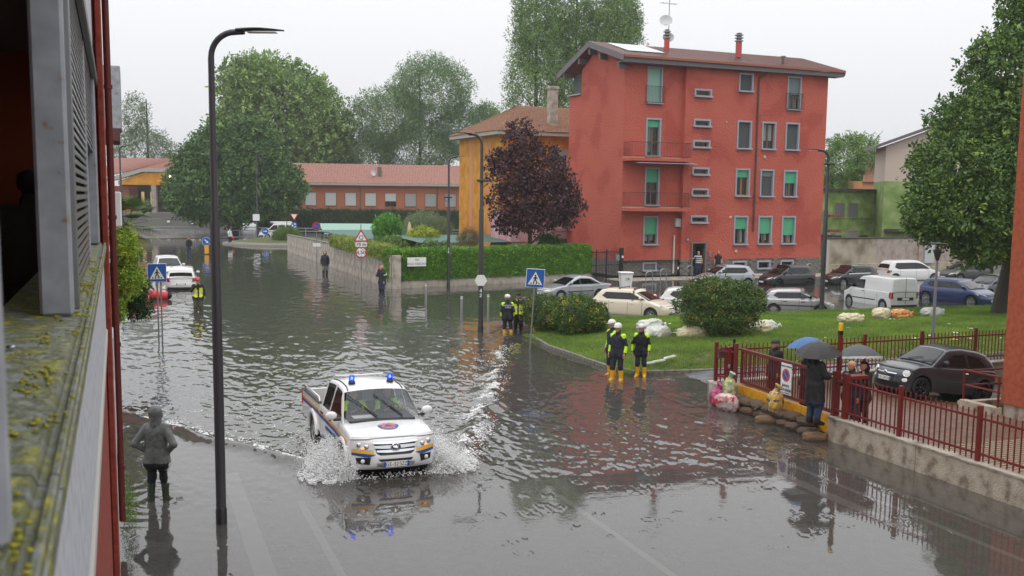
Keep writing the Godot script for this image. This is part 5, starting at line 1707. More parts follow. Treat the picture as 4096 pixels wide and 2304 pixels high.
func saloon(L: float, W: float, Ht: float, paint: Material, o := {}) -> Dictionary:
	var d := hatch(L, W, Ht, paint, {})
	var f := L * 0.5
	var bt := 0.92
	d.xfa = f - 0.95
	d.xra = -f + 1.05
	d.deck = qp([-f, bt - 0.02, -f + 0.5, bt + 0.04, -f + 1.0, bt + 0.0, f - 1.35, bt - 0.02, f - 1.0, 0.86, f - 0.4, 0.74])
	d.roof = qp([-f + 0.75, bt + 0.0, -f + 1.45, Ht - 0.1, -f + 1.85, Ht - 0.02, -0.1, Ht, f - 2.05, Ht - 0.1, f - 1.95, Ht - 0.15, f - 1.2, bt - 0.06])
	d.screens = [[Vector2(f - 1.27, bt + 0.0), Vector2(f - 1.97, Ht - 0.15), 0.07, "windscreen"], [Vector2(-f + 0.82, bt + 0.06), Vector2(-f + 1.42, Ht - 0.12), 0.1, "rear_window"]]
	var ty := Ht - 0.14
	d.dlo = poly([-f + 1.0, bt + 0.05, -f + 1.6, ty - 0.02, 0.0, ty + 0.01, f - 2.1, ty - 0.06, f - 1.42, bt + 0.04])
	d.windows = [poly([f - 1.55, bt + 0.06, f - 2.12, ty - 0.09, 0.1, ty - 0.03, 0.05, bt + 0.05]), poly([-0.05, bt + 0.05, 0.0, ty - 0.03, -f + 1.68, ty - 0.05, -f + 1.35, bt + 0.06])]
	d.gaps = [f - 1.5, 0.0, -f + 1.5]
	d.handles = [Vector2(0.22, 0.8), Vector2(-f + 1.6, 0.8)]
	d.mirror = Vector2(f - 1.6, bt + 0.1)
	d.moulding = qp([f - 1.35, 0.55, -f + 1.45, 0.57])
	d.moulding_mat = MC.dark_metal
	d.lights = [["nose", qp([0.55, 0.58, 0.99, 0.6, 0.98, 0.7, 0.6, 0.69]), MC.lamp_glass, "headlight", 0.012], ["side", qp([sh_x(d), 0.6, sh_x(d) - 0.22, 0.64, sh_x(d), 0.7]), MC.lamp_glass, "headlight_side", 0.006], ["tail", qp([0.55, 0.72, 0.99, 0.72, 0.99, 0.86, 0.55, 0.86]), MC.red_lamp, "tail_light", 0.012], ["side", qp([-f + 0.21, 0.74, -f + 0.4, 0.78, -f + 0.21, 0.86]), MC.red_lamp, "tail_light_side", 0.008]]
	d.merge(o, true)
	return d

func van(L: float, W: float, Ht: float, paint: Material, o := {}) -> Dictionary:
	# small panel van: short bonnet, tall square body
	var f := L * 0.5
	var bt := 1.12
	var d := hatch(L, W, 1.6, paint, {"belt": bt, "hood": 1.02, "cowl": 0.95})
	d.R = 0.32
	d.xfa = f - 0.85
	d.xra = -f + 0.75
	d.bowr = 0.1
	d.lean = 0.13
	d.prof = [Vector2(0.15, 0.95), Vector2(0.35, 0.985), Vector2(0.6, 1.0), Vector2(1.0, 0.995), Vector2(1.3, 0.985)]
	d.deck = qp([-f, bt, f - 0.95, bt, f - 0.75, 1.02, f - 0.36, 0.88])
	d.nose = qp([0.2, -0.1, 0.28, -0.02, 0.42, 0.0, 0.55, -0.01, 0.68, -0.05, 0.84, -0.12])
	d.tail = qp([0.24, -0.04, 0.32, 0.0, 0.9, 0.0, bt, -0.01])
	d.roof = qp([-f + 0.03, bt - 0.02, -f + 0.09, Ht - 0.1, -f + 0.2, Ht - 0.02, 0.0, Ht, f - 1.9, Ht - 0.05, f - 1.72, Ht - 0.14, f - 0.82, 1.04])
	d.screens = [[Vector2(f - 0.9, 1.09), Vector2(f - 1.7, Ht - 0.16), 0.08, "windscreen"]]
	d.erase("dlo")
	d.windows = [poly([f - 1.0, bt + 0.04, f - 1.62, Ht - 0.24, f - 2.2, Ht - 0.22, f - 2.2, bt + 0.02])]
	d.gaps = [f - 1.05, f - 2.28, f - 3.35]
	d.handles = [Vector2(f - 2.1, 1.0)]
	d.handle_mat = MC.black_plastic
	d.mirror = Vector2(f - 1.12, bt + 0.1)
	d.mirror_mat = MC.black_plastic
	d.moulding = qp([f - 1.15, 0.6, f - 3.2, 0.6])
	d.lights = [["nose", qp([0.6, 0.62, 0.99, 0.7, 0.98, 0.88, 0.72, 0.8]), MC.lamp_glass, "headlight", 0.012], ["tail", qp([0.86, 0.75, 0.99, 0.75, 0.99, 1.1, 0.88, 1.1]), MC.red_lamp, "tail_light", 0.012], ["side", qp([-f + 0.11, 0.7, -f + 0.26, 0.85, -f + 0.22, 1.1, -f + 0.11, 1.1]), MC.red_lamp, "tail_light_side", 0.008]]
	d.fascia = [["nose", poly([-0.98, 0.26, 0.98, 0.26, 0.98, 0.5, -0.98, 0.5]), MC.black_plastic, "bumper", 0.012], ["tail", poly([-0.98, 0.26, 0.98, 0.26, 0.98, 0.42, -0.98, 0.42]), MC.black_plastic, "rear_bumper", 0.02], ["tail", poly([-0.6, 0.66, 0.6, 0.66, 0.6, 0.82, -0.6, 0.82]), MC.black_plastic, "handle_strip", 0.014]]
	d.plates = Vector2(0.42, 0.74)
	d.cat = "van"
	d.merge(o, true)
	return d

func paintm(key: String, col: String, metal := 0.0) -> StandardMaterial3D:
	if MC.has(key): return MC[key]
	var m := mat(key, col, 0.32, metal)
	m.clearcoat_enabled = true
	m.clearcoat = 0.8
	m.clearcoat_roughness = 0.06
	return m

func vehicles() -> void:
	mat("rim_silver", "9a9da0", 0.35, 0.7)
	mat("rim_black", "25262a", 0.35, 0.4)
	var silver := paintm("silver_paint", "a3a7ab", 0.45)
	var white := paintm("white_car_paint", "d3d5d6")
	var cream := paintm("cream_paint", "d9d0bb")
	var black := paintm("black_paint", "121316")
	var blue := paintm("blue_paint", "1d2f63", 0.3)
	var dgrey := paintm("dark_grey_paint", "3f434a", 0.3)
	var gl := -0.28
	make_car("silver_saloon", "silver four-door saloon beside the clipped hedge and the white bin", Vector3(24.4, gl, -57.5), -98.5, saloon(4.6, 1.75, 1.43, silver, {"wheel": "hub"}))
	var cl := make_car("cream_hatchback", "cream hatchback with black roof bars behind the flowering shrub", Vector3(23.25, gl + 0.08, -47.1), 140.0, hatch(4.06, 1.73, 1.45, cream, {"wheel": "alloy5"}))
	for x in [0.25, -0.55]:
		boxpart(cl, "roof_bar", Vector3(x, 1.5, 0), Vector3(0.05, 0.035, 1.3), MC.black_plastic, 0.01)
		for z in [-0.55, 0.55]: boxpart(cl, "roof_bar_foot", Vector3(x, 1.45, z), Vector3(0.06, 0.12, 0.05), MC.black_plastic, 0.01)
	make_car("white_hatchback", "white hatchback half hidden behind the round shrub and the cream car", Vector3(27.6, gl - 0.05, -48.6), 118.0, hatch(4.1, 1.75, 1.45, white, {"wheel": "hub"}))
	make_car("silver_hatchback", "silver hatchback parked before the entrance of the red house", Vector3(37.35, gl + 0.12, -62.3), -86.0, hatch(4.03, 1.69, 1.49, silver, {"wheel": "alloy5"}))
	make_car("black_hatchback", "black hatchback with a red front spoiler line parked by the cellar windows", Vector3(41.6, gl + 0.1, -61.4), -93.5, hatch(3.99, 1.71, 1.49, black, {"wheel": "alloy7", "fascia": [["nose", poly([-0.9, 0.22, 0.9, 0.22, 0.9, 0.25, -0.9, 0.25]), MC.red_lamp, "spoiler_line", 0.01], ["nose", poly([-0.5, 0.3, 0.5, 0.3, 0.56, 0.4, -0.56, 0.4]), MC.rim_black, "air_intake", 0.008]]}))
	make_car("old_silver_hatchback", "older silver hatchback with grey side strips facing the tall lamp post", Vector3(33.0, gl - 0.08, -47.6), 118.5, hatch(3.85, 1.64, 1.4, silver, {"wheel": "hub", "belt": 0.9, "moulding": qp([1.0, 0.55, -1.15, 0.58]), "mirror_mat": MC.black_plastic, "handle_mat": MC.black_plastic}))
	make_car("dark_hatchback", "black hatchback with chrome window line in front of the stained wall", Vector3(46.4, gl + 0.1, -61.0), -93.0, hatch(3.95, 1.72, 1.48, black, {"wheel": "alloy5", "moulding": qp([0.75, 0.94, -1.1, 0.97]), "moulding_mat": MC.chrome}))
	make_car("white_estate", "white tall estate car with dark rear window in front of the meter cabinet", Vector3(53.4, gl + 0.1, -63.4), 95.0, hatch(4.65, 1.83, 1.62, white, {"wheel": "alloy5", "belt": 0.98, "R": 0.33}))
	var vn := make_car("panel_van", "white panel van with black bumpers seen from its rear corner", Vector3(39.05, gl, -48.7), 1.5, van(4.55, 1.83, 1.85, white, {"wheel": "hub"}))
	put(vn, "rear_door_gap", strip_tail(4.55, 1.83), MC.black_plastic)
	make_car("blue_crossover", "dark blue crossover beside the panel van, nose towards the lime tree", Vector3(44.7, gl + 0.04, -48.8), 166.0, hatch(4.36, 1.82, 1.53, blue, {"wheel": "alloy5", "belt": 1.0, "hood": 0.97, "R": 0.35}))
	make_car("black_compact", "black compact car with pale windscreen beyond the white estate", Vector3(57.9, gl + 0.1, -62.7), -93.0, hatch(4.2, 1.78, 1.48, black, {"wheel": "alloy5", "R": 0.32}))
	make_car("grey_compact", "dark grey car mostly hidden by the lime tree trunk", Vector3(50.6, gl, -52.5), -100.0, hatch(4.1, 1.75, 1.47, dgrey, {"wheel": "alloy5"}))
	make_car("white_crossover", "white crossover seen from behind with an Italian plate, wading by the pavement", Vector3(2.85, gl + 0.02, -67.6), 4.0, hatch(4.19, 1.8, 1.53, white, {"wheel": "alloy5", "belt": 0.98, "R": 0.34, "fascia": [["tail", poly([-0.97, 0.24, 0.97, 0.24, 0.9, 0.42, -0.9, 0.42]), MC.dark_metal, "rear_bumper", 0.012], ["nose", poly([-0.42, 0.3, 0.42, 0.3, 0.5, 0.36, -0.5, 0.36]), MC.black_plastic, "air_intake", 0.008]]}))
	make_car("white_utility", "white utility car facing down the street in front of the crossover", Vector3(2.3, gl + 0.05, -75.6), 176.0, hatch(4.3, 1.82, 1.7, white, {"wheel": "hub", "belt": 1.02, "hood": 1.0, "R": 0.34}))
	var am := make_car("rescue_van", "white rescue van with a thin red side stripe stopped beyond the roundabout", Vector3(17.6, 0.05, -139.6), -98.0, van(4.4, 1.83, 2.05, white, {"wheel": "hub", "windows": [poly([1.2, 1.16, 0.55, 1.75, 0.0, 1.77, 0.0, 1.14]), poly([-0.1, 1.14, -0.1, 1.77, -1.0, 1.77, -1.0, 1.14]), poly([-1.1, 1.14, -1.1, 1.77, -1.9, 1.75, -1.95, 1.14])], "moulding": qp([1.6, 0.98, -2.0, 0.98]), "moulding_mat": MC.red_lamp}))
	boxpart(am, "raised_roof", Vector3(-0.7, 2.12, 0), Vector3(2.6, 0.2, 1.35), white, 0.08)
	small_city_car()
	pickup()

func strip_tail(L: float, W: float) -> SurfaceTool:
	var st := S()
	box(st, Vector3(-L * 0.5 - 0.005, 1.15, 0), Vector3(0.015, 1.4, 0.014))
	return st

func small_city_car() -> void:
	# the dark grey two-door in the courtyard, nose up on the ramp
	var dg := paintm("city_grey_paint", "33373d", 0.25)
	var f := 1.785
	var bt := 0.93
	var d := hatch(3.57, 1.63, 1.49, dg, {})
	d.bowf = 0.34
	d.pf = 2.2
	d.taf = 0.1
	d.xfa = 1.1
	d.xra = -1.2
	d.R = 0.31
	d.wheel = "alloy7"
	d.deck = qp([-f, 0.86, -f + 0.25, bt + 0.02, 0.55, bt, 0.85, 0.93, 1.2, 0.9, 1.45, 0.8])
	d.nose = qp([0.17, -0.1, 0.26, -0.02, 0.4, 0.0, 0.52, -0.02, 0.62, -0.03, 0.7, -0.08, 0.77, -0.18])
	d.roof = qp([-f + 0.1, bt - 0.03, -f + 0.28, 1.2, -f + 0.5, 1.38, -f + 0.8, 1.45, -0.35, 1.49, 0.05, 1.44, 0.2, 1.39, 0.82, bt - 0.02])
	d.screens = [[Vector2(0.76, 0.98), Vector2(0.19, 1.385), 0.07, "windscreen"], [Vector2(-f + 0.14, 1.0), Vector2(-f + 0.3, 1.22), 0.1, "rear_window"]]
	d.dlo = poly([-f + 0.42, 1.02, -f + 0.72, 1.3, -0.4, 1.36, 0.05, 1.32, 0.62, 0.97, -f + 0.6, 0.96])
	d.windows = [poly([0.45, 0.99, 0.0, 1.29, -0.42, 1.325, -0.5, 0.99]), poly([-0.62, 0.99, -0.55, 1.32, -f + 0.78, 1.26, -f + 0.55, 1.02])]
	d.gaps = [0.5, -0.62]
	d.handles = [Vector2(-0.42, 0.8)]
	d.handle_mat = MC.chrome
	d.mirror = Vector2(0.42, 1.02)
	d.mirror_mat = MC.black_plastic
	d.lights = [["tail", qp([0.8, 0.68, 0.99, 0.68, 0.99, 0.9, 0.84, 0.9]), MC.red_lamp, "tail_light", 0.012], ["side", qp([-f + 0.21, 0.68, -f + 0.3, 0.76, -f + 0.26, 0.9, -f + 0.21, 0.88]), MC.red_lamp, "tail_light_side", 0.008]]
	d.fascia = [["nose", poly([-0.6, 0.24, 0.6, 0.24, 0.7, 0.3, 0.62, 0.38, -0.62, 0.38, -0.7, 0.3]), MC.rim_black, "air_intake", 0.006], ["nose", poly([-0.5, 0.615, 0.5, 0.615, 0.5, 0.64, -0.5, 0.64]), MC.chrome, "chrome_bar", 0.02], ["nose", poly([-0.45, 0.535, 0.45, 0.535, 0.45, 0.55, -0.45, 0.55]), MC.rim_black, "bumper_slot", 0.008]]
	d.plate = "CD-581JA"
	d.plates = Vector2(0.46, 0.62)
	var car := make_car("city_car", "dark grey two-door city car with round headlights on the courtyard ramp", Vector3(21.95, 0.0, -24.85), 268.0, d, "")
	car.rotation = Vector3(0, hd(268.0), deg_to_rad(6.2))
	car.position.y = -0.03
	var sh := Shell.new(d)
	for sg in [1.0, -1.0]:
		for q in [[0.8, 0.67, 0.115, 0.1, "headlight"], [0.78, 0.48, 0.085, 0.055, "indicator_light"]]:
			var c: Vector3 = sh.nose(q[0] * sg, q[1])
			var n := Vector3(0.86, 0.16, 0.48 * sg).normalized()
			var b := Basis.looking_at(-n, Vector3.UP) * Basis(Vector3.RIGHT, PI / 2)
			var st := S()
			lathe(st, [Vector2(1.0, -0.6), Vector2(1.0, 0.2), Vector2(0.86, 0.3), Vector2(0.8, 0.2)], 24, Transform3D(b * Basis.from_scale(Vector3(q[2], 0.05, q[3])), c))
			var hl := put(car, q[4], st, MC.chrome)
			st = S()
			lathe(st, [Vector2(0.82, 0.22), Vector2(0.5, 0.4), Vector2(0, 0.46)], 24, Transform3D(b * Basis.from_scale(Vector3(q[2], 0.05, q[3])), c))
			put(hl, "lens", st, MC.lamp_glass)
	var st := S()
	ball(st, sh.nose(0, 0.628, 0.02), Vector3(0.02, 0.062, 0.062), 14, 6)
	put(car, "badge", st, MC.chrome)
	st = S()
	tube(st, [Vector3(-1.0, 1.47, 0.1), Vector3(-1.25, 1.75, 0.1)], 0.006, 4)
	put(car, "aerial", st, MC.black_plastic)
	# black roof panel
	st = S()
	grid(st, func(u: float, v: float) -> Vector3:
		var x := lerpf(-f + 0.62, 0.12, u)
		var y := sh.roof_y(x)
		var e := sh.gz(x, y) - 0.05
		var z := lerpf(e, -e, v)
		return Vector3(x, sh.gtop(x, z, y) + 0.006, z), 10, 8)
	put(car, "roof_panel", st, MC.rim_black)

func pickup() -> void:
	var white := paintm("truck_white", "dcdee0")
	var sg_ := mat("truck_side_glass", "0c0f12", 0.03)
	sg_.albedo_color = Color(0.04, 0.05, 0.055, 0.72)
	sg_.transparency = BaseMaterial3D.TRANSPARENCY_ALPHA
	var fg := mat("truck_front_glass", "30383c", 0.02)
	fg.albedo_color = Color(0.3, 0.35, 0.37, 0.3)
	fg.transparency = BaseMaterial3D.TRANSPARENCY_ALPHA
	mat("stripe_orange", "d59a2c", 0.4)
	mat("stripe_blue", "20488f", 0.4)
	mat("emblem_orange", "d2604a", 0.4)
	var d := {"L": 3.2, "W": 1.8, "paint": white, "R": 0.36, "xfa": 0.72, "xra": -2.35, "sill": 0.42, "bowf": 0.27, "bowr": 0.02, "pf": 3.0, "taf": 0.05, "tar": 0.0, "lean": 0.3, "crown": 0.04,
		"prof": [Vector2(0.3, 0.95), Vector2(0.5, 0.985), Vector2(0.75, 1.0), Vector2(0.95, 0.99), Vector2(1.12, 0.955), Vector2(1.3, 0.93)],
		"deck": qp([-1.6, 1.12, 0.3, 1.12, 0.55, 1.10, 1.0, 1.06, 1.33, 0.98]),
		"nose": qp([0.34, -0.09, 0.4, -0.01, 0.5, 0.01, 0.62, 0.0, 0.68, -0.03, 0.74, -0.05, 0.88, -0.08, 0.95, -0.14]),
		"tail": qp([0.4, 0, 1.1, 0]),
		"roof": qp([-1.58, 1.09, -1.52, 1.58, -1.42, 1.69, -1.0, 1.73, -0.62, 1.735, -0.2, 1.71, -0.02, 1.65, 0.62, 1.09]),
		"screens": [[Vector2(0.575, 1.128), Vector2(-0.01, 1.642), 0.055, "windscreen"]], "front_glass": fg, "side_glass": sg_,
		"windows": [poly([0.42, 1.13, -0.1, 1.58, -0.62, 1.6, -0.62, 1.13]), poly([-0.74, 1.13, -0.74, 1.6, -1.38, 1.57, -1.38, 1.13])]}
	var t := thing("pickup_truck", "white civil protection pickup truck with two blue beacons driving through the flood", "pickup truck", Vector3(4.8, -0.14, -21.93), hd(178.0))
	var sh := car_shell(t, d)
	glasshouse(t, sh, d, func(x: float, j: int) -> bool:
		if x > -0.01 and j >= 4: return true
		if j <= 2 and x > -1.4 and x < 0.46 and absf(x + 0.68) > 0.07 and not (x > -0.1 and j == 2): return true
		return false)
	for ax in [0.72, -2.35]:
		for sg in [1.0, -1.0]:
			wheel(t, Vector3(ax, 0.36, sg * 0.77), 0.36, 0.24, "alloy5", sg)
			var fl := S()
			var arc := []
			for k in 13:
				var a := PI * k / 12.0
				arc.append(Vector3(ax + cos(a) * 0.455, 0.38 + sin(a) * 0.45, sg * 0.885))
			tube(fl, arc, 0.055, 8)
			put(t, "wheel_flare", fl, white)
	# load bed
	var side := poly([-1.64, 0.5, -1.88, 0.5, -1.9, 0.6, -2.02, 0.75, -2.2, 0.83, -2.35, 0.845, -2.5, 0.83, -2.68, 0.75, -2.8, 0.6, -2.82, 0.5, -3.62, 0.55, -3.66, 0.75, -3.64, 1.12, -1.64, 1.12])
	for sg in [1.0, -1.0]:
		var st := S()
		extr(st, side, 0.82 * sg, 0.885 * sg)
		put(t, "bed_side", st, white)
		boxpart(t, "bed_rail", Vector3(-2.64, 1.135, 0.845 * sg), Vector3(2.0, 0.03, 0.12), MC.black_plastic, 0.01)
		st = S()
		tube(st, [Vector3(-1.75, 1.15, 0.84 * sg), Vector3(-1.85, 1.24, 0.84 * sg), Vector3(-3.4, 1.24, 0.84 * sg), Vector3(-3.5, 1.15, 0.84 * sg)], 0.02, 6)
		put(t, "tie_rail", st, white)
		boxpart(t, "tail_light", Vector3(-3.63, 0.92, 0.83 * sg), Vector3(0.08, 0.34, 0.14), MC.red_lamp, 0.02)
		st = S()
		for q in [[0.97, 0.055, "stripe_orange"], [0.895, 0.075, "stripe_blue"]]:
			boxpart(t, "bed_stripe", Vector3(-2.65, q[0], 0.887 * sg), Vector3(1.98, q[1], 0.004), MC[q[2]])
		put(t, "side_stripe", strip(sh, qp([-1.58, 0.97, 0.0, 0.93, 1.1, 0.84]), 0.055, 0.004, sg), MC.stripe_orange)
		put(t, "side_stripe", strip(sh, qp([-1.58, 0.895, 0.0, 0.86, 1.05, 0.775]), 0.07, 0.004, sg), MC.stripe_blue)
		for x in [0.33, -0.68, -1.45]: put(t, "door_gap", strip(sh, qp([x, 0.52, x, 1.1]), 0.012, 0.003, sg), MC.black_plastic)
		for x in [-0.5, -1.3]:
			var hp := sh.side(x, 0.99, 0.015)
			boxpart(t, "door_handle", Vector3(hp.x, hp.y, hp.z * sg), Vector3(0.18, 0.04, 0.04), MC.black_plastic, 0.012)
		var tb := Basis() if sg > 0 else Basis(Vector3.UP, PI)
		text(t, "door_lettering", "PROTEZIONE CIVILE", 0.085, MC.stripe_blue, Vector3(-0.35, 0.74, 0.905 * sg), tb, 0.003, true)
		text(t, "door_lettering", "volontari", 0.05, MC.stripe_blue, Vector3(-0.35, 0.64, 0.903 * sg), tb, 0.003)
		# mirrors
		st = S()
		ball(st, Vector3.ZERO, Vector3(0.07, 0.09, 0.125), 12, 8)
		var mr := put(t, "mirror", st, white, Vector3(0.32, 1.24, 1.03 * sg))
		boxpart(mr, "arm", Vector3(-0.01, -0.09, -0.12 * sg), Vector3(0.07, 0.06, 0.16), MC.black_plastic, 0.02)
		# lamps and front trim
		var nf := func(off: float) -> Callable: return func(p: Vector2) -> Vector3: return sh.nose(p.x, p.y, off)
		var hl := put(t, "headlight", patch(S(), mirrored([0.5, 0.75, 0.6, 0.735, 0.97, 0.77, 0.995, 0.93, 0.8, 0.915, 0.52, 0.86], sg), 0.05, nf.call(0.012)), MC.lamp_glass)
		for q in [[0.66, 0.8, 0.055], [0.82, 0.835, 0.06]]:
			var lb := S()
			ball(lb, sh.nose(q[0] * sg, q[1], 0.012), Vector3(0.02, q[2], q[2]), 14, 6)
			put(hl, "reflector", lb, MC.chrome)
		var il := S()
		ball(il, sh.nose(0.74 * sg, 0.775, 0.016), Vector3(0.016, 0.022, 0.04), 10, 6)
		put(hl, "indicator", il, glow("amber_glow", "ff9a3c", 1.5))
		put(t, "front_stripe", patch(S(), mirrored([0.5, 0.715, 0.98, 0.745, 0.98, 0.69, 0.52, 0.66], sg), 0.06, nf.call(0.01)), mat("stripe_yellow", "e0ab22", 0.4))
		put(t, "front_stripe", patch(S(), mirrored([0.46, 0.655, 0.98, 0.685, 0.98, 0.64, 0.62, 0.6], sg), 0.06, nf.call(0.01)), MC.stripe_blue)
		put(t, "fog_recess", patch(S(), mirrored([0.58, 0.6, 0.9, 0.59, 0.9, 0.47, 0.62, 0.45], sg), 0.06, nf.call(0.008)), MC.black_plastic)
		var fo := S()
		ball(fo, sh.nose(0.76 * sg, 0.52, 0.01), Vector3(0.03, 0.045, 0.045), 12, 6)
		put(t, "fog_lamp", fo, MC.lamp_glass)
		for k in 3: put(t, "bumper_louvre", patch(S(), mirrored([0.3, 0.475 - k * 0.028, 0.46, 0.475 - k * 0.028, 0.45, 0.462 - k * 0.028, 0.31, 0.462 - k * 0.028], sg), 0.08, nf.call(0.008)), MC.dark_metal)
	var nf2 := func(off: float) -> Callable: return func(p: Vector2) -> Vector3: return sh.nose(p.x, p.y, off)
	put(t, "grille", patch(S(), poly([-0.5, 0.88, 0.5, 0.88, 0.44, 0.67, 0.36, 0.635, -0.36, 0.635, -0.44, 0.67]), 0.05, nf2.call(0.006)), MC.black_plastic)
	for q in [[0.865, 0.9, 0.53], [0.775, 0.825, 0.5], [0.7, 0.735, 0.45]]:
		put(t, "grille_bar", patch(S(), poly([-q[2], q[1], q[2], q[1], q[2] - 0.015, q[0], 0.2, q[0] - 0.015, -0.2, q[0] - 0.015, -q[2] + 0.015, q[0]]), 0.06, nf2.call(0.024)), MC.chrome)
	put(t, "lower_intake", patch(S(), poly([-0.42, 0.56, 0.42, 0.56, 0.36, 0.51, -0.36, 0.51]), 0.06, nf2.call(0.008)), MC.black_plastic)
	var bd := S()
	lathe(bd, [Vector2(0.1, 0), Vector2(0.1, 0.025), Vector2(0.085, 0.03), Vector2(0.08, 0.012), Vector2(0, 0.012)], 24, Transform3D(Basis(Vector3.BACK, -PI / 2) * Basis.from_scale(Vector3(0.82, 1, 1)), sh.nose(0, 0.785, 0.03)))
	extr(bd, poly([-0.045, -0.04, 0.045, -0.04, 0.06, 0.04, 0.025, -0.005, 0.0, 0.06, -0.025, -0.005, -0.06, 0.04]), 0.0, 0.03, Transform3D(Basis(Vector3.UP, PI / 2), sh.nose(0, 0.785, 0.035)))
	put(t, "badge", bd, MC.chrome)
	number_plate(t, sh.nose(0, 0.455, 0.03), Basis(Vector3.UP, PI / 2), "GE-325ZZ")
	# bonnet emblem
	var hood := func(x: float, z: float, off: float) -> Vector3:
		var wt := sh.w(x) * sh.prof(sh.deck(x)) - 0.05
		var q := absf(z) / wt
		return Vector3(x, sh.deck(x) + 0.03 * (1.0 - q * q / 0.8) + off, z)
	var ec := Vector2(0.98, 0.0)
	for q in [[0.2, "plate_white", 0.004], [0.19, "stripe_blue", 0.007], [0.125, "emblem_orange", 0.010]]:
		put(t, "bonnet_emblem", patch(S(), circle(ec, q[0], 32), 0.06, func(p: Vector2) -> Vector3: return hood.call(p.x, p.y * 1.15, q[2]), true), MC[q[1]])
	put(t, "bonnet_emblem", patch(S(), poly([ec.x - 0.1, 0.0, ec.x + 0.06, 0.085, ec.x + 0.06, -0.085]), 0.06, func(p: Vector2) -> Vector3: return hood.call(p.x, p.y * 1.15, 0.013), true), MC.stripe_blue)
	for w in [["Protezione Civile", 1.0], ["Regione Lombardia", -1.0]]:
		var s: String = w[0]
		for k in s.length():
			if s[k] == " ": continue
			var a: float = (k - (s.length() - 1) * 0.5) * (0.155 if w[1] > 0 else 0.11)
			var r := 0.157
			var dir := Vector2(-cos(a), sin(a) * -1.0) if w[1] > 0 else Vector2(cos(a), -sin(a))
			var up := Vector3(dir.x, 0.06, dir.y * 1.0) * float(w[1])
			up = up.normalized()
			var bx := up.cross(Vector3.UP).normalized()
			text(t, "emblem_letter", s[k], 0.042 if w[1] > 0 else 0.026, MC.plate_white, hood.call(ec.x + dir.x * r, dir.y * r * 1.15, 0.009), Basis(bx, up, bx.cross(up)), 0.003, true)
	# roof: beacons, rails, dark gutters
	for sg in [1.0, -1.0]:
		var rs := S()
		var pts := []
		for k in 9:
			var x := lerpf(-1.4, -0.05, k / 8.0)
			pts.append(Vector3(x, sh.gtop(x, (sh.gz(x, sh.roof_y(x)) - 0.09), sh.roof_y(x)) + 0.008, sg * (sh.gz(x, sh.roof_y(x)) - 0.09)))
		tube(rs, pts, 0.014, 5)
		put(t, "roof_gutter", rs, MC.black_plastic)
		var bc := thing_part(t, "beacon", Vector3(-0.42, 1.752, 0.42 * sg))
		var bs := S()
		lathe(bs, [Vector2(0.078, 0), Vector2(0.07, 0.055), Vector2(0.0, 0.055)], 18)
		put(bc, "base", bs, MC.black_plastic)
		bs = S()
		lathe(bs, [Vector2(0.062, 0.055), Vector2(0.06, 0.165), Vector2(0.05, 0.185), Vector2(0, 0.188)], 18)
		var bg := mat("beacon_blue", "0b3fd0", 0.08)
		bg.albedo_color = Color(0.02, 0.16, 0.85, 0.65)
		bg.transparency = BaseMaterial3D.TRANSPARENCY_ALPHA
		put(bc, "dome", bs, bg)
		bs = S()
		ball(bs, Vector3(0, 0.12, 0), Vector3(0.03, 0.035, 0.03), 10, 8)
		put(bc, "bulb", bs, glow("beacon_light", "5aa8ff", 6.0))
		var ol := OmniLight3D.new()
		ol.light_color = Color("3d7dff")
		ol.light_energy = 0.05
		ol.light_size = 0.03
		ol.omni_range = 20.0
		ol.omni_attenuation = 2.0
		ol.shadow_enabled = true
		bc.add_child(ol)
		ol.position = Vector3(0, 0.12, 0)
	var sp := S()
	var bar := []
	for k in 9: bar.append(Vector3(-1.5 + 0.05 * sin(PI * k / 8.0), 1.76, lerpf(-0.55, 0.55, k / 8.0)))
	tube(sp, bar, 0.02, 6)
	put(t, "roof_spoiler", sp, white)
	# wipers
	for z in [0.12, -0.42]:
		var ws := S()
		var a := Vector3(0.585, 1.19, z)
		var b := Vector3(0.12, 1.60, z + 0.52)
		tube(ws, [a, a.lerp(b, 0.45)], [0.014, 0.009], 5)
		tube(ws, [a.lerp(b, 0.05) + Vector3(0.01, 0.012, -0.03), b + Vector3(0.01, 0.012, -0.0)], 0.01, 5)
		put(t, "wiper", ws, MC.black_plastic)
	# bed floor, bulkhead, tailgate, cargo strap
	boxpart(t, "bed_floor", Vector3(-2.64, 0.66, 0), Vector3(1.98, 0.05, 1.62), MC.black_plastic)
	for sg in [1.0, -1.0]: boxpart(t, "bed_liner", Vector3(-2.64, 0.9, 0.8 * sg), Vector3(1.96, 0.46, 0.02), MC.black_plastic)
	boxpart(t, "bulkhead", Vector3(-1.67, 0.88, 0), Vector3(0.05, 0.5, 1.64), MC.black_plastic)
	boxpart(t, "tailgate", Vector3(-3.63, 0.84, 0), Vector3(0.06, 0.56, 1.5), white, 0.015)
	boxpart(t, "rear_bumper", Vector3(-3.74, 0.46, 0), Vector3(0.18, 0.16, 1.7), MC.chrome, 0.04)
	var rp := S()
	tube(rp, [Vector3(-1.9, 1.2, -0.7), Vector3(-2.2, 1.0, -0.3), Vector3(-2.3, 0.95, 0.3), Vector3(-2.0, 1.2, 0.72)], 0.014, 5)
	put(t, "cargo_rope", rp, mat("rope_yellow", "b8b03a", 0.8))
	# inside the cab
	boxpart(t, "dashboard", Vector3(0.28, 1.12, 0), Vector3(0.62, 0.1, 1.4), MC.dark_metal, 0.03)
	boxpart(t, "cab_dark_sheet", Vector3(-0.75, 1.13, 0), Vector3(1.5, 0.04, 1.45), MC.black_plastic)  # dark sheet over the white deck, stands in for the shaded cab interior
	boxpart(t, "dash_paper", Vector3(0.36, 1.185, 0.38), Vector3(0.3, 0.008, 0.42), MC.sign_white)
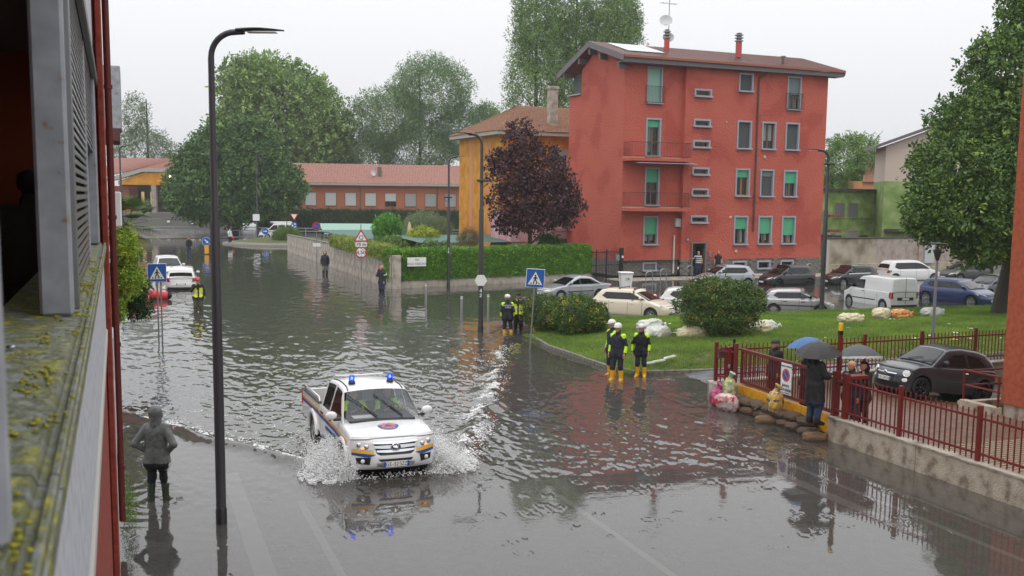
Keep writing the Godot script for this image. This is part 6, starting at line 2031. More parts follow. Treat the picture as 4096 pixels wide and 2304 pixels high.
	for z in [0.36, -0.36]: boxpart(t, "seat", Vector3(-0.72, 1.3, z), Vector3(0.14, 0.5, 0.46), mat("seat_grey", "4a4d50", 0.9), 0.05)
	var sw := S()
	var ring := []
	for k in 17: ring.append(Vector3(-0.12 + 0.06 * sin(TAU * k / 16.0), 1.2 + 0.15 * sin(TAU * k / 16.0), -0.36 + 0.18 * cos(TAU * k / 16.0)))
	tube(sw, ring, 0.015, 6, false)
	put(t, "steering_wheel", sw, MC.black_plastic)

func thing_part(parent: Node3D, called: String, at: Vector3) -> Node3D:
	var n := Node3D.new()
	n.name = called
	parent.add_child(n, true)
	n.position = at
	return n

func mirrored(a: Array, sg: float) -> PackedVector2Array:
	var r := PackedVector2Array()
	for i in range(0, a.size(), 2): r.append(Vector2(a[i] * sg, a[i + 1]))
	return r

# ---------------------------------------------------------------- people: a smooth field round a posed skeleton, meshed as surface nets; +x is forward, +z the right hand
var head_v: PackedVector3Array
var head_i: PackedInt32Array
var hand_v: PackedVector3Array
var hand_i: PackedInt32Array

func nets(bones: Array, cell: float, k: float) -> Dictionary:
	# bones: [a, b, ra, rb]; returns vertices, quads (4 indices) and the nearest bone of each vertex
	var lo := Vector3.ONE * 1e9
	var hi := -lo
	for b in bones:
		var r: float = maxf(b[2], b[3]) + cell * 3.0
		lo = lo.min(b[0] - Vector3.ONE * r).min(b[1] - Vector3.ONE * r)
		hi = hi.max(b[0] + Vector3.ONE * r).max(b[1] + Vector3.ONE * r)
	var n := Vector3i(((hi - lo) / cell).ceil()) + Vector3i.ONE
	var sx := n.y * n.z
	var sy := n.z
	var f := PackedFloat32Array()
	f.resize(n.x * n.y * n.z)
	f.fill(1.0)
	var near := f.duplicate()
	var own := PackedInt32Array()
	own.resize(f.size())
	for bi in bones.size():
		var b: Array = bones[bi]
		var a: Vector3 = b[0]
		var ba: Vector3 = b[1] - a
		var bb := maxf(ba.length_squared(), 1e-9)
		var r: float = maxf(b[2], b[3]) + maxf(k, cell * 2.0)
		var i0 := Vector3i(((a.min(b[1]) - Vector3.ONE * r - lo) / cell).floor())
		var i1 := Vector3i(((a.max(b[1]) + Vector3.ONE * r - lo) / cell).ceil())
		for ix in range(maxi(i0.x, 0), mini(i1.x, n.x - 1) + 1):
			for iy in range(maxi(i0.y, 0), mini(i1.y, n.y - 1) + 1):
				var q := ix * sx + iy * sy
				for iz in range(maxi(i0.z, 0), mini(i1.z, n.z - 1) + 1):
					var pa := lo + Vector3(ix, iy, iz) * cell - a
					var h := clampf(pa.dot(ba) / bb, 0.0, 1.0)
					var d: float = (pa - ba * h).length() - lerpf(b[2], b[3], h)
					var c := q + iz
					if d < near[c]:
						near[c] = d
						own[c] = bi
					var e := clampf(0.5 + 0.5 * (f[c] - d) / k, 0.0, 1.0)
					f[c] = lerpf(f[c], d, e) - k * e * (1.0 - e)
	var vid := PackedInt32Array()
	vid.resize(f.size())
	vid.fill(-1)
	var vs := PackedVector3Array()
	var ow := PackedInt32Array()
	var offs := [0, sx, sy, sx + sy, 1, sx + 1, sy + 1, sx + sy + 1]
	var cor := [Vector3(0, 0, 0), Vector3(1, 0, 0), Vector3(0, 1, 0), Vector3(1, 1, 0), Vector3(0, 0, 1), Vector3(1, 0, 1), Vector3(0, 1, 1), Vector3(1, 1, 1)]
	var edges := [[0, 1], [2, 3], [4, 5], [6, 7], [0, 2], [1, 3], [4, 6], [5, 7], [0, 4], [1, 5], [2, 6], [3, 7]]
	var lim := cell * 1.8
	for ix in n.x - 1:
		for iy in n.y - 1:
			var q := ix * sx + iy * sy
			for iz in n.z - 1:
				var c := q + iz
				if absf(f[c]) > lim: continue
				var m := 0
				for e in 8:
					if f[c + offs[e]] < 0.0: m |= 1 << e
				if m == 0 or m == 255: continue
				var s := Vector3.ZERO
				var cnt := 0
				for e in edges:
					var fa := f[c + offs[e[0]]]
					var fb := f[c + offs[e[1]]]
					if (fa < 0.0) != (fb < 0.0):
						s += cor[e[0]].lerp(cor[e[1]], fa / (fa - fb))
						cnt += 1
				vid[c] = vs.size()
				vs.append(lo + (Vector3(ix, iy, iz) + s / cnt) * cell)
				ow.append(own[c])
	var qs := PackedInt32Array()
	for ix in range(1, n.x - 1):
		for iy in range(1, n.y - 1):
			for iz in range(1, n.z - 1):
				var c := ix * sx + iy * sy + iz
				if f[c] > lim or f[c] < -lim: continue
				var s := f[c] < 0.0
				for ax in 3:
					var st: int = [sx, sy, 1][ax]
					if (f[c + st] < 0.0) == s: continue
					var u: int = [sy, 1, sx][ax]
					var w: int = [1, sx, sy][ax]
					var a := vid[c]
					var b := vid[c - u]
					var d := vid[c - u - w]
					var e := vid[c - w]
					if a < 0 or b < 0 or d < 0 or e < 0: continue
					if s: qs.append_array(PackedInt32Array([a, b, d, e]))
					else: qs.append_array(PackedInt32Array([a, e, d, b]))
	return {"v": vs, "q": qs, "own": ow}

func arrays_mesh(vs: PackedVector3Array, ix: PackedInt32Array, nn := PackedVector3Array()) -> ArrayMesh:
	if nn.is_empty():
		nn.resize(vs.size())
		for i in range(0, ix.size(), 3):
			var c := (vs[ix[i + 2]] - vs[ix[i]]).cross(vs[ix[i + 1]] - vs[ix[i]])
			for j in 3: nn[ix[i + j]] += c
		for i in nn.size(): nn[i] = nn[i].normalized()
	var arr := []
	arr.resize(Mesh.ARRAY_MAX)
	arr[Mesh.ARRAY_VERTEX] = vs
	arr[Mesh.ARRAY_NORMAL] = nn
	arr[Mesh.ARRAY_INDEX] = ix
	var me := ArrayMesh.new()
	me.add_surface_from_arrays(Mesh.PRIMITIVE_TRIANGLES, arr)
	return me

func quads_to_tris(qs: PackedInt32Array) -> PackedInt32Array:
	var r := PackedInt32Array()
	for i in range(0, qs.size(), 4): r.append_array(PackedInt32Array([qs[i], qs[i + 1], qs[i + 2], qs[i], qs[i + 2], qs[i + 3]]))
	return r

func body_templates() -> void:
	var V := func(x: float, y: float, z: float) -> Vector3: return Vector3(x, y, z)
	var hb := [[Vector3(-0.03, 0.03, 0), Vector3(0.015, 0.035, 0), 0.088, 0.084], [Vector3(0.03, -0.02, 0), Vector3(0.04, -0.05, 0), 0.062, 0.05], [Vector3(0.05, -0.085, 0), Vector3(0.062, -0.09, 0), 0.034, 0.028], [Vector3(0.078, 0.018, 0), Vector3(0.106, -0.026, 0), 0.01, 0.015], [Vector3(-0.02, -0.06, 0), Vector3(-0.03, -0.16, 0), 0.056, 0.058], [Vector3(0.086, -0.06, -0.016), Vector3(0.086, -0.06, 0.016), 0.011, 0.011]]
	for s in [-1.0, 1.0]:
		hb.append([Vector3(-0.008, 0.015, 0.084 * s), Vector3(-0.004, -0.025, 0.08 * s), 0.016, 0.011])
		hb.append([Vector3(0.078, 0.026, 0.018 * s), Vector3(0.066, 0.024, 0.05 * s), 0.014, 0.012])
		hb.append([Vector3(0.055, -0.03, 0.04 * s), Vector3(0.03, -0.06, 0.045 * s), 0.025, 0.02])
	var d := nets(hb, 0.0085, 0.022)
	head_v = d.v
	head_i = quads_to_tris(d.q)
	var fb := []
	for x in [-0.03, -0.01, 0.01, 0.03]: fb.append([Vector3(x * 0.7, -0.01, 0), Vector3(x, -0.088, 0), 0.017, 0.014])
	var len := [0.06, 0.073, 0.08, 0.07]
	for i in 4:
		var x := -0.032 + i * 0.021
		var l: float = len[i]
		fb.append([Vector3(x, -0.085, 0), Vector3(x * 1.1, -0.09 - l * 0.5, -0.008), 0.0105, 0.0095])
		fb.append([Vector3(x * 1.1, -0.09 - l * 0.5, -0.008), Vector3(x * 1.12, -0.09 - l * 0.95, -0.03), 0.0095, 0.008])
	fb.append([Vector3(0.03, -0.03, -0.004), Vector3(0.054, -0.07, -0.014), 0.014, 0.0115])
	fb.append([Vector3(0.054, -0.07, -0.014), Vector3(0.055, -0.1, -0.024), 0.011, 0.009])
	d = nets(fb, 0.0065, 0.006)
	hand_v = d.v
	hand_i = quads_to_tris(d.q)

func person(label: String, at: Vector3, heading: float, o: Dictionary, group := "") -> Node3D:
	# o: style, pose overrides, colours, headgear; body is one continuous surface split where one garment meets the next
	if head_v.is_empty(): body_templates()
	var t := thing("person", label, "person", at, hd(heading), group)
	var sc: float = o.get("height", 1.76) / 1.76
	var J := {"hipL": Vector3(0, 0.93, -0.095), "hipR": Vector3(0, 0.93, 0.095), "kneeL": Vector3(0.03, 0.5, -0.11), "kneeR": Vector3(0.03, 0.5, 0.11), "ankL": Vector3(-0.02, 0.1, -0.12), "ankR": Vector3(-0.02, 0.1, 0.12), "toeL": Vector3(0.15, 0.045, -0.15), "toeR": Vector3(0.15, 0.045, 0.15), "chest": Vector3(0.0, 1.27, 0), "shL": Vector3(-0.01, 1.42, -0.175), "shR": Vector3(-0.01, 1.42, 0.175), "elL": Vector3(-0.04, 1.14, -0.25), "elR": Vector3(-0.04, 1.14, 0.25), "wrL": Vector3(0.05, 0.9, -0.26), "wrR": Vector3(0.05, 0.9, 0.26), "neck": Vector3(0.0, 1.5, 0), "head": Vector3(0.025, 1.645, 0)}
	if o.has("lean"):   # bend the upper body forward about the hips
		var lb := Basis(Vector3.BACK, -deg_to_rad(o.lean))
		for k in ["chest", "shL", "shR", "elL", "elR", "wrL", "wrR", "neck", "head"]: J[k] = Vector3(0, 0.93, 0) + lb * (J[k] - Vector3(0, 0.93, 0))
	for k in o.get("pose", {}): J[k] = o.pose[k]
	for k in J: J[k] = J[k] * sc
	var fat: float = o.get("fat", 1.0) * sc
	var legs: bool = o.get("legs", true)
	var lf: float = fat * o.get("leg", 1.0)
	var B := []   # [a, b, ra, rb, tag]
	var hc: Vector3 = (J.hipL + J.hipR) * 0.5
	for s in ["L", "R"]:
		var zs := -1.0 if s == "L" else 1.0
		var cs: Vector3 = J.chest + (J["sh" + s] - J.chest) * 0.5
		B.append([J["hip" + s] * Vector3(1, 1, 0.75) + Vector3(0, 0.02, 0), cs, 0.115 * fat, 0.125 * fat, "torso"])
		B.append([cs, J["sh" + s], 0.115 * fat, 0.072 * fat, "shoulder" + s])
		B.append([J["sh" + s], J["el" + s], 0.07 * fat, 0.058 * fat, "upper" + s])
		B.append([J["el" + s], J["wr" + s], 0.056 * fat, 0.045 * fat, "fore" + s])
		if legs:
			B.append([J["hip" + s], J["knee" + s], 0.108 * lf, 0.086 * lf, "thigh" + s])
			B.append([J["knee" + s], J["ank" + s], 0.082 * lf, 0.068 * lf, "shin" + s])
			B.append([J["ank" + s], J["toe" + s], 0.056 * sc, 0.045 * sc, "foot" + s])
	B.append([hc, J.chest, 0.12 * fat, 0.13 * fat, "torso"])
	B.append([J.chest, J.neck, 0.11 * fat, 0.06 * sc, "collar"])
	B.append([J.neck + Vector3(-0.01, -0.06, 0), J.neck + Vector3(-0.01, 0.035, 0), 0.085 * sc, 0.08 * sc, "collar"])
	B.append([J.neck, J.head + (J.neck - J.head) * 0.55, 0.058 * sc, 0.055 * sc, "neck"])
	if o.get("skirt", 0.0) > 0.0:   # jacket or coat hem
		for z in [-0.07, 0.07]: B.append([hc + Vector3(0, 0.02, z), hc + Vector3(0, -o.skirt, z * 1.5), 0.135 * fat, 0.142 * fat, "torso"])
	if o.get("hood", false):
		B.append([J.head + Vector3(-0.045, 0.03, 0) * sc, J.head + Vector3(-0.02, -0.02, 0) * sc, 0.118 * sc, 0.11 * sc, "hood"])
		B.append([J.head + Vector3(-0.04, -0.04, 0) * sc, J.neck + Vector3(-0.02, -0.02, 0), 0.1 * sc, 0.1 * sc, "hood"])
	if o.get("pack", false): B.append([J.chest + Vector3(-0.17, 0.12, 0), J.chest + Vector3(-0.17, -0.15, 0), 0.11, 0.12, "pack"])
	var d := nets(B, o.get("cell", 0.022), 0.035)
	var vs: PackedVector3Array = d.v
	var own: PackedInt32Array = d.own
	# small folds in the cloth
	for i in vs.size():
		var p := vs[i]
		vs[i] = p + Vector3(nz.get_noise_3d(p.x * 9.0, p.y * 5.0, p.z * 9.0 + at.x), 0, nz.get_noise_3d(p.x * 9.0 + 31.0, p.y * 5.0, p.z * 9.0)) * 0.012 + Vector3(nz.get_noise_3d(p.x * 22.0, p.y * 17.0, p.z * 22.0), 0, nz.get_noise_3d(p.z * 22.0, p.y * 17.0 + 9.0, p.x * 22.0)) * 0.009
	var tris := quads_to_tris(d.q)
	var nn := PackedVector3Array()
	nn.resize(vs.size())
	for i in range(0, tris.size(), 3):
		var c := (vs[tris[i + 2]] - vs[tris[i]]).cross(vs[tris[i + 1]] - vs[tris[i]])
		for j in 3: nn[tris[i + j]] += c
	for i in nn.size(): nn[i] = nn[i].normalized()
	var boot_y: float = o.get("boot", 0.16) * sc
	var hem: float = o.get("hem", 0.86) * sc
	var style: String = o.get("style", "plain")
	var cls := []
	for i in vs.size():
		var b: Array = B[own[i]]
		var tg: String = b[4]
		var p := vs[i]
		var ab: Vector3 = b[1] - b[0]
		var u := clampf((p - b[0]).dot(ab) / maxf(ab.length_squared(), 1e-6), 0, 1)
		var c := "jacket"
		if tg == "neck": c = "body"
		elif tg.begins_with("foot") or (tg.begins_with("shin") and p.y < boot_y): c = "boots"
		elif tg.begins_with("shin") or tg.begins_with("thigh"): c = "trousers" if p.y < hem or o.get("skirt", 0.0) == 0.0 and p.y < 0.9 * sc else "jacket"
		elif tg == "torso" and p.y < hem: c = "trousers"
		elif tg.begins_with("fore") and u > o.get("sleeve", 2.0): c = "body"
		elif tg.begins_with("upper") and u > o.get("sleeve_upper", 2.0): c = "body"
		elif tg == "pack": c = "backpack"
		match style:
			"civil":
				if tg.begins_with("shoulder") and u > 0.25 and p.y > 1.36 * sc or tg.begins_with("upper") and u < 0.22: c = "hi_vis_panel"
				if tg.begins_with("fore") and u > 0.12 and u < 0.9 and absf(p.z) > absf(b[0].z) * 0.9: c = "hi_vis_panel"
			"vest":
				if (tg == "torso" or tg.begins_with("shoulder") or tg == "collar") and p.y > hem + 0.05 and absf(p.z) > 0.035 and u < 0.97: c = "hi_vis_panel"
				if c == "hi_vis_panel" and absf(p.y - 1.1 * sc) < 0.03: c = "reflective_band"
			"striped":
				if c == "jacket" and int(floor(p.y / (0.075 * sc))) % 2 == 0: c = "stripes"
			"stripe_coat":
				if tg.begins_with("upper") and u > 0.5 and u < 0.68 or tg.begins_with("shoulder") and u > 0.45 and u < 0.8 and p.y > 1.3: c = "hi_vis_panel"
			"track":
				if c == "trousers" and absf(absf(atan2(p.z - (b[0].z + ab.z * u), p.x - (b[0].x + ab.x * u))) - PI / 2) < 0.42 and absf(p.z) > absf(b[0].z + ab.z * u): c = "trouser_stripes"
			"yoke":
				if tg.begins_with("shoulder") and p.y > 1.4 * sc: c = "hi_vis_panel"
			"bust":
				if tg.begins_with("shoulder") or tg.begins_with("upper"): c = "hi_vis_panel"
		cls.append(c)
	var cols: Dictionary = {"body": "skin_a", "jacket": "navy_cloth", "trousers": "navy_cloth", "boots": "boot_yellow", "hi_vis_panel": "hi_vis", "reflective_band": "silver_band", "stripes": "white_cloth", "trouser_stripes": "white_cloth", "backpack": "navy_cloth", "hair": "hair_dark"}
	cols.merge(o.get("col", {}), true)
	var ixs := {}
	for i in range(0, tris.size(), 3):
		var c: String = cls[tris[i]]
		if cls[tris[i + 1]] == cls[tris[i + 2]]: c = cls[tris[i + 1]]
		if not ixs.has(c): ixs[c] = PackedInt32Array()
		ixs[c].append_array(PackedInt32Array([tris[i], tris[i + 1], tris[i + 2]]))
	# head and hands belong to the body surface
	var hv := PackedVector3Array()
	var hi := PackedInt32Array()
	var hb := Basis(Vector3.UP, deg_to_rad(o.get("look", 0.0))) * Basis(Vector3.BACK, deg_to_rad(o.get("nod", 0.0) - o.get("lean", 0.0) * 0.5))
	hb = hb.scaled(Vector3.ONE * sc)
	for v in head_v: hv.append(J.head + hb * v)
	hi = head_i.duplicate()
	for s in ["L", "R"]:
		if o.get("no_hand", "") == s: continue
		var dir: Vector3 = (J["wr" + s] - J["el" + s]).normalized()
		var yb := -dir
		var xb := (Vector3(1, 0.15, 0) - yb * yb.dot(Vector3(1, 0.15, 0)))
		if xb.length() < 0.25: xb = Vector3.UP - yb * yb.y
		xb = xb.normalized()
		var b := Basis(xb, yb, xb.cross(yb))
		var base := hv.size()
		for v in hand_v: hv.append(J["wr" + s] + b * (v * Vector3(1, 1, 1.0 if s == "R" else -1.0)) * sc * 1.05 - dir * 0.02)
		var hx := hand_i.duplicate()
		for i in range(0, hx.size(), 3):
			hx[i] += base
			var q := hx[i + 1] + base
			var w := hx[i + 2] + base
			hx[i + 1] = q if s == "R" else w
			hx[i + 2] = w if s == "R" else q
		hi.append_array(hx)
	# join the skin of the figure with head and hands
	if ixs.has("body"):
		var base := hv.size()
		for v in vs: hv.append(v)
		for i in ixs.body: hi.append(i + base)
	put(t, "body", arrays_mesh(hv, hi), MC[cols.body])
	for c in ixs:
		if c != "body": put(t, c, arrays_mesh(vs, ixs[c], nn), MC[cols[c]])
	var st := S()
	for s in [-1.0, 1.0]: ball(st, J.head + hb * Vector3(0.082, 0.008, 0.03 * s), Vector3.ONE * 0.011, 6, 5)
	put(t, "eyes", st, MC.ink)
	if o.has("hair"):
		var hx := PackedInt32Array()
		var pv := PackedVector3Array()
		for v in head_v: pv.append(J.head + hb * (v * 1.09 + Vector3(-0.006, 0.004, 0)))
		for i in range(0, head_i.size(), 3):
			var c := (head_v[head_i[i]] + head_v[head_i[i + 1]] + head_v[head_i[i + 2]]) / 3.0
			var keep: bool = c.y > 0.055 + maxf(0.0, c.x) * 0.2 or c.x < -0.02 and c.y > -0.06
			if o.hair == "sides": keep = c.x < -0.005 and c.y > -0.05 and c.y < 0.05
			if absf(c.z) > 0.088 and c.x > -0.03 and c.y < 0.03: keep = false
			if keep: hx.append_array(PackedInt32Array([head_i[i], head_i[i + 1], head_i[i + 2]]))
		put(t, "hair", arrays_mesh(pv, hx), MC[cols.hair])
		if o.hair == "long":
			var hs := S()
			for z in [-0.06, 0.0, 0.06]: tube(hs, [J.head + hb * Vector3(-0.04, 0.06, z), J.head + hb * Vector3(-0.085, -0.04, z * 1.2), J.head + hb * Vector3(-0.075, -0.17, z * 1.25)], [0.05, 0.055, 0.03], 8)
			put(t, "long_hair", hs, MC[cols.hair])
	var hf := Transform3D(hb, J.head)
	match o.get("hat", ""):
		"helmet":
			st = S()
			lathe(st, [Vector2(0.128, 0.03), Vector2(0.134, 0.045), Vector2(0.13, 0.08), Vector2(0.112, 0.13), Vector2(0.075, 0.165), Vector2(0.0, 0.18)], 20, hf * Transform3D(Basis.from_scale(Vector3(1.06, 1, 0.93)), Vector3(-0.005, 0, 0)))
			extr(st, poly([0.09, -0.11, 0.165, -0.07, 0.178, 0.0, 0.165, 0.07, 0.09, 0.11]), -0.052, -0.042, hf * Transform3D(Basis(Vector3.RIGHT, PI / 2), Vector3.ZERO))
			var he := put(t, "helmet", st, MC[o.get("hat_mat", "helmet_white")])
			if o.get("lamp", true):
				st = S()
				var band := []
				for k in 17: band.append(hf * Vector3(0.141 * cos(TAU * k / 16.0) - 0.004, 0.062, 0.124 * sin(TAU * k / 16.0)))
				tube(st, band, 0.01, 5, false)
				put(he, "strap", st, MC.strap_red)
				st = S()
				ball(st, hf * Vector3(0.148, 0.066, 0), Vector3(0.022, 0.022, 0.032), 10, 6)
				put(he, "head_lamp", st, MC.steel)
		"cap":
			st = S()
			lathe(st, [Vector2(0.108, 0.03), Vector2(0.112, 0.06), Vector2(0.1, 0.105), Vector2(0.065, 0.132), Vector2(0.0, 0.14)], 18, hf * Transform3D(Basis.from_scale(Vector3(1.08, 1, 0.94)), Vector3(-0.01, 0, 0)))
			extr(st, poly([0.07, -0.075, 0.15, -0.055, 0.175, 0.0, 0.15, 0.055, 0.07, 0.075]), -0.042, -0.034, hf * Transform3D(Basis(Vector3.RIGHT, PI / 2), Vector3.ZERO))
			put(t, "cap", st, MC[o.get("hat_mat", "cap_black")])
	return t

func umbrella(label: String, top: Vector3, r: float, tilt: Vector3, m: Material, hand: Vector3, frill := "") -> void:
	var t := thing("umbrella", label, "umbrella", top)
	t.basis = Basis.from_euler(tilt)
	var n := 8
	var st := S()
	for k in n:
		for i in 6:
			var f := func(u: float, a: float) -> Vector3:
				var an := TAU * (k + a) / n
				var sag := 1.0 - 0.07 * sin(PI * a) * u
				return Vector3(cos(an) * r * u * sag, -r * 0.5 * u * u - 0.012 * sin(PI * a) * u, sin(an) * r * u * sag)
			for j in 4: quad(st, f.call(i / 6.0, (j + 1) / 4.0), f.call((i + 1) / 6.0, (j + 1) / 4.0), f.call((i + 1) / 6.0, j / 4.0), f.call(i / 6.0, j / 4.0))
	put(t, "canopy", st, m)
	for k in n:
		var an := TAU * k / n
		st = S()
		tube(st, [Vector3(0, -0.02, 0), Vector3(cos(an) * r * 0.5, -r * 0.125 - 0.008, sin(an) * r * 0.5), Vector3(cos(an) * r, -r * 0.5 - 0.006, sin(an) * r)], 0.004, 4)
		put(t, "rib", st, MC.steel)
	st = S()
	var h := t.transform.affine_inverse() * hand
	tube(st, [Vector3(0, 0.06, 0), Vector3(0, 0, 0), h], 0.008, 6)
	put(t, "shaft", st, MC.steel)
	st = S()
	tube(st, [h, h + (h.normalized() * 0.12)], 0.016, 8)
	put(t, "handle", st, MC.black_plastic)
	if frill != "":
		st = S()
		for k in n * 6:
			var a0 := TAU * k / (n * 6)
			var a1 := TAU * (k + 1) / (n * 6)
			var w := 0.05 + 0.012 * (k % 2)
			var r0 := r * 0.985
			quad(st, Vector3(cos(a0) * r0, -r * 0.5 - w, sin(a0) * r0), Vector3(cos(a1) * r0, -r * 0.5 - w, sin(a1) * r0), Vector3(cos(a1) * r0, -r * 0.5, sin(a1) * r0), Vector3(cos(a0) * r0, -r * 0.5, sin(a0) * r0))
		put(t, "frill", st, MC[frill])

func people() -> void:
	for q in [["skin_a", "b98970", 0.55], ["skin_b", "a5705a", 0.55], ["navy_cloth", "1d2230", 0.75], ["black_cloth", "151618", 0.8], ["grey_coat", "5f6462", 0.5], ["boot_yellow", "dba514", 0.35], ["boot_green", "2c352a", 0.35], ["boot_black", "161718", 0.4], ["hi_vis", "bfee1c", 0.6], ["hi_vis_yellow", "d7e02a", 0.6], ["silver_band", "b9bcc0", 0.4], ["white_cloth", "cdd0d2", 0.8], ["hair_dark", "241d19", 0.7], ["hair_grey", "8d8a86", 0.8], ["helmet_white", "d9dadb", 0.3], ["helmet_red", "c3242a", 0.3], ["strap_red", "7a2a26", 0.6], ["cap_black", "17181a", 0.8], ["cap_green", "2f3f33", 0.8], ["cap_grey", "5b6068", 0.8], ["jeans", "2b3550", 0.85], ["grey_trousers", "6d6a68", 0.85], ["olive_trousers", "4a4a3f", 0.85], ["maroon_cloth", "3a1f1e", 0.85], ["red_cloth", "a32a2a", 0.8]]: mat(q[0], q[1], q[2])
	var civil := {"style": "civil", "hat": "helmet", "boot": 0.38, "skirt": 0.09, "hem": 0.85, "fat": 1.0, "leg": 0.92}
	var mk := func(a: Dictionary, b: Dictionary) -> Dictionary:
		var r := a.duplicate()
		r.merge(b, true)
		return r
	var g1 := "civil protection volunteers in yellow boots"
	# man in the near water, hands on hips
	person("man in grey hooded raincoat and black striped track trousers, hands on hips in the water", Vector3(0.33, -0.1, -20.16), 22.0, {"style": "track", "height": 1.84, "hood": true, "skirt": 0.16, "hem": 0.78, "boot": 0.4, "leg": 0.84, "cell": 0.016, "look": -28.0, "fat": 1.04, "pose": {"shL": Vector3(-0.01, 1.4, -0.165), "shR": Vector3(-0.01, 1.4, 0.165), "elL": Vector3(-0.13, 1.13, -0.35), "elR": Vector3(-0.13, 1.13, 0.35), "wrL": Vector3(0.03, 0.98, -0.2), "wrR": Vector3(0.03, 0.98, 0.2), "kneeR": Vector3(0.06, 0.5, 0.1), "ankR": Vector3(0.05, 0.1, 0.13), "toeR": Vector3(0.2, 0.045, 0.19)}, "col": {"jacket": "grey_coat", "trousers": "black_cloth", "boots": "boot_green"}})
	person("volunteer with white helmet standing in the water at the kerb corner", Vector3(14.2, -0.1, -29.85), 232.0, mk.call(civil, {"height": 1.83, "cell": 0.018, "lamp": false, "look": 12.0, "pose": {"kneeR": Vector3(0.08, 0.5, 0.12), "ankR": Vector3(0.06, 0.1, 0.14), "toeR": Vector3(0.22, 0.045, 0.17)}}), g1)
	person("volunteer with backpack and white helmet behind his colleague, facing away", Vector3(14.42, -0.1, -30.75), 262.0, mk.call(civil, {"height": 1.83, "pack": true, "cell": 0.02, "look": 20.0}), g1)
	person("volunteer with white helmet and head lamp standing apart by the kerb", Vector3(15.14, -0.04, -30.1), 218.0, mk.call(civil, {"height": 1.7, "cell": 0.018, "look": -8.0, "col": {"body": "skin_a", "jacket": "black_cloth"}, "pose": {"wrR": Vector3(0.0, 0.87, 0.3), "elR": Vector3(-0.05, 1.13, 0.29)}}), g1)
	var back := person("volunteer seen from behind in a lettered navy jacket, wading beside a man in a vest", Vector3(14.65, -0.22, -41.5), 12.0, mk.call(civil, {"height": 1.8, "cell": 0.022, "hat": "helmet", "col": {"hair": "hair_dark"}, "pose": {"ankR": Vector3(-0.08, 0.12, 0.16), "kneeR": Vector3(0.0, 0.5, 0.14)}}), g1)
	text(back, "back_lettering", "PROTEZIONE", 0.06, MC.white_cloth, Vector3(-0.175, 1.4, 0.0), Basis(Vector3.UP, -PI / 2), 0.004, true)
	text(back, "back_lettering", "CIVILE", 0.06, MC.white_cloth, Vector3(-0.178, 1.32, 0.0), Basis(Vector3.UP, -PI / 2), 0.004, true)
	person("man in black hat and hi-vis vest facing the wading volunteer", Vector3(15.5, -0.25, -42.5), 205.0, {"style": "vest", "hat": "cap", "height": 1.82, "cell": 0.022, "boot": 0.4, "fat": 1.08, "skirt": 0.05, "col": {"jacket": "black_cloth", "trousers": "black_cloth", "boots": "boot_black", "hi_vis_panel": "hi_vis_yellow"}})
	person("man in grey cap bending forward behind the flowering shrub", Vector3(16.35, -0.1, -42.6), 262.0, {"style": "civil", "hat": "cap", "hat_mat": "cap_grey", "lean": 52.0, "height": 1.78, "cell": 0.024, "skirt": 0.03, "boot": 0.4})
	person("firefighter in red helmet and hi-vis vest wading towards the pickup", Vector3(2.98, -0.3, -53.45), 178.0, {"style": "vest", "hat": "helmet", "hat_mat": "helmet_red", "height": 1.88, "cell": 0.024, "boot": 0.3, "fat": 1.15, "skirt": 0.04, "pose": {"elR": Vector3(0.1, 1.2, 0.3), "wrR": Vector3(0.2, 1.45, 0.12), "elL": Vector3(-0.02, 1.14, -0.27), "wrL": Vector3(0.1, 0.95, -0.28)}, "col": {"jacket": "black_cloth", "trousers": "olive_trousers", "boots": "boot_green", "hi_vis_panel": "hi_vis_yellow"}})
	person("man in dark hooded jacket and green boots walking along the garden wall", Vector3(13.1, -0.2, -76.6), 192.0, {"hood": true, "height": 1.84, "cell": 0.028, "boot": 0.45, "fat": 1.12, "skirt": 0.12, "hem": 0.8, "pose": {"kneeR": Vector3(0.1, 0.51, 0.1), "ankL": Vector3(-0.1, 0.12, -0.1)}, "col": {"trousers": "grey_trousers", "boots": "boot_green"}})
	var ph := person("balding man on the phone in a navy jacket with hi-vis stripes by the wall corner", Vector3(13.85, -0.28, -61.5), 238.0, {"style": "stripe_coat", "hair": "sides", "height": 1.84, "cell": 0.026, "boot": 0.42, "fat": 1.12, "skirt": 0.14, "hem": 0.78, "pose": {"elR": Vector3(0.16, 1.2, 0.22), "wrR": Vector3(0.1, 1.55, 0.14)}, "col": {"trousers": "jeans", "boots": "boot_black", "hair": "hair_grey"}})
	boxpart(ph, "phone", Vector3(0.09, 1.7, 0.14), Vector3(0.08, 0.16, 0.012), MC.ink, 0.003)
	person("older man in a striped polo shirt leaning in the house doorway", Vector3(39.3, 0.1, -69.25), 205.0, {"style": "striped", "hair": "sides", "height": 1.78, "cell": 0.028, "sleeve": 0.0, "sleeve_upper": 0.75, "boot": 0.1, "pose": {"elR": Vector3(0.1, 1.2, 0.38), "wrR": Vector3(0.2, 1.25, 0.6)}, "col": {"jacket": "navy_cloth", "trousers": "jeans", "boots": "boot_black", "hair": "hair_grey"}})
	person("man in a black shirt with red shoulders beside the house door", Vector3(40.85, 0.1, -69.05), 200.0, {"style": "yoke", "hair": "sides", "height": 1.78, "cell": 0.028, "sleeve": 0.0, "sleeve_upper": 0.8, "boot": 0.1, "col": {"jacket": "black_cloth", "trousers": "black_cloth", "boots": "boot_black", "hi_vis_panel": "red_cloth", "hair": "hair_grey"}})
	var g2 := "residents behind the courtyard gate"
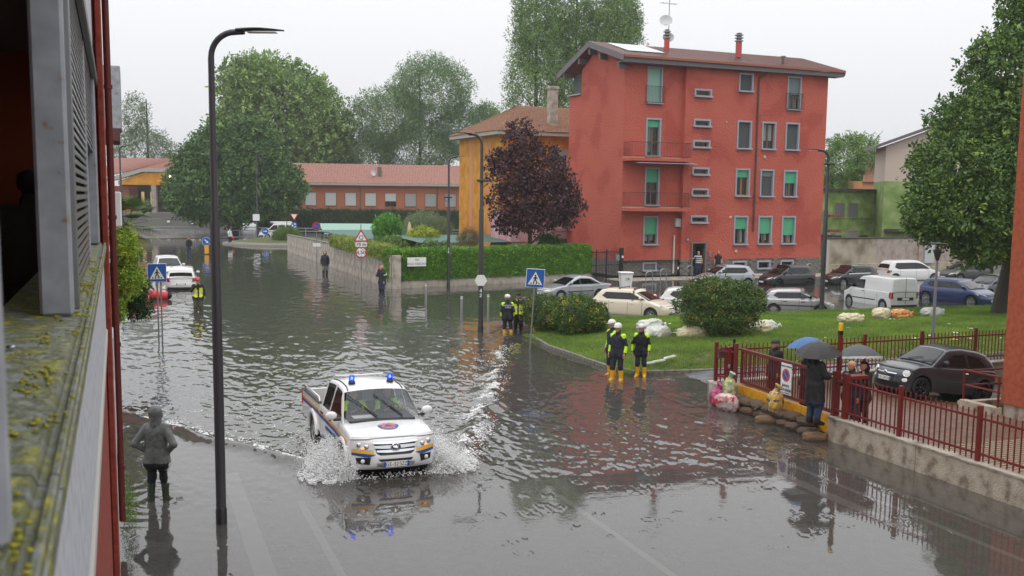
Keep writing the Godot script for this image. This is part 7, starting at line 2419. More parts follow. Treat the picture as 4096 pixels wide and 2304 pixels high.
	person("man in a green cap and dark jacket behind the gate", Vector3(16.3, 0.1, -24.4), 268.0, {"hat": "cap", "hat_mat": "cap_green", "height": 1.78, "cell": 0.02, "fat": 1.12, "skirt": 0.08, "hem": 0.84, "look": -12.0, "col": {"jacket": "black_cloth", "trousers": "maroon_cloth", "boots": "boot_black"}}, g2)
	person("man in a black cap under the blue umbrella", Vector3(16.15, 0.1, -22.75), 330.0, {"hat": "cap", "height": 1.76, "cell": 0.02, "fat": 1.1, "skirt": 0.1, "hem": 0.82, "pose": {"elR": Vector3(0.06, 1.2, 0.28), "wrR": Vector3(0.18, 1.36, 0.16)}, "col": {"jacket": "navy_cloth", "trousers": "maroon_cloth", "boots": "boot_black"}}, g2)
	person("man in a long black coat standing on the sandbags with his back turned", Vector3(14.98, 0.38, -20.75), 82.0, {"height": 1.8, "cell": 0.016, "fat": 1.14, "skirt": 0.34, "hem": 0.58, "hair": "short", "boot": 0.2, "pose": {"elL": Vector3(0.12, 1.22, -0.3), "wrL": Vector3(0.26, 1.3, -0.12), "elR": Vector3(0.06, 1.16, 0.28), "wrR": Vector3(0.24, 1.12, 0.2)}, "col": {"jacket": "black_cloth", "trousers": "jeans", "boots": "boot_black"}})
	person("bald man talking over the red fence beside a woman", Vector3(16.15, 0.1, -20.95), 250.0, {"height": 1.72, "cell": 0.02, "fat": 1.1, "skirt": 0.05, "look": -20.0, "pose": {"elR": Vector3(0.1, 1.18, 0.26), "wrR": Vector3(0.28, 1.3, 0.12)}, "col": {"jacket": "navy_cloth", "trousers": "jeans", "boots": "boot_black"}}, g2)
	person("dark haired woman in black with a hand at her mouth behind the fence", Vector3(16.7, 0.1, -21.2), 258.0, {"height": 1.64, "hair": "long", "cell": 0.02, "skirt": 0.1, "hem": 0.8, "pose": {"elR": Vector3(0.16, 1.15, 0.2), "wrR": Vector3(0.2, 1.45, 0.06), "elL": Vector3(0.08, 1.16, -0.26), "wrL": Vector3(0.16, 1.4, -0.16)}, "col": {"jacket": "black_cloth", "trousers": "maroon_cloth", "boots": "boot_black"}}, g2)
	person("man in a white shirt and dark waistcoat carrying a red helmet at the roundabout", Vector3(10.66, -0.05, -125.6), 150.0, {"height": 1.85, "cell": 0.035, "hair": "short", "pose": {"elR": Vector3(0.12, 1.2, 0.3), "wrR": Vector3(0.16, 1.52, 0.1)}, "col": {"jacket": "white_cloth", "trousers": "navy_cloth", "boots": "boot_black"}})
	var rh := S()
	ball(rh, Vector3.ZERO, Vector3(0.17, 0.15, 0.15), 12, 8)
	tag(put(self, "red_helmet", rh, MC.helmet_red, Vector3(11.0, 0.75, -125.4)), "red helmet carried at the side by the man at the roundabout", "helmet")
	person("person in dark clothes wading beyond the blue arrow sign", Vector3(5.2, -0.25, -106.0), 200.0, {"height": 1.82, "cell": 0.035, "hair": "short", "skirt": 0.1, "col": {"jacket": "black_cloth", "trousers": "jeans", "boots": "boot_black"}})
	person("person in a dark waxed jacket standing inside the gallery", Vector3(-0.72, 3.98, -9.1), 10.0, {"height": 1.78, "cell": 0.022, "fat": 1.2, "skirt": 0.3, "hem": 0.62, "hair": "short", "hood": false, "col": {"jacket": "olive_trousers", "trousers": "black_cloth", "boots": "boot_black"}})
	for q in [[-0.36, "driver in hi-vis sleeves at the wheel of the pickup"], [0.36, "passenger in a hi-vis jacket inside the pickup"]]:
		var lp := Vector3(-0.5, 0, q[0])
		var ux := Vector3(sin(deg_to_rad(178)), 0, -cos(deg_to_rad(178)))
		var uz := Vector3(sin(deg_to_rad(268)), 0, -cos(deg_to_rad(268)))
		person(q[1], Vector3(4.8, -0.23, -21.93) + ux * lp.x + uz * lp.z, 176.0, {"style": "bust", "legs": false, "height": 1.72, "cell": 0.022, "hair": "short", "hem": 0.5, "pose": {"elL": Vector3(0.16, 1.24, -0.27), "elR": Vector3(0.16, 1.24, 0.27), "wrL": Vector3(0.4, 1.32, -0.15), "wrR": Vector3(0.4, 1.32, 0.15)}})
	umbrella("black umbrella held over the man standing on the sandbags", Vector3(15.12, 2.33, -20.9), 0.56, Vector3(0.06, 0.2, 0.10), mat("umbrella_black", "2b2a2d", 0.6), Vector3(15.3, 1.7, -20.85))
	umbrella("blue umbrella of the man in the black cap", Vector3(16.05, 2.2, -22.6), 0.55, Vector3(-0.1, 0.3, -0.06), mat("umbrella_blue", "2f5f98", 0.5), Vector3(16.25, 1.5, -22.85))
	umbrella("dark grey umbrella with a white frill held by the woman", Vector3(16.75, 2.12, -21.55), 0.58, Vector3(-0.12, 0.5, -0.1), mat("umbrella_grey", "44484c", 0.55), Vector3(16.6, 1.45, -21.3), "white_cloth")

# ---------------------------------------------------------------- plants: crowns of many small leaf sprays
func spray(seed_: int, n: int, leaf: float, droop: float, long := 1.7) -> ArrayMesh:
	# a small spray of bent leaves about 1 unit across
	var r := RandomNumberGenerator.new()
	r.seed = seed_
	var st := S()
	for k in n:
		var d := Vector3(r.randfn(), r.randfn() * 0.8, r.randfn()).normalized()
		var p := d * r.randf_range(0.1, 0.5)
		var f := (d + Vector3(r.randfn() * 0.5, -droop, r.randfn() * 0.5)).normalized()
		var s := f.cross(Vector3(r.randfn(), r.randfn(), r.randfn())).normalized()
		var nn := s.cross(f)
		var l := leaf * r.randf_range(0.7, 1.25)
		var a := p
		var b := p + f * l * 0.5 + s * l * 0.5 / long + nn * l * 0.08
		var c := p + f * l - nn * l * 0.12
		var e := p + f * l * 0.5 - s * l * 0.5 / long + nn * l * 0.08
		quad(st, a, b, c, e)
	return fin(st)

func leafage(parent: Node, called: String, kind: String, lobes: Array, n: int, size: float, cols: Array, seed_: int, shell := 0.55) -> MultiMeshInstance3D:
	# lobes: [centre, radii]; sprays fill the outer part of each lobe, denser towards its skin
	if not MC.has("spray_" + kind):
		MC["spray_" + kind] = {"broad": spray(3, 9, 0.42, 0.25), "fine": spray(4, 14, 0.26, 0.3, 2.6), "maple": spray(5, 9, 0.4, 0.5, 1.2), "laurel": spray(6, 9, 0.36, -0.1, 2.2), "willow": spray(8, 11, 0.5, 0.9, 4.0)}[kind]
	var r := RandomNumberGenerator.new()
	r.seed = seed_
	var xf := []
	var cc := []
	var vol := 0.0
	for l in lobes: vol += pow(l[1].x * l[1].y * l[1].z, 0.67)
	for l in lobes:
		var k := int(n * pow(l[1].x * l[1].y * l[1].z, 0.67) / vol)
		for i in k:
			var d := Vector3(r.randfn(), r.randfn(), r.randfn()).normalized()
			var q := pow(r.randf_range(pow(shell, 3.0), 1.0), 1.0 / 3.0)
			q *= 1.0 + 0.22 * nz.get_noise_3d(d.x * 2.2 + l[0].x, d.y * 2.2 + l[0].y, d.z * 2.2 + seed_)
			var p: Vector3 = l[0] + d * l[1] * q
			if nz.get_noise_3d(p.x * 0.9 / size * 0.5 + 40.0, p.y * 0.9 / size * 0.5, p.z * 0.9 / size * 0.5 + seed_) < -0.28: continue
			var sc := size * r.randf_range(0.65, 1.3)
			xf.append(Transform3D(Basis.from_euler(Vector3(r.randf() * TAU, r.randf() * TAU, r.randf() * TAU)).scaled(Vector3.ONE * sc), p))
			var a: Color = Color(cols[0]).srgb_to_linear()
			var b: Color = Color(cols[1]).srgb_to_linear()
			var c := a.lerp(b, r.randf())
			if cols.size() > 2 and r.randf() < 0.12: c = Color(cols[2]).srgb_to_linear()
			cc.append(c)
	var o := many(parent, called, MC["spray_" + kind], vcol("leaf_" + kind, 0.6, "3a4a20"), xf, cc)
	o.set_meta("kind", "stuff")
	return o

func limbs(parent: Node, h: float, r0: float, spread: float, n: int, from: float, m: Material, seed_: int, lean := Vector3.ZERO) -> void:
	var r := RandomNumberGenerator.new()
	r.seed = seed_
	var st := S()
	var pts := []
	var rad := []
	for k in 7:
		var t := k / 6.0
		pts.append(Vector3(0.15 * sin(t * 4.0 + seed_) * t, h * t - 0.3 * (1.0 - t), 0.15 * cos(t * 3.0) * t) + lean * t)
		rad.append(r0 * lerpf(1.25, 0.25, pow(t, 0.7)))
	tube(st, pts, rad, 9)
	put(parent, "trunk", st, m)
	for k in n:
		st = S()
		var t := lerpf(from, 0.92, float(k) / n)
		var a := k * 2.4 + r.randf()
		var p: Vector3 = pts[0].lerp(pts[-1], t)
		var d := Vector3(cos(a), 0.75, sin(a)).normalized()
		var l := spread * lerpf(1.0, 0.5, t) * r.randf_range(0.7, 1.1)
		tube(st, [p, p + d * l * 0.45 + Vector3(0, 0.05 * l, 0), p + d * l + Vector3(0, 0.22 * l, 0)], [r0 * 0.42 * (1.1 - t), r0 * 0.26 * (1.1 - t), r0 * 0.06], 6)
		put(parent, "limb", st, m)

func plants() -> void:
	tmat("bark", ntex(91, 0.04, ["#2e2a24", "#453f36", "#5b5448"], [0.2, 0.5, 0.8], 4), 0.8, 0.95)
	tmat("bark_mossy", ntex(92, 0.03, ["#35301f", "#4a4a24", "#5a5a34"], [0.2, 0.5, 0.8], 4), 0.8, 0.95)
	var fwd := Vector3(sin(deg_to_rad(19.7)), 0, -cos(deg_to_rad(19.7)))
	var rt := Vector3(cos(deg_to_rad(19.7)), 0, sin(deg_to_rad(19.7)))
	var at := func(lat: float, dep: float) -> Vector3: return fwd * dep + rt * lat
	# big trees beyond the school
	var far := [
		["plane_tree", "tall bright green plane tree behind the school roof, beside the entrance", -40.5, 186.0, [[Vector3(0, 20, 0), Vector3(9.5, 9.5, 8)], [Vector3(-4.5, 24, 0), Vector3(6, 5.5, 5)], [Vector3(6, 17, 2), Vector3(6.5, 8.5, 6)], [Vector3(9.5, 13, 0), Vector3(4, 5.5, 5)], [Vector3(-7, 15, 0), Vector3(5, 7, 6)]], 7200, 1.35, ["#66853e", "#809c50", "#98b060"], "broad", 28.0],
		["open_tree", "broad open-crowned tree with sky showing through behind the school", -16.5, 190.0, [[Vector3(2, 24.5, 0), Vector3(7.5, 6, 6)], [Vector3(-6, 19, 0), Vector3(7, 5.5, 6)], [Vector3(8, 17, 0), Vector3(6.5, 5, 5)], [Vector3(-1, 14, 0), Vector3(8, 5, 5)], [Vector3(-9, 12.5, 0), Vector3(4, 4.5, 4)], [Vector3(12, 20, 0), Vector3(3, 2.5, 3)]], 7600, 1.35, ["#587544", "#708e56", "#84a062"], "fine", 27.0],
		["sparse_tree", "thin half-bare tree rising over the entrance pavilion roof", -68.0, 200.0, [[Vector3(-1, 13, 0), Vector3(6, 5, 5)], [Vector3(-2, 20, 0), Vector3(2.5, 4, 2.5)], [Vector3(8, 11, 0), Vector3(6, 4.5, 4)], [Vector3(14, 12, 0), Vector3(5, 3.5, 4)]], 2600, 1.3, ["#5a7048", "#6f8558"], "fine", 23.0],
		["garden_tree", "feathery light green tree between the red house and the gable house", 41.5, 130.0, [[Vector3(-1, 9.5, 0), Vector3(4.5, 4.5, 4)], [Vector3(2, 7, 0), Vector3(4, 4.5, 4)], [Vector3(-3, 4.5, 0), Vector3(4, 4, 4)]], 2600, 1.0, ["#5d8038", "#7a9a48"], "willow", 13.0]]
	for k in 3: far.append(["poplar", ["tall poplar behind the gable side of the red house", "tallest poplar, its top hidden, behind the red house roof", "shorter poplar at the end of the row over the red roof"][k], [2.5, 7.6, 12.4][k], [131.0, 134.0, 132.0][k], [[Vector3(0, 18, 0), Vector3(3.9, 12, 3.6)], [Vector3(0.5, 9, 0), Vector3(4.2, 8, 3.6)], [Vector3(0, 27, 0), Vector3(2.9, [8, 9, 4.5][k], 2.8)]], 6000, 1.05, ["#628244", "#7c9a54", "#92ac60"], "fine", 30.0])
	for q in far:
		var t := thing(q[0], q[1], "tree", at.call(q[2], q[3]))
		limbs(t, q[9], 0.42, 7.5, 9, 0.25, MC.bark, int(q[3]))
		leafage(t, "crown", q[8], q[4], q[5], q[6], q[7], int(q[3] * 3))
	# dark round tree before the pavilion
	var dt := thing("horse_chestnut", "dense dark green round tree in front of the entrance pavilion", "tree", at.call(-39.0, 150.0))
	limbs(dt, 14.0, 0.45, 6.5, 8, 0.2, MC.bark, 5)
	leafage(dt, "crown", "broad", [[Vector3(0, 8.6, 0), Vector3(8.2, 6.2, 7)], [Vector3(-4, 6, 2), Vector3(5.5, 4.2, 5)], [Vector3(4.5, 6.4, 2), Vector3(5, 4.6, 5)], [Vector3(0.5, 12.6, 0), Vector3(5.5, 3.8, 5)], [Vector3(-1, 4.4, 3), Vector3(6, 3, 4)]], 8500, 1.05, ["#3a5826", "#527433", "#6a8a3e"], 61, 0.7)
	# purple maple
	var mp := thing("purple_maple", "purple-leaved maple growing behind the clipped hedge", "tree", Vector3(25.75, 0.0, -68.4))
	limbs(mp, 9.0, 0.19, 3.0, 11, 0.3, MC.bark_mossy, 4)
	leafage(mp, "crown", "maple", [[Vector3(-0.7, 9.0, 0), Vector3(1.5, 1.9, 1.5)], [Vector3(-1.6, 7.2, 0), Vector3(1.7, 1.7, 1.6)], [Vector3(0.6, 7.6, 0.2), Vector3(1.8, 1.9, 1.7)], [Vector3(-1.4, 5.2, 0.2), Vector3(1.9, 1.6, 1.7)], [Vector3(1.4, 5.6, 0.2), Vector3(2.0, 1.6, 1.7)], [Vector3(2.6, 6.3, 0), Vector3(1.0, 1.3, 1.0)], [Vector3(0.0, 4.2, 0.4), Vector3(2.0, 1.1, 1.5)], [Vector3(3.1, 5.0, 0), Vector3(1.0, 0.8, 0.9)], [Vector3(2.3, 7.4, 0), Vector3(0.6, 1.2, 0.6)], [Vector3(-2.6, 8.0, 0), Vector3(0.7, 0.8, 0.7)], [Vector3(2.1, 4.2, 0), Vector3(1.2, 0.8, 1.0)], [Vector3(-1.5, 3.9, 0.2), Vector3(1.0, 0.8, 1.0)]], 2300, 0.5, ["#361e22", "#4e2c34", "#6e3f46"], 71, 0.15)
	# big lime tree over the car park
	var lt := thing("lime_tree", "large dark green lime tree on the grass bank before the orange building", "tree", Vector3(40.15, 0.1, -41.0))
	limbs(lt, 13.0, 0.42, 4.2, 12, 0.22, MC.bark, 9, Vector3(2.2, 0, 0))
	leafage(lt, "crown", "broad", [[Vector3(2.6, 14.8, 0), Vector3(2.8, 3.2, 3.0)], [Vector3(0.2, 11.6, 0.4), Vector3(3.0, 2.4, 2.8)], [Vector3(-1.2, 9.3, 0.4), Vector3(3.2, 1.8, 3.0)], [Vector3(-2.6, 7.0, 0.8), Vector3(3.4, 2.0, 3.0)], [Vector3(-3.8, 5.2, 1.4), Vector3(2.7, 1.6, 2.4)], [Vector3(-1.2, 4.2, 2.0), Vector3(2.6, 1.1, 2.2)], [Vector3(3.6, 8.5, 0), Vector3(4.0, 4.6, 4.0)], [Vector3(-1.0, 3.6, 2.2), Vector3(1.6, 0.9, 1.4)], [Vector3(-5.0, 5.0, 1.2), Vector3(1.7, 1.6, 1.6)], [Vector3(-3.4, 3.4, 2.0), Vector3(1.3, 0.8, 1.2)]], 17000, 0.45, ["#405e26", "#5c7c34", "#86a044"], 81, 0.6)
	# shrubs on the verge
	var sa := ["flowering_shrub", "round_shrub"]
	for q in [["flowering_shrub", "glossy shrub with yellow new leaves beside the wading volunteers", Vector3(16.75, 0.1, -39.5), [[Vector3(0.1, 0.85, 0), Vector3(1.05, 0.85, 1.0)], [Vector3(0.75, 0.7, 0.2), Vector3(0.7, 0.7, 0.7)]], 1900, 0.26, ["#38561e", "#517530", "#c0b034"], "laurel"], ["flowering_shrub", "smaller shrub growing into the back of the yellow-tipped one", Vector3(16.1, 0.1, -41.0), [[Vector3(0, 0.8, 0), Vector3(0.95, 0.8, 0.95)]], 1600, 0.2, ["#36531f", "#4c6c2c", "#98922c"], "laurel"], ["round_shrub", "tall round shrub standing alone among the rubbish bags on the grass", Vector3(21.75, 0.2, -36.5), [[Vector3(0, 1.25, 0), Vector3(1.75, 1.2, 1.6)], [Vector3(-0.5, 1.7, 0), Vector3(1.1, 0.7, 1.1)], [Vector3(0.8, 1.5, 0.1), Vector3(1.1, 0.8, 1.1)]], 3400, 0.3, ["#36521f", "#54722c", "#7d7a38"], "laurel"]]:
		var t := thing(q[0], q[1], "shrub", q[2])
		for k in 7:
			var st := S()
			var a := k * 0.9
			tube(st, [Vector3(0.05 * cos(a), -0.1, 0.05 * sin(a)), Vector3(0.5 * cos(a), 0.9, 0.5 * sin(a))], [0.025, 0.012], 5)
			put(t, "stem", st, MC.bark)
		leafage(t, "foliage", q[7], q[3], q[4], q[5], q[6], 90 + int(q[2].x), 0.6)
	# garden plants behind the wall
	for q in [["small_tree", "small round bright green tree in the walled garden", "tree", Vector3(19.9, 0, -86.3), [[Vector3(0, 3.0, 0), Vector3(1.15, 1.2, 1.1)]], 1100, 0.36, ["#4d8a2c", "#68a43a"], "broad"], ["olive_tree", "grey-green olive tree in the walled garden", "tree", Vector3(23.85, 0, -89.2), [[Vector3(0, 3.1, 0), Vector3(1.9, 1.4, 1.7)], [Vector3(1.2, 2.8, 0), Vector3(1.3, 1.2, 1.3)], [Vector3(-1.3, 2.4, 0), Vector3(1.1, 1.1, 1.1)]], 1900, 0.4, ["#71825c", "#8a9a74"], "fine"], ["golden_shrub", "yellow-green shrub in the walled garden", "shrub", Vector3(21.7, 0, -81.4), [[Vector3(0, 2.3, 0), Vector3(1.4, 1.0, 1.2)], [Vector3(-0.9, 1.9, 0.3), Vector3(1, 0.8, 1)]], 1300, 0.32, ["#8a9c2c", "#b0b83c"], "broad"], ["bronze_shrub", "bronze-tipped shrub beside the ochre house", "shrub", Vector3(23.9, 0, -76.5), [[Vector3(0, 2.5, 0), Vector3(0.9, 0.9, 0.8)]], 700, 0.28, ["#5e6a34", "#8a6a48"], "fine"], ["medlar_shrub", "large-leaved shrub at the foot of the purple maple", "shrub", Vector3(27.3, 0, -68.8), [[Vector3(0, 2.5, 0), Vector3(0.85, 0.7, 0.6)]], 260, 0.55, ["#3a5a2c", "#53763c"], "laurel"], ["low_bushes", "leafy bushes below the garden shelter roof", "shrub", Vector3(18.5, 0, -79.0), [[Vector3(0, 1.9, 0), Vector3(1.2, 0.8, 2.5)], [Vector3(2.5, 1.7, 3), Vector3(1.5, 0.7, 1.5)]], 1200, 0.3, ["#4a6a2c", "#6a8a3a"], "broad"], ["island_shrub", "grassy shrub on the roundabout island", "shrub", Vector3(16.8, 0.5, -123.5), [[Vector3(0, 0.5, 0), Vector3(1.6, 1.0, 1.5)]], 700, 0.5, ["#55702c", "#71883a"], "willow"], ["fig_bush", "dark bush growing between the red house and the green house", "shrub", Vector3(51.6, 0.0, -76.0), [[Vector3(0, 2.4, 0), Vector3(1.3, 1.6, 1.2)]], 600, 0.5, ["#31491d", "#47642c"], "laurel"]]:
		var t := thing(q[0], q[1], q[2], q[3])
		var st := S()
		tube(st, [Vector3(0, -0.2, 0), Vector3(0.05, 1.2, 0), Vector3(0, 2.2, 0)], [0.09, 0.07, 0.03], 6)
		put(t, "stem", st, MC.bark)
		leafage(t, "foliage", q[8], q[4], q[5], q[6], q[7], 200 + int(q[3].x), 0.5)
	# hedges
	var hg := thing("clipped_hedge", "clipped bright green laurel hedge along the low wall", "hedge", Vector3(15.1, 0, -63.7), deg_to_rad(16.5))
	boxpart(hg, "inner_growth", Vector3(7.9, 1.3, -0.6), Vector3(15.3, 1.6, 0.7), mat("hedge_inside", "6c8a3a", 0.95))
	box_leaves(hg, Vector3(7.9, 1.37, -0.6), Vector3(15.9, 1.86, 1.1), 11000, 0.26, ["#4a7820", "#6c9e30", "#8fbe48"], "laurel", 5)
	var fh := thing("school_hedge", "tall dark cypress hedge in front of the school", "hedge", at.call(0.0, 158.0), deg_to_rad(-19.7))
	boxpart(fh, "inner_growth", Vector3(-21.0, 1.6, -0.8), Vector3(33.0, 3.2, 1.2), MC.hedge_inside)
	box_leaves(fh, Vector3(-21.0, 1.7, -0.8), Vector3(33.6, 3.4, 1.7), 7000, 0.55, ["#20371c", "#2f4a24"], "fine", 6)
	var iv := thing("wall_ivy", "yellow-green variegated ivy spilling over the garden wall", "ivy", Vector3(15.0, 0, -74.0))
	box_leaves(iv, Vector3(0.15, 2.1, 0), Vector3(1.1, 0.75, 18.0), 6000, 0.24, ["#5d7a2a", "#8a9c3c", "#b9bb6a"], "laurel", 7)
	# street-side garden on the left: palm and climbers
	var pm := thing("fan_palm", "fan palm with drooping fronds beside the red building", "palm", Vector3(-0.15, 0.55, -38.5))
	var ps := S()
	tube(ps, [Vector3(-0.75, -0.7, 0), Vector3(-0.6, 2.0, 0), Vector3(0, 3.9, 0)], [0.2, 0.17, 0.15], 8)
	put(pm, "trunk", ps, MC.bark)
	mat("palm_green", "4d6b33", 0.6)
	mat("palm_dry", "7a7a3c", 0.7)
	for k in 26:
		var st := S()
		var el := lerpf(1.15, -0.75, k / 25.0)
		var az := k * 2.4
		var dir := Vector3(cos(az) * cos(el), sin(el), sin(az) * cos(el))
		var c := Vector3(0, 4.0, 0) + dir * 0.75
		var side := dir.cross(Vector3.UP).normalized()
		var upv := side.cross(dir)
		tube(st, [Vector3(0, 4.0, 0), c], 0.012, 4)
		for j in 17:
			var a := lerpf(-1.35, 1.35, j / 16.0)
			var ld := (dir * cos(a) + side * sin(a) + upv * 0.15).normalized()
			var w := dir.cross(ld).cross(ld).normalized() * 0.0 + upv.cross(ld).normalized() * 0.022
			var mid := c + ld * 0.35
			var tip := c + ld * 0.68 - Vector3(0, 0.16, 0)
			quad(st, c - w * 0.3, mid - w, mid + w, c + w * 0.3)
			tri(st, mid - w, tip, mid + w)
		put(pm, "frond", st, MC.palm_green if k < 19 else MC.palm_dry)
	for q in [["climber", "bright yellow-green climber on the garden fence below the palm", Vector3(-0.6, 0, -34.5), [[Vector3(0.4, 3.9, 0), Vector3(0.42, 0.7, 0.9)], [Vector3(0.5, 3.0, 0.2), Vector3(0.5, 0.55, 0.9)], [Vector3(0.15, 2.2, 0.4), Vector3(0.2, 0.5, 0.8)]], 1000, 0.2, ["#6d8f1e", "#93b02c", "#b0c040"], "broad"], ["rose_bush", "dark leaved rose bush with a pink bloom by the inflatable boat", Vector3(-0.65, 0.4, -37.0), [[Vector3(0.65, 2.0, 0), Vector3(0.55, 0.6, 0.8)], [Vector3(0.8, 1.5, 0.3), Vector3(0.45, 0.35, 0.5)]], 700, 0.2, ["#24411c", "#36582a"], "broad"], ["wall_fern", "green ferns and moss growing at the foot of the red building", Vector3(-0.6, 0, -19.0), [[Vector3(0.45, 0.25, 0), Vector3(0.12, 0.25, 1.2)], [Vector3(0.42, 0.7, 0.8), Vector3(0.1, 0.35, 0.5)]], 110, 0.14, ["#4a6a22", "#6a8a30"], "fine"]]:
		var t := thing(q[0], q[1], "climber" if q[0] == "climber" else "shrub", q[2])
		var st := S()
		tube(st, [Vector3(0, -0.2, 0), Vector3(0.03, 1.0, 0), Vector3(0, 2.0, 0.1)], [0.05, 0.04, 0.02], 6)
		put(t, "stem", st, MC.bark)
		leafage(t, "foliage", q[7], q[3], q[4], q[5], q[6], 300 + int(-q[2].z), 0.4)
		if q[0] == "rose_bush":
			st = S()
			for k in 5: ball(st, Vector3(1.2 + 0.03 * cos(k * 1.3), 2.05 + 0.03 * sin(k * 2.0), 0.5 + 0.03 * sin(k * 1.3)), Vector3.ONE * 0.06, 8, 6)
			put(t, "bloom", st, mat("rose_pink", "d99aa8", 0.7))
	# grass on the verge and the island
	var gr := RandomNumberGenerator.new()
	gr.seed = 17
	var tuft := S()
	for k in 7:
		var a := k * 0.93
		var b := Vector3(cos(a), 0, sin(a)) * gr.randf_range(0.02, 0.09)
		var w := Vector3(-sin(a), 0, cos(a)) * 0.007
		var tp := b * 1.7 + Vector3(0, gr.randf_range(0.07, 0.13), 0)
		tri(tuft, b - w, b + w, tp)
	var tm := fin(tuft)
	var xf := []
	var cc := []
	while xf.size() < 62000:
		var x := gr.randf_range(14.8, 46.0)
		var z := -gr.randf_range(30.35, 45.6)
		if x < 15.4 and z < -40.2: continue
		if x < 20.8 and z < -40.6 - (x - 15.4) * 0.72: continue
		var y := lawn_y(x, z)
		xf.append(Transform3D(Basis(Vector3.UP, gr.randf() * TAU).scaled(Vector3.ONE * gr.randf_range(0.5, 1.25)), Vector3(x, y - 0.01, z)))
		var p := nz.get_noise_2d(x * 0.35, z * 0.35)
		cc.append(Color("#557824").srgb_to_linear().lerp(Color("#8fae3e").srgb_to_linear(), clampf(0.45 + 0.6 * p + gr.randf_range(-0.25, 0.25), 0, 1)))
	var go := many(self, "grass", tm, vcol("grass_blade", 0.7, "4a5a20"), xf, cc)
	tag(go, "short green grass covering the bank above the kerb", "grass", "", "stuff")

func box_leaves(parent: Node, c: Vector3, s: Vector3, n: int, size: float, cols: Array, kind: String, seed_: int) -> void:
	# leaves over the faces of a clipped block
	if not MC.has("spray_" + kind): leafage(parent, "sprig", kind, [[c, Vector3.ONE * 0.05]], 1, size, cols, 1)
	var r := RandomNumberGenerator.new()
	r.seed = seed_
	var xf := []
	var cc := []
	var h := s * 0.5
	var fa := [s.x * s.y, s.x * s.z, s.z * s.y * 2.0]
	var sum: float = fa[0] + fa[1] + fa[2]
	for i in n:
		var q := r.randf() * sum
		var p := Vector3(r.randf_range(-h.x, h.x), r.randf_range(-h.y, h.y), r.randf_range(-h.z, h.z))
		var inn := r.randf_range(-0.25, 0.12) * size * 2.0
		if q < fa[0]: p.z = h.z + inn
		elif q < fa[0] + fa[1]: p.y = h.y + inn + 0.12 * size * nz.get_noise_2d(p.x * 1.2, p.z * 1.2) * 6.0
		else: p.x = (h.x + inn) * (1.0 if r.randf() < 0.5 else -1.0)
		xf.append(Transform3D(Basis.from_euler(Vector3(r.randf() * TAU, r.randf() * TAU, r.randf() * TAU)).scaled(Vector3.ONE * size * r.randf_range(0.7, 1.4)), c + p))
		var k := Color(cols[0]).srgb_to_linear().lerp(Color(cols[1]).srgb_to_linear(), r.randf())
		if cols.size() > 2 and r.randf() < 0.15: k = Color(cols[2]).srgb_to_linear()
		cc.append(k)
	many(parent, "leaves", MC["spray_" + kind], vcol("leaf_" + kind, 0.6, "3a4a20"), xf, cc).set_meta("kind", "stuff")

# ---------------------------------------------------------------- lamps, signs, gates and other street furniture
func lamp_post(label: String, at: Vector3, h: float, arm: float, heading: float, r := 0.085, low := {}, digits := "", called := "street_lamp") -> Node3D:
	var t := thing(called, label, "street lamp", at, hd(heading), "curved street lamps")
	var st := S()
	lathe(st, [Vector2(r * 1.0, -0.3), Vector2(r, h * 0.3), Vector2(r * 0.95, h * 0.62), Vector2(r * 0.7, h * 0.63), Vector2(r * 0.6, h - 0.42)], 14)
	put(t, "pole", st, MC.lamp_post_grey)
	st = S()
	lathe(st, [Vector2(r * 1.12, -0.3), Vector2(r * 1.12, 0.26), Vector2(r, 0.28)], 14)
	put(t, "base_sleeve", st, MC.black_plastic)
	st = S()
	var pts := []
	for k in 9:
		var a := PI * 0.5 * k / 8.0
		pts.append(Vector3(0.4 - 0.4 * cos(a), h - 0.42 + 0.4 * sin(a), 0))
	pts.append(Vector3(0.4 + arm * 0.2, h - 0.01, 0))
	tube(st, pts, r * 0.58, 9)
	put(t, "arm", st, MC.lamp_post_grey)
	st = S()
	grid(st, func(u: float, v: float) -> Vector3:
		var x := 0.42 + arm * u
		var w := 0.14 * sin(PI * clampf(0.12 + u * 0.82, 0, 1)) + 0.012
		var a := TAU * v
		return Vector3(x, h + 0.02 * sin(PI * u) + 0.045 * sin(a) * (1.0 - 0.6 * u) + (0.02 if sin(a) < 0 else 0.0), -w * cos(a)), 10, 16)
	put(t, "lantern", st, MC.lamp_post_grey)
	st = S()
	box(st, Vector3(0.42 + arm * 0.55, h - 0.025, 0), Vector3(arm * 0.6, 0.012, 0.15))
	put(t, "lens", st, MC.lamp_glass)
	if low.size() > 0:
		st = S()
		var s: float = low.side
		bevbox(st, Vector3(-s * 0.05, low.h, 0), Vector3(0.52, 0.1, 0.3), 0.04)
		tube(st, [Vector3(0, low.h - 0.35, 0), Vector3(-s * 0.3, low.h - 0.08, 0)], 0.015, 5)
		put(t, "flood_lamp", st, MC.dark_metal)
	if digits != "":
		for k in digits.length():
			var b := Basis(Vector3.UP, -hd(heading)) * Basis(Vector3.UP, atan2(-at.x, -at.z))
			text(t, "number", digits[k], 0.15, MC.sign_white, b * Vector3(0, low.get("dy", 1.75) - k * 0.2, r + 0.004), b, 0.003, true)
	return t

func sign_post(called: String, label: String, at: Vector3, h: float, group := "traffic signs", lean := 0.0) -> Node3D:
	# a grey post whose +z side faces the viewer's end of the street
	var t := thing(called, label, "traffic sign", at, 0.0, group)
	t.rotation = Vector3(0, atan2(-at.x, -at.z) * 0.6, lean)
	var st := S()
	tube(st, [Vector3(0, -0.4, 0), Vector3(0, h, 0)], 0.03, 8)
	put(t, "post", st, MC.grey_pole)
	return t

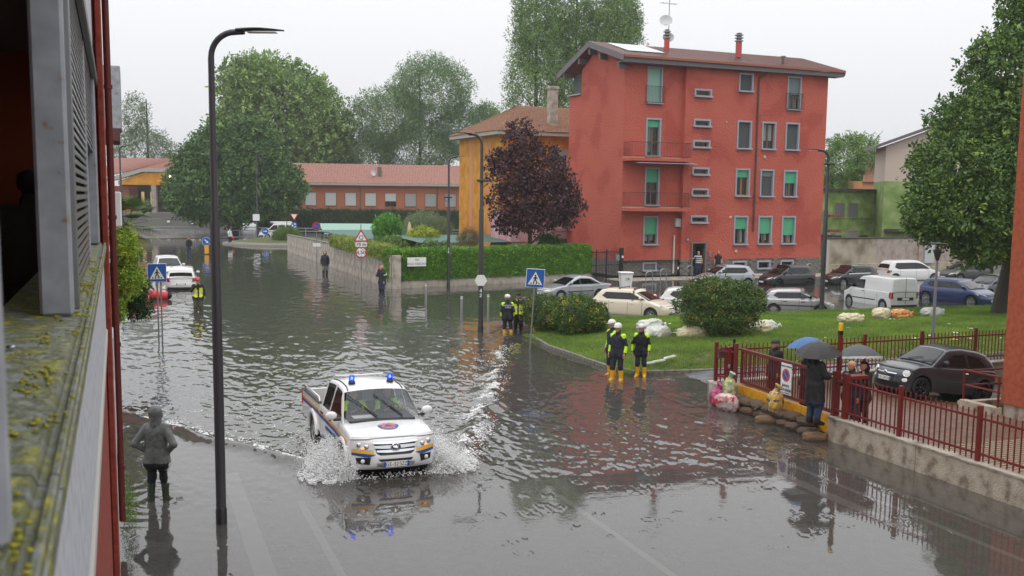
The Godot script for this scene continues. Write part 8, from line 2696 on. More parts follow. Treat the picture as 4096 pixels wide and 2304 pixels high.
func disc(t: Node3D, called: String, y: float, r: float, z: float, m: Material) -> MeshInstance3D:
	var st := S()
	extr(st, circle(Vector2(0, y), r, 28), z - 0.004, z)
	return put(t, called, st, m)

func shape(t: Node3D, called: String, p: Array, z: float, m: Material) -> MeshInstance3D:
	var st := S()
	extr(st, poly(p), z - 0.004, z)
	return put(t, called, st, m)

func crossing_sign(t: Node3D, y: float, z := 0.05) -> void:
	boxpart(t, "panel", Vector3(0, y, z - 0.012), Vector3(0.69, 0.69, 0.02), MC.sign_white, 0.006)
	boxpart(t, "blue_field", Vector3(0, y, z + 0.001), Vector3(0.655, 0.655, 0.006), MC.sign_blue)
	shape(t, "triangle", [-0.27, y - 0.24, 0.27, y - 0.24, 0, y + 0.24], z + 0.009, MC.sign_white)
	disc(t, "figure", y + 0.1, 0.034, z + 0.014, MC.ink)
	shape(t, "figure", [-0.03, y + 0.06, 0.035, y + 0.06, 0.1, y - 0.03, 0.085, y - 0.045, 0.03, y + 0.01, 0.03, y - 0.05, 0.1, y - 0.17, 0.07, y - 0.185, 0.0, y - 0.08, -0.05, y - 0.18, -0.085, y - 0.17, -0.03, y - 0.05, -0.03, y + 0.0, -0.085, y - 0.05, -0.1, y - 0.035], z + 0.014, MC.ink)
	for k in 4:
		var x := -0.18 + k * 0.105
		shape(t, "zebra_bar", [x, y - 0.215, x + 0.055, y - 0.215, x + 0.045 - 0.01 * k, y - 0.165, x + 0.01 - 0.01 * k, y - 0.165], z + 0.0125, MC.ink)

func arrow(t: Node3D, y: float, r: float, ang: float) -> void:
	disc(t, "rim", y, r, 0.045, MC.sign_white)
	disc(t, "blue_field", y, r * 0.94, 0.05, MC.sign_blue)
	var p := PackedVector2Array()
	for q in [[-0.6, -0.11], [0.1, -0.11], [0.1, -0.32], [0.62, 0], [0.1, 0.32], [0.1, 0.11], [-0.6, 0.11]]: p.append(Vector2(q[0], q[1]).rotated(ang) * r + Vector2(0, y))
	var st := S()
	extr(st, p, 0.05, 0.056)
	put(t, "arrow", st, MC.sign_white)

func street_furniture() -> void:
	lamp_post("tall dark lamp post standing in the water nearest the pickup", Vector3(1.32, 0, -18.36), 8.24, 0.78, 112.0, 0.085)
	var lm := lamp_post("tall lamp post numbered 42 with a hexagonal plate, beside the wading volunteers", Vector3(13.72, 0, -42.24), 8.2, 0.8, 285.0, 0.105, {"h": 6.3, "side": 1.0, "dy": 1.75}, "42")
	var hx := S()
	extr(hx, circle(Vector2(0, 2.18), 0.26, 6), 0.12, 0.13, Transform3D(Basis(Vector3.UP, -hd(285.0) + atan2(-13.72, 42.24)), Vector3.ZERO))
	put(lm, "hexagonal_plate", hx, MC.sign_white)
	lamp_post("lamp post numbered 28 in front of the clipped hedge", Vector3(18.72, 0, -64.23), 8.1, 0.55, 105.0, 0.1, {"h": 5.6, "side": 1.0, "dy": 2.4}, "28")
	lamp_post("tall lamp post between the old silver hatchback and the car park", Vector3(33.43, 0, -46.07), 8.18, 0.75, 285.0, 0.12, {"h": 7.5, "side": 1.0})
	lamp_post("distant lamp post in front of the cypress hedge", Vector3(15.54, 0, -141.96), 10.8, 0.7, 110.0, 0.1)
	lamp_post("distant lamp post beside the entrance pavilion behind the palm", Vector3(-0.8, 0, -117.0), 10.4, 1.4, 110.0, 0.14)
	lamp_post("second distant lamp post by the pavilion with a small head", Vector3(-3.4, 0, -130.0), 8.6, 1.3, 110.0, 0.13)
	var gl := thing("park_lamp", "short grey park lamp with a cup lantern on the grass bank", "street lamp", Vector3(28.46, 0.2, -32.27))
	var st := S()
	lathe(st, [Vector2(0.07, -0.2), Vector2(0.06, 1.2), Vector2(0.045, 3.3)], 12)
	put(gl, "pole", st, MC.grey_pole)
	st = S()
	lathe(st, [Vector2(0.05, 3.25), Vector2(0.1, 3.4), Vector2(0.17, 3.62), Vector2(0.16, 3.66)], 16)
	put(gl, "cup", st, MC.dark_metal)
	st = S()
	lathe(st, [Vector2(0.03, 3.6), Vector2(0.03, 3.84), Vector2(0.33, 3.86), Vector2(0.33, 3.9), Vector2(0, 3.93)], 20)
	put(gl, "shade", st, MC.dark_metal)
	# signs
	var t := sign_post("crossing_sign", "blue pedestrian crossing sign on a leaning post at the verge corner", Vector3(13.86, 0, -36.71), 3.0, "traffic signs", -0.06)
	crossing_sign(t, 2.68)
	t = sign_post("crossing_sign", "blue pedestrian crossing sign by the building, in front of the white crossover", Vector3(0.89, 0, -42.22), 3.0)
	crossing_sign(t, 2.66)
	st = S()
	tube(st, [Vector3(0.13, -0.4, -0.1), Vector3(0.13, 3.0, -0.1)], 0.03, 8)
	put(t, "post", st, MC.grey_pole)
	boxpart(t, "rear_panel", Vector3(0.0, 2.66, -0.14), Vector3(0.67, 0.67, 0.02), MC.dark_metal)
	t = sign_post("no_parking_sign", "round no-parking sign on a post by the garden wall", Vector3(12.99, 0, -79.56), 3.7)
	disc(t, "rim", 3.36, 0.31, 0.04, MC.sign_red)
	disc(t, "blue_field", 3.36, 0.245, 0.046, MC.sign_blue)
	boxpart(t, "bar", Vector3(0, 3.36, 0.048), Vector3(0.5, 0.075, 0.008), MC.sign_red, 0.0, Basis(Vector3.BACK, -PI / 4))
	boxpart(t, "plate", Vector3(0, 1.98, 0.045), Vector3(0.55, 0.25, 0.01), MC.sign_white)
	t = sign_post("roundabout_sign", "triangular roundabout warning sign over a 70 m plate and a height limit", Vector3(13.24, 0, -64.5), 3.9)
	shape(t, "triangle", [-0.46, 2.85, 0.46, 2.85, 0, 3.62], 0.045, MC.sign_red)
	shape(t, "white_field", [-0.33, 2.93, 0.33, 2.93, 0, 3.47], 0.051, MC.sign_white)
	for k in 3:
		var a0 := TAU * k / 3.0
		var arc := PackedVector2Array()
		for j in 7: arc.append(Vector2(0, 3.1) + Vector2.from_angle(a0 + 1.5 * j / 6.0) * 0.14)
		for j in 7: arc.append(Vector2(0, 3.1) + Vector2.from_angle(a0 + 1.5 * (6 - j) / 6.0) * 0.1)
		st = S()
		extr(st, arc, 0.051, 0.056)
		var tip := Vector2(0, 3.1) + Vector2.from_angle(a0 + 1.95) * 0.12
		var b := Vector2(0, 3.1)
		extr(st, PackedVector2Array([b + Vector2.from_angle(a0 + 1.5) * 0.175, tip, b + Vector2.from_angle(a0 + 1.5) * 0.065]), 0.051, 0.056)
		put(t, "round_arrow", st, MC.ink)
	boxpart(t, "distance_plate", Vector3(0, 2.68, 0.04), Vector3(0.68, 0.28, 0.012), MC.sign_white)
	text(t, "lettering", "70 m", 0.2, MC.ink, Vector3(0, 2.68, 0.048), Basis(), 0.004, true)
	disc(t, "rim", 2.2, 0.36, 0.045, MC.sign_red)
	disc(t, "white_field", 2.2, 0.285, 0.051, MC.sign_white)
	text(t, "lettering", "4,50", 0.22, MC.ink, Vector3(-0.01, 2.19, 0.053), Basis(), 0.004, true)
	text(t, "lettering", "m", 0.1, MC.ink, Vector3(0.12, 2.36, 0.053), Basis(), 0.004)
	for s in [1.0, -1.0]: shape(t, "height_mark", [-0.06, 2.2 + s * 0.27, 0.06, 2.2 + s * 0.27, 0, 2.2 + s * 0.19], 0.055, MC.ink)
	t = sign_post("arrow_sign", "blue pass-right arrow sign over a yellow box standing in the water", Vector3(6.7, 0, -104.32), 1.5)
	arrow(t, 1.23, 0.4, -PI / 4)
	boxpart(t, "yellow_box", Vector3(0, 0.45, 0), Vector3(0.38, 0.75, 0.2), MC.sign_yellow, 0.02)
	t = sign_post("arrow_sign", "blue right arrow sign on the roundabout island", Vector3(14.9, 0.3, -128.0), 1.4)
	arrow(t, 1.1, 0.4, 0.0)
	t = sign_post("give_way_sign", "red give-way triangle over a blue roundabout disc beside the rescue van", Vector3(19.5, 0, -136.5), 3.3)
	shape(t, "triangle", [-0.55, 3.35, 0.55, 3.35, 0, 2.4], 0.045, MC.sign_red)
	shape(t, "white_field", [-0.36, 3.24, 0.36, 3.24, 0, 2.62], 0.051, MC.sign_white)
	disc(t, "blue_field", 1.85, 0.42, 0.045, MC.sign_blue)
	for k in 3:
		var a := TAU * k / 3.0 + 0.4
		var c := Vector2(0, 1.85)
		shape(t, "round_arrow", [c.x + cos(a) * 0.28, c.y + sin(a) * 0.28, c.x + cos(a + 0.9) * 0.33, c.y + sin(a + 0.9) * 0.33, c.x + cos(a + 1.5) * 0.22, c.y + sin(a + 1.5) * 0.22, c.x + cos(a + 0.8) * 0.1, c.y + sin(a + 0.8) * 0.1], 0.051, MC.sign_white)
	t = sign_post("notice_sign", "white notice board on the post before the cypress hedge", Vector3(15.3, 0, -141.0), 2.9)
	boxpart(t, "board", Vector3(0, 2.75, 0.05), Vector3(0.85, 0.85, 0.02), MC.sign_white)
	# steel bollards
	for q in [[Vector3(14.43, 0, -53.71), "steel bollard alone in the water before the clipped hedge"], [Vector3(14.21, 0, -62.01), "steel bollard in front of the man on the phone"], [Vector3(14.18, 0, -46.48), "steel bollard beside the lamp post numbered 42, on its street side"], [Vector3(15.67, 0, -47.11), "steel bollard beside the lamp post numbered 42, on its hedge side"]]:
		var b := thing("bollard", q[1], "bollard", q[0], 0.0, "steel bollards")
		st = S()
		lathe(st, [Vector2(0.055, -0.3), Vector2(0.055, 1.08), Vector2(0.05, 1.11), Vector2(0, 1.115)], 14)
		put(b, "tube", st, MC.steel)
		st = S()
		lathe(st, [Vector2(0.057, 1.0), Vector2(0.057, 1.05)], 14)
		put(b, "band", st, MC.sign_white)
	# bicycle stands
	for q in [[Vector3(30.9, 0, -60.6), "bicycle stand nearest the white bin"], [Vector3(33.1, 0, -62.85), "bicycle stand between the bin and the silver hatchback"], [Vector3(36.6, 0, -65.6), "bicycle stand behind the silver hatchback by the door"], [Vector3(46.8, 0, -66.2), "bicycle stand between the two black hatchbacks"]]:
		var b := thing("bicycle_stand", "steel hoop " + q[1], "bicycle stand", q[0], deg_to_rad(20), "steel bicycle stands")
		st = S()
		var pts := [Vector3(-0.3, -0.25, 0), Vector3(-0.3, 0.85, 0)]
		for k in 7: pts.append(Vector3(-0.3 * cos(PI * k / 6.0), 0.9 + 0.16 * sin(PI * k / 6.0), 0))
		pts.append(Vector3(0.3, -0.25, 0))
		tube(st, pts, 0.03, 8)
		put(b, "hoop", st, MC.steel)
	# wheeled bin
	var bn := thing("wheeled_bin", "white wheeled bin marked 56 in front of the iron gate", "bin", Vector3(29.45, -0.1, -61.0), deg_to_rad(-12))
	st = S()
	grid(st, func(u: float, v: float) -> Vector3:
		var a := TAU * u + PI / 4
		var r := lerpf(0.3, 0.38, v)
		var c := Vector2(cos(a), sin(a))
		c = c / maxf(absf(c.x), absf(c.y)) * r
		return Vector3(c.x, lerpf(0.08, 1.02, v), -c.y * 1.05), 16, 4, -1)
	put(bn, "tub", st, MC.sign_white)
	st = S()
	bevbox(st, Vector3(0, 1.09, 0.0), Vector3(0.86, 0.11, 0.9), 0.04)
	put(bn, "lid", st, MC.sign_white)
	text(bn, "marking", "56", 0.2, MC.dark_metal, Vector3(0.05, 0.72, 0.385), Basis(Vector3.RIGHT, -0.08))
	for x in [-0.28, 0.28]:
		st = S()
		lathe(st, [Vector2(0, -0.03), Vector2(0.11, -0.03), Vector2(0.11, 0.03), Vector2(0, 0.03)], 14, Transform3D(Basis(Vector3.BACK, PI / 2), Vector3(x, 0.1, -0.34)))
		put(bn, "wheel", st, MC.black_rubber)
	# iron gate between hedge and red house
	var ig := thing("iron_gate", "black iron bar gate between the hedge and the red house", "gate", Vector3(30.1, 0, -67.95), deg_to_rad(14.0))
	for k in 19: boxpart(ig, "bar", Vector3(0.1 + k * 0.135, 1.0, 0), Vector3(0.022, 2.0, 0.022), MC.iron)
	for y in [0.2, 1.0, 1.9]: boxpart(ig, "rail", Vector3(1.3, y, 0), Vector3(2.5, 0.05, 0.03), MC.iron)
	for x in [0.5, 1.4]: boxpart(ig, "stile", Vector3(x, 1.02, 0), Vector3(0.07, 2.1, 0.07), MC.iron)
	boxpart(ig, "gate_post", Vector3(2.72, 1.05, 0), Vector3(0.28, 2.3, 0.28), MC.black_plastic, 0.04)
	boxpart(ig, "letter_box", Vector3(2.32, 1.5, 0.06), Vector3(0.3, 0.42, 0.12), MC.steel, 0.01)
	boxpart(ig, "name_plate", Vector3(2.72, 1.55, 0.15), Vector3(0.16, 0.16, 0.01), MC.sign_white)
	# marble street name plaque on the hedge
	var pq := thing("street_plaque", "white marble street name plaque set in the clipped hedge", "plaque", Vector3(16.55, 1.62, -64.05), deg_to_rad(8.0))
	boxpart(pq, "slab", Vector3(0, 0, 0.18), Vector3(1.25, 0.55, 0.03), MC.sign_white, 0.006)
	text(pq, "lettering", "VIA", 0.12, MC.dark_metal, Vector3(0, 0.13, 0.2), Basis(), 0.004, false, true)
	text(pq, "lettering", "DEGLI UMILIATI", 0.13, MC.dark_metal, Vector3(0, -0.12, 0.2), Basis(), 0.004, false, true)
	# guard rail beyond the roundabout
	var fwd := Vector3(sin(deg_to_rad(19.7)), 0, -cos(deg_to_rad(19.7)))
	var gr := thing("guard_rail", "pale two-bar pedestrian guard rail in front of the pavilion and hedge", "railing", fwd * 147.0, deg_to_rad(-19.7))
	for y in [0.75, 1.15]: boxpart(gr, "rail", Vector3(-27.0, y, 0), Vector3(46.0, 0.09, 0.06), mat("galvanised", "a3a6a6", 0.5, 0.3))
	for k in 16: boxpart(gr, "post", Vector3(-49.8 + k * 3.04, 0.45, 0), Vector3(0.09, 1.5, 0.09), MC.galvanised)
	# folded garden parasol
	var gp := thing("garden_parasol", "folded cream garden parasol between the garden trees", "parasol", Vector3(21.6, 0, -85.6))
	st = S()
	lathe(st, [Vector2(0.03, 1.2), Vector2(0.2, 1.5), Vector2(0.1, 2.2), Vector2(0.24, 2.5), Vector2(0.16, 3.2), Vector2(0.03, 3.6)], 9)
	put(gp, "canopy", st, mat("parasol_cream", "cfc396", 0.85))
	st = S()
	tube(st, [Vector3(0, 0, 0), Vector3(0, 3.7, 0)], 0.03, 6)
	put(gp, "pole", st, MC.grey_pole)
	# inflatable boat
	var bo := thing("inflatable_boat", "red inflatable rescue boat moored beside the building", "boat", Vector3(0, 0.12, -58.7))
	var tb := {"a": [Vector3(-3.4, 0.1, 1.0), Vector3(0.35, 0.08, 1.05), Vector3(0.8, 0.06, 1.05)], "b": [Vector3(-3.4, 0.2, -0.85), Vector3(1.2, 0.12, -0.95), Vector3(1.75, 0.08, -0.95)]}
	mat("boat_red", "c22a22", 0.4)
	for k in ["a", "b"]:
		st = S()
		tube(st, tb[k], [0.27, 0.27, 0.22], 16)
		var tu := put(bo, "tube", st, MC.boat_red)
		st = S()
		var e: Vector3 = tb[k][2]
		lathe(st, [Vector2(0.222, 0), Vector2(0.15, 0.16), Vector2(0.05, 0.24), Vector2(0, 0.25)], 14, Transform3D(Basis(Vector3.BACK, -PI / 2), e))
		put(tu, "end_cone", st, MC.black_rubber)
		st = S()
		tube(st, [tb[k][0] + Vector3(0, -0.12, 0.26), tb[k][1] + Vector3(0, -0.12, 0.26)], 0.03, 6)
		put(tu, "rubbing_strake", st, MC.black_rubber)
	boxpart(bo, "transom", Vector3(0.2, 0.1, 0.05), Vector3(0.05, 0.4, 1.6), MC.steel, 0.01)
	boxpart(bo, "floor", Vector3(-1.6, -0.08, 0.05), Vector3(3.6, 0.04, 1.5), MC.dark_metal)
	text(bo, "lettering", "VIGILI DEL FUOCO", 0.16, MC.sign_white, Vector3(-0.9, 0.14, 1.325), Basis(), 0.006, true)
	# bicycle by the wall
	var bi := thing("bicycle", "teal bicycle half hidden by the climber at the building wall", "bicycle", Vector3(-0.35, -0.12, -54.0), deg_to_rad(8))
	for x in [-0.52, 0.52]:
		st = S()
		var ring := []
		for k in 25: ring.append(Vector3(x + 0.33 * cos(TAU * k / 24.0), 0.34 + 0.33 * sin(TAU * k / 24.0), 0))
		tube(st, ring, 0.02, 6, false)
		for k in 8: tube(st, [Vector3(x, 0.34, 0), Vector3(x + 0.32 * cos(k * TAU / 8.0), 0.34 + 0.32 * sin(k * TAU / 8.0), 0)], 0.003, 3)
		put(bi, "wheel", st, MC.black_rubber)
	st = S()
	for q in [[-0.52, 0.34, -0.15, 0.85], [-0.15, 0.85, -0.05, 0.32], [-0.52, 0.34, -0.05, 0.32], [-0.15, 0.85, 0.35, 0.88], [-0.05, 0.32, 0.37, 0.75], [0.33, 0.98, 0.52, 0.34]]: tube(st, [Vector3(q[0], q[1], 0), Vector3(q[2], q[3], 0)], 0.022, 6)
	put(bi, "frame", st, mat("teal_paint", "2ba593", 0.4))
	boxpart(bi, "saddle", Vector3(-0.18, 0.95, 0), Vector3(0.26, 0.06, 0.14), MC.black_plastic, 0.02)
	st = S()
	tube(st, [Vector3(0.28, 1.05, -0.28), Vector3(0.33, 1.02, 0), Vector3(0.28, 1.05, 0.28)], 0.014, 6)
	put(bi, "handlebar", st, MC.black_plastic)

# ---------------------------------------------------------------- sandbags, rubbish and splashes
func sack(seed_: int, s: Vector3, lump := 0.1, pinch := 0.0) -> ArrayMesh:
	var st := S()
	var n := FastNoiseLite.new()
	n.seed = seed_
	n.frequency = 1.6
	grid(st, func(u: float, v: float) -> Vector3:
		var a := -TAU * u
		var b := PI * (v - 0.5)
		var d := Vector3(cos(a) * cos(b), sin(b), sin(a) * cos(b))
		var p := Vector3(signf(d.x) * pow(absf(d.x), 0.6), signf(d.y) * pow(absf(d.y), 0.8), signf(d.z) * pow(absf(d.z), 0.6))
		var k := 1.0 + lump * n.get_noise_3d(d.x * 1.3, d.y * 1.3, d.z * 1.3) + lump * 0.5 * n.get_noise_3d(d.x * 4.0, d.y * 4.0, d.z * 4.0) + lump * 0.05 * absf(n.get_noise_3d(d.x * 11.0, d.y * 11.0, d.z * 11.0))
		p *= k
		p.y *= 1.0 - pinch * smoothstep(0.5, 1.1, absf(p.x))
		return p * s * 0.5, 30, 18)
	return fin(st)

func litter() -> void:
	tmat("jute", ntex(101, 0.06, ["#463a31", "#5a4a3e", "#6b594b"], [0.2, 0.5, 0.8], 4), 1.2, 0.95, nbump(102, 0.25, 6.0), 0.6)
	tmat("jute_pale", ntex(103, 0.06, ["#5f4c3a", "#776048"], [0.3, 0.7], 4), 1.2, 0.95)
	var r := RandomNumberGenerator.new()
	r.seed = 23
	var sm := []
	for k in 5: sm.append(sack(30 + k, Vector3(0.38, 0.24, 0.56), 0.17, 0.45))
	for row in 2:
		for k in (8 - row):
			var z := -25.05 + (k + 0.5 * row) * 0.53 + r.randf_range(-0.05, 0.05)
			var b := thing("sandbag", "brown jute sandbag in the lower row against the flood board" if row == 0 else "brown jute sandbag in the upper row against the flood board", "sandbag", Vector3(15.36 + 0.05 * row + r.randf_range(-0.04, 0.04) - 0.02 * k * 0.35, 0.06 + row * 0.2 + r.randf_range(-0.01, 0.015), z), r.randf_range(-0.3, 0.3), "sandbags along the gate")
			b.rotation.x = r.randf_range(-0.12, 0.12)
			put(b, "sack", sm[r.randi() % 5], MC.jute)
			if r.randf() < 0.4:
				var st := S()
				tube(st, [Vector3(-0.1, 0.02, 0.28), Vector3(-0.14, 0.04, 0.36), Vector3(-0.2, -0.02, 0.4)], [0.05, 0.025, 0.05], 7)
				put(b, "tied_end", st, MC.jute)
	for q in [[Vector3(15.1, 0.05, -22.9), "pale tied sandbag lying across the middle of the row"], [Vector3(15.1, 0.06, -20.85), "pale frayed sandbag at the end of the row by the wall"]]:
		var b := thing("sandbag", q[1], "sandbag", q[0], 1.2, "sandbags along the gate")
		put(b, "sack", sm[2], MC.jute_pale)
		var st := S()
		tube(st, [Vector3(0.0, 0.05, 0.26), Vector3(-0.02, 0.1, 0.34), Vector3(0.06, 0.03, 0.42)], [0.06, 0.03, 0.08], 8)
		put(b, "tied_end", st, MC.jute_pale)
	var cb := [["pink_bag", "magenta plastic sack at the pier end of the sandbags", "a03a6a", ["#8a2456", "#b0487a", "#c46a90"], Vector3(15.05, 0.22, -25.2), Vector3(0.42, 0.5, 0.36)], ["teal_bag", "teal, yellow and white printed sack leaning on the pier", "8fb0a8", ["#3f9a96", "#c9b23c", "#c9cdc8"], Vector3(15.25, 0.5, -24.95), Vector3(0.32, 0.58, 0.3)], ["white_bag", "white sack with red lettering lying in the water by the sandbags", "d0c8c6", ["#c9c4c2", "#d8d2d0", "#c27a78"], Vector3(14.92, 0.22, -24.5), Vector3(0.3, 0.5, 0.72)], ["yellow_bag", "yellow and white printed sack standing on the sandbags", "d0c090", ["#c99a1c", "#d8d2c0", "#4a463e"], Vector3(15.25, 0.55, -22.75), Vector3(0.34, 0.55, 0.36)]]
	for q in cb:
		var b := thing(q[0], q[1], "sack", q[4], 0.3)
		tmat(q[0] + "_print", ntex(110 + q[0].length(), 0.012, q[3], [0.35, 0.5, 0.66], 2, 256), 1.3, 0.45, null, 1.0, false)
		var hang: float = 0.35 if q[0] == "white_bag" else 0.0
		put(b, "sack", sack(50 + q[0].length(), q[5], 0.2, 0.2), MC[q[0] + "_print"], Vector3.ZERO, Basis(Vector3.BACK, hang))
		if q[0] != "white_bag":
			var st := S()
			tube(st, [Vector3(0, q[5].y * 0.38, 0), Vector3(0.01, q[5].y * 0.6, 0.02), Vector3(0.03, q[5].y * 0.78, 0.07)], [q[5].x * 0.34, q[5].x * 0.16, q[5].x * 0.3], 10)
			put(b, "neck", st, MC[q[0] + "_print"])
		else:
			text(b, "lettering", "MURATEX", 0.12, MC.sign_red, Vector3(-0.16, 0.08, 0.0), Basis(Vector3.UP, -PI / 2) * Basis(Vector3.RIGHT, -0.3) * Basis(Vector3.BACK, 0.25), 0.02, true)
	# see-through rubbish sacks on the grass
	tmat("sack_pale", ntex(120, 0.018, ["#a3b6b6", "#cbd2ce", "#dddfd6", "#c6bca2"], [0.2, 0.42, 0.62, 0.85], 4, 256), 1.1, 0.3, nbump(121, 0.05, 10.0), 1.0, false)
	tmat("sack_yellow", ntex(122, 0.018, ["#b5b08a", "#d6d2a8", "#e0ddc4", "#cf9a6a"], [0.2, 0.45, 0.65, 0.88], 4, 256), 1.1, 0.3, MC.sack_pale.normal_texture, 1.0, false)
	for q in [[Vector3(19.3, 0.4, -37.0), Vector3(1.0, 0.62, 0.8), 0.4, "sack_pale", "whitish rubbish sack with a white tray inside, in front of the pile"], [Vector3(19.7, 0.45, -38.4), Vector3(1.25, 0.68, 0.8), 0.3, "sack_pale", "bluish rubbish sack at the back of the pile of three"], [Vector3(20.55, 0.4, -36.5), Vector3(1.2, 0.6, 0.75), -0.2, "sack_yellow", "yellowish rubbish sack of the pile nearest the round shrub"], [Vector3(24.2, 0.4, -37.4), Vector3(0.95, 0.6, 0.8), 0.5, "sack_yellow", "yellow rubbish sack in a pair on the open grass"], [Vector3(24.85, 0.38, -38.0), Vector3(0.95, 0.56, 0.75), -0.3, "sack_pale", "pale rubbish sack behind the yellow one in the pair"], [Vector3(30.0, 0.44, -39.2), Vector3(1.1, 0.5, 0.75), 0.1, "sack_yellow", "single pale rubbish sack alone in the middle of the bank"], [Vector3(32.6, 0.45, -40.4), Vector3(0.9, 0.6, 0.7), 0.5, "sack_yellow", "upright rubbish sack beside an orange-tinted one near the van"], [Vector3(33.6, 0.42, -40.3), Vector3(0.95, 0.5, 0.7), -0.2, "sack_orange", "orange-tinted rubbish sack near the van"], [Vector3(35.6, 0.44, -40.5), Vector3(1.05, 0.5, 0.7), 0.05, "sack_pale", "bluish rubbish sack beside the park lamp"]]:
		if q[3] == "sack_orange": tmat("sack_orange", ntex(123, 0.018, ["#c2602c", "#d6a24a", "#d6cfae"], [0.35, 0.55, 0.75], 3, 256), 1.1, 0.3, null, 1.0, false)
		var b := thing("rubbish_sack", q[4], "rubbish sack", q[0], q[2], "rubbish sacks on the grass")
		put(b, "sack", sack(int(q[0].x * 7.0), q[1], 0.26, 0.3), MC[q[3]])
		var st := S()
		tube(st, [Vector3(q[1].x * 0.42, 0.0, 0), Vector3(q[1].x * 0.55, 0.05, 0), Vector3(q[1].x * 0.66, 0.1, 0.05)], [0.12, 0.05, 0.1], 8)
		put(b, "tied_end", st, MC[q[3]])
		if q[0].x == 19.3: boxpart(b, "white_tray", Vector3(0.1, 0.05, 0.36), Vector3(0.36, 0.28, 0.06), MC.sign_white, 0.03, Basis.from_euler(Vector3(-0.2, 0.1, 0.3)))
	# scraps on the grass
	var cols := ["sign_white", "sign_white", "plate_white", "sign_blue", "sign_white", "sign_yellow", "boat_red"]
	for k in 26:
		var x := r.randf_range(16.5, 37.0)
		var z := -r.randf_range(31.5, 42.0)
		if k < 8:
			x = r.randf_range(27.0, 33.0)
			z = -r.randf_range(31.5, 34.0)
		var st := S()
		var w := r.randf_range(0.05, 0.16)
		grid(st, func(u: float, v: float) -> Vector3: return Vector3((u - 0.5) * w * 2.0, 0.05 * absf(nz.get_noise_2d(u * 3.0 + k, v * 3.0)) + 0.02, (v - 0.5) * w), 4, 3, -1)
		var o := put(self, "paper_scrap", st, MC[cols[k % 7]], Vector3(x, lawn_y(x, z) + 0.05, z), Basis(Vector3.UP, r.randf() * TAU))
		tag(o, "crumpled scrap of paper or plastic lying on the grass", "litter", "litter scraps on the grass")
	var gs := thing("gutter_strip", "broken white gutter strip lying on the grass by the kerb", "gutter", Vector3(16.45, 0.22, -31.35), deg_to_rad(14))
	for k in 3:
		var st := S()
		extr(st, poly([-0.05, 0, 0.05, 0, 0.05, 0.05, 0.035, 0.05, 0.035, 0.012, -0.035, 0.012, -0.035, 0.05, -0.05, 0.05]), -0.24, 0.24)
		put(gs, "length", st, MC.sign_white, Vector3(-0.5 + k * 0.5, 0.03 * k * k, -0.02 * k), Basis(Vector3.BACK, 0.06 * k) * Basis(Vector3.UP, PI / 2))
	splash()

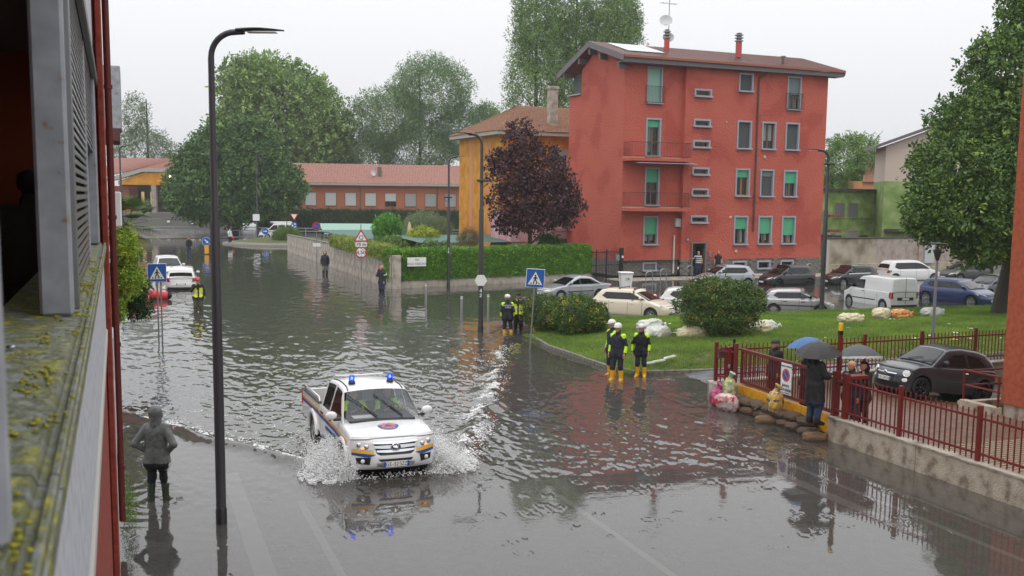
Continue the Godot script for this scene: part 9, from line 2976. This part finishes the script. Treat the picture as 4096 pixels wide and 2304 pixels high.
func splash() -> void:
	# broken water thrown up by the front wheels, and foam left on the crests and in the wake
	var r := RandomNumberGenerator.new()
	r.seed = 41
	var dst := S()
	ball(dst, Vector3.ZERO, Vector3.ONE, 6, 4)
	var dm := fin(dst)
	var fm := mat("foam", "eceeef", 0.5)
	fm.backlight_enabled = true
	fm.backlight = Color("8a8c8c")
	var xf := []
	for sgn in [-1.0, 1.0]:
		for j in 260:
			# jets fly outwards from the tyre and the bumper corner, arch over and fall
			var p0 := Vector3(4.86 + sgn * r.randf_range(0.72, 0.98), 0.0, -r.randf_range(20.5, 22.3))
			var out := absf(r.randfn()) * 0.9 + 0.45
			var v := Vector3(sgn * out, r.randf_range(0.8, 2.9) * clampf(1.5 - out * 0.35, 0.5, 1.2), r.randf_range(-0.7, 0.9))
			var T := v.y / 4.9
			for k in 90:
				var t := T * r.randf()
				var sp := 0.025 + 0.07 * t / T
				var p := p0 + v * t + Vector3(0, -4.9 * t * t, 0) + Vector3(r.randfn(), r.randfn(), r.randfn()) * sp
				if p.y < 0.0: p.y *= -0.3
				var s := r.randf_range(0.0035, 0.011) * (1.9 if r.randf() < 0.1 else 1.0)
				xf.append(Transform3D(Basis.from_euler(Vector3(r.randf() * 6.0, r.randf() * 6.0, 0)).scaled(Vector3(s, s * r.randf_range(0.6, 1.6), s)), p))
		for k in 14000:
			# churned water at the foot of the fans
			var a := r.randf() * TAU
			var q := sqrt(r.randf())
			var p := Vector3(4.86 + sgn * (1.25 + 0.62 * q * cos(a)), 0.0, -21.15 + 0.85 * q * sin(a) + 0.25 * q * cos(a))
			if nz.get_noise_2d(p.x * 5.0, p.z * 5.0) < -0.12 + 0.5 * (q - 0.6): continue
			p.y = water_h(p.x, p.z) + (0.03 + 0.13 * maxf(0.0, 0.8 - q)) * absf(r.randfn())
			var s := r.randf_range(0.004, 0.014)
			xf.append(Transform3D(Basis.from_scale(Vector3(s * 1.4, s * 0.8, s * 1.4)), p))
	for k in 2600:
		# under the bumper and along the flanks to the rear wheels
		var z := -r.randf_range(20.35, 25.0)
		var x: float = (4.7 + (0.95 + absf(r.randfn()) * 0.12) * (1.0 if r.randf() < 0.5 else -1.0)) if z < -20.7 else 4.75 + r.randf_range(-0.95, 0.95)
		var s := r.randf_range(0.006, 0.018)
		xf.append(Transform3D(Basis.from_scale(Vector3(s, s, s)), Vector3(x, 0.02 + absf(r.randfn()) * (0.05 if z < -20.7 else 0.03) + 0.1 * exp(-pow((z + 24.4) / 0.4, 2.0)) * r.randf(), z)))
	var o := many(self, "splash", dm, fm, xf)
	tag(o, "white spray thrown up by the front wheels of the pickup", "splash", "", "stuff")
	xf = []
	while xf.size() < 7000:
		var s0 := r.randf_range(20.5, 38.0)
		var wr := 6.6 + 0.40 * (s0 - 21.0) - 0.5 * nz.get_noise_2d(0.0, -s0 * 0.25)
		var wl := 3.2 - 0.55 * (s0 - 22.0)
		var x := 0.0
		var q := r.randf()
		if q < 0.36: x = wr + r.randfn() * (0.06 + 0.22 * r.randf()) - 0.15
		elif q < 0.56: x = wl + absf(r.randfn()) * 0.3
		else: x = r.randf_range(maxf(wl, 0.0), wr)
		if x < 0.0: continue
		var keep := nz.get_noise_2d(x * 1.6, s0 * 1.1) + 0.5 * nz.get_noise_2d(x * 5.0, s0 * 5.0)
		if keep < (0.02 if q < 0.56 else 0.16): continue
		if r.randf() < (s0 - 21.0) / 20.0: continue
		if absf(x - 4.65) < 0.9 and s0 < 25.6: continue
		var sc := r.randf_range(0.006, 0.02)
		xf.append(Transform3D(Basis(Vector3.UP, r.randf() * TAU).scaled(Vector3(sc * 1.5, sc * 0.3, sc)), Vector3(x, water_h(x, -s0) + 0.004, -s0)))
	tag(many(self, "foam", dm, fm, xf), "flecks of white foam along the wake of the pickup", "foam", "", "stuff")
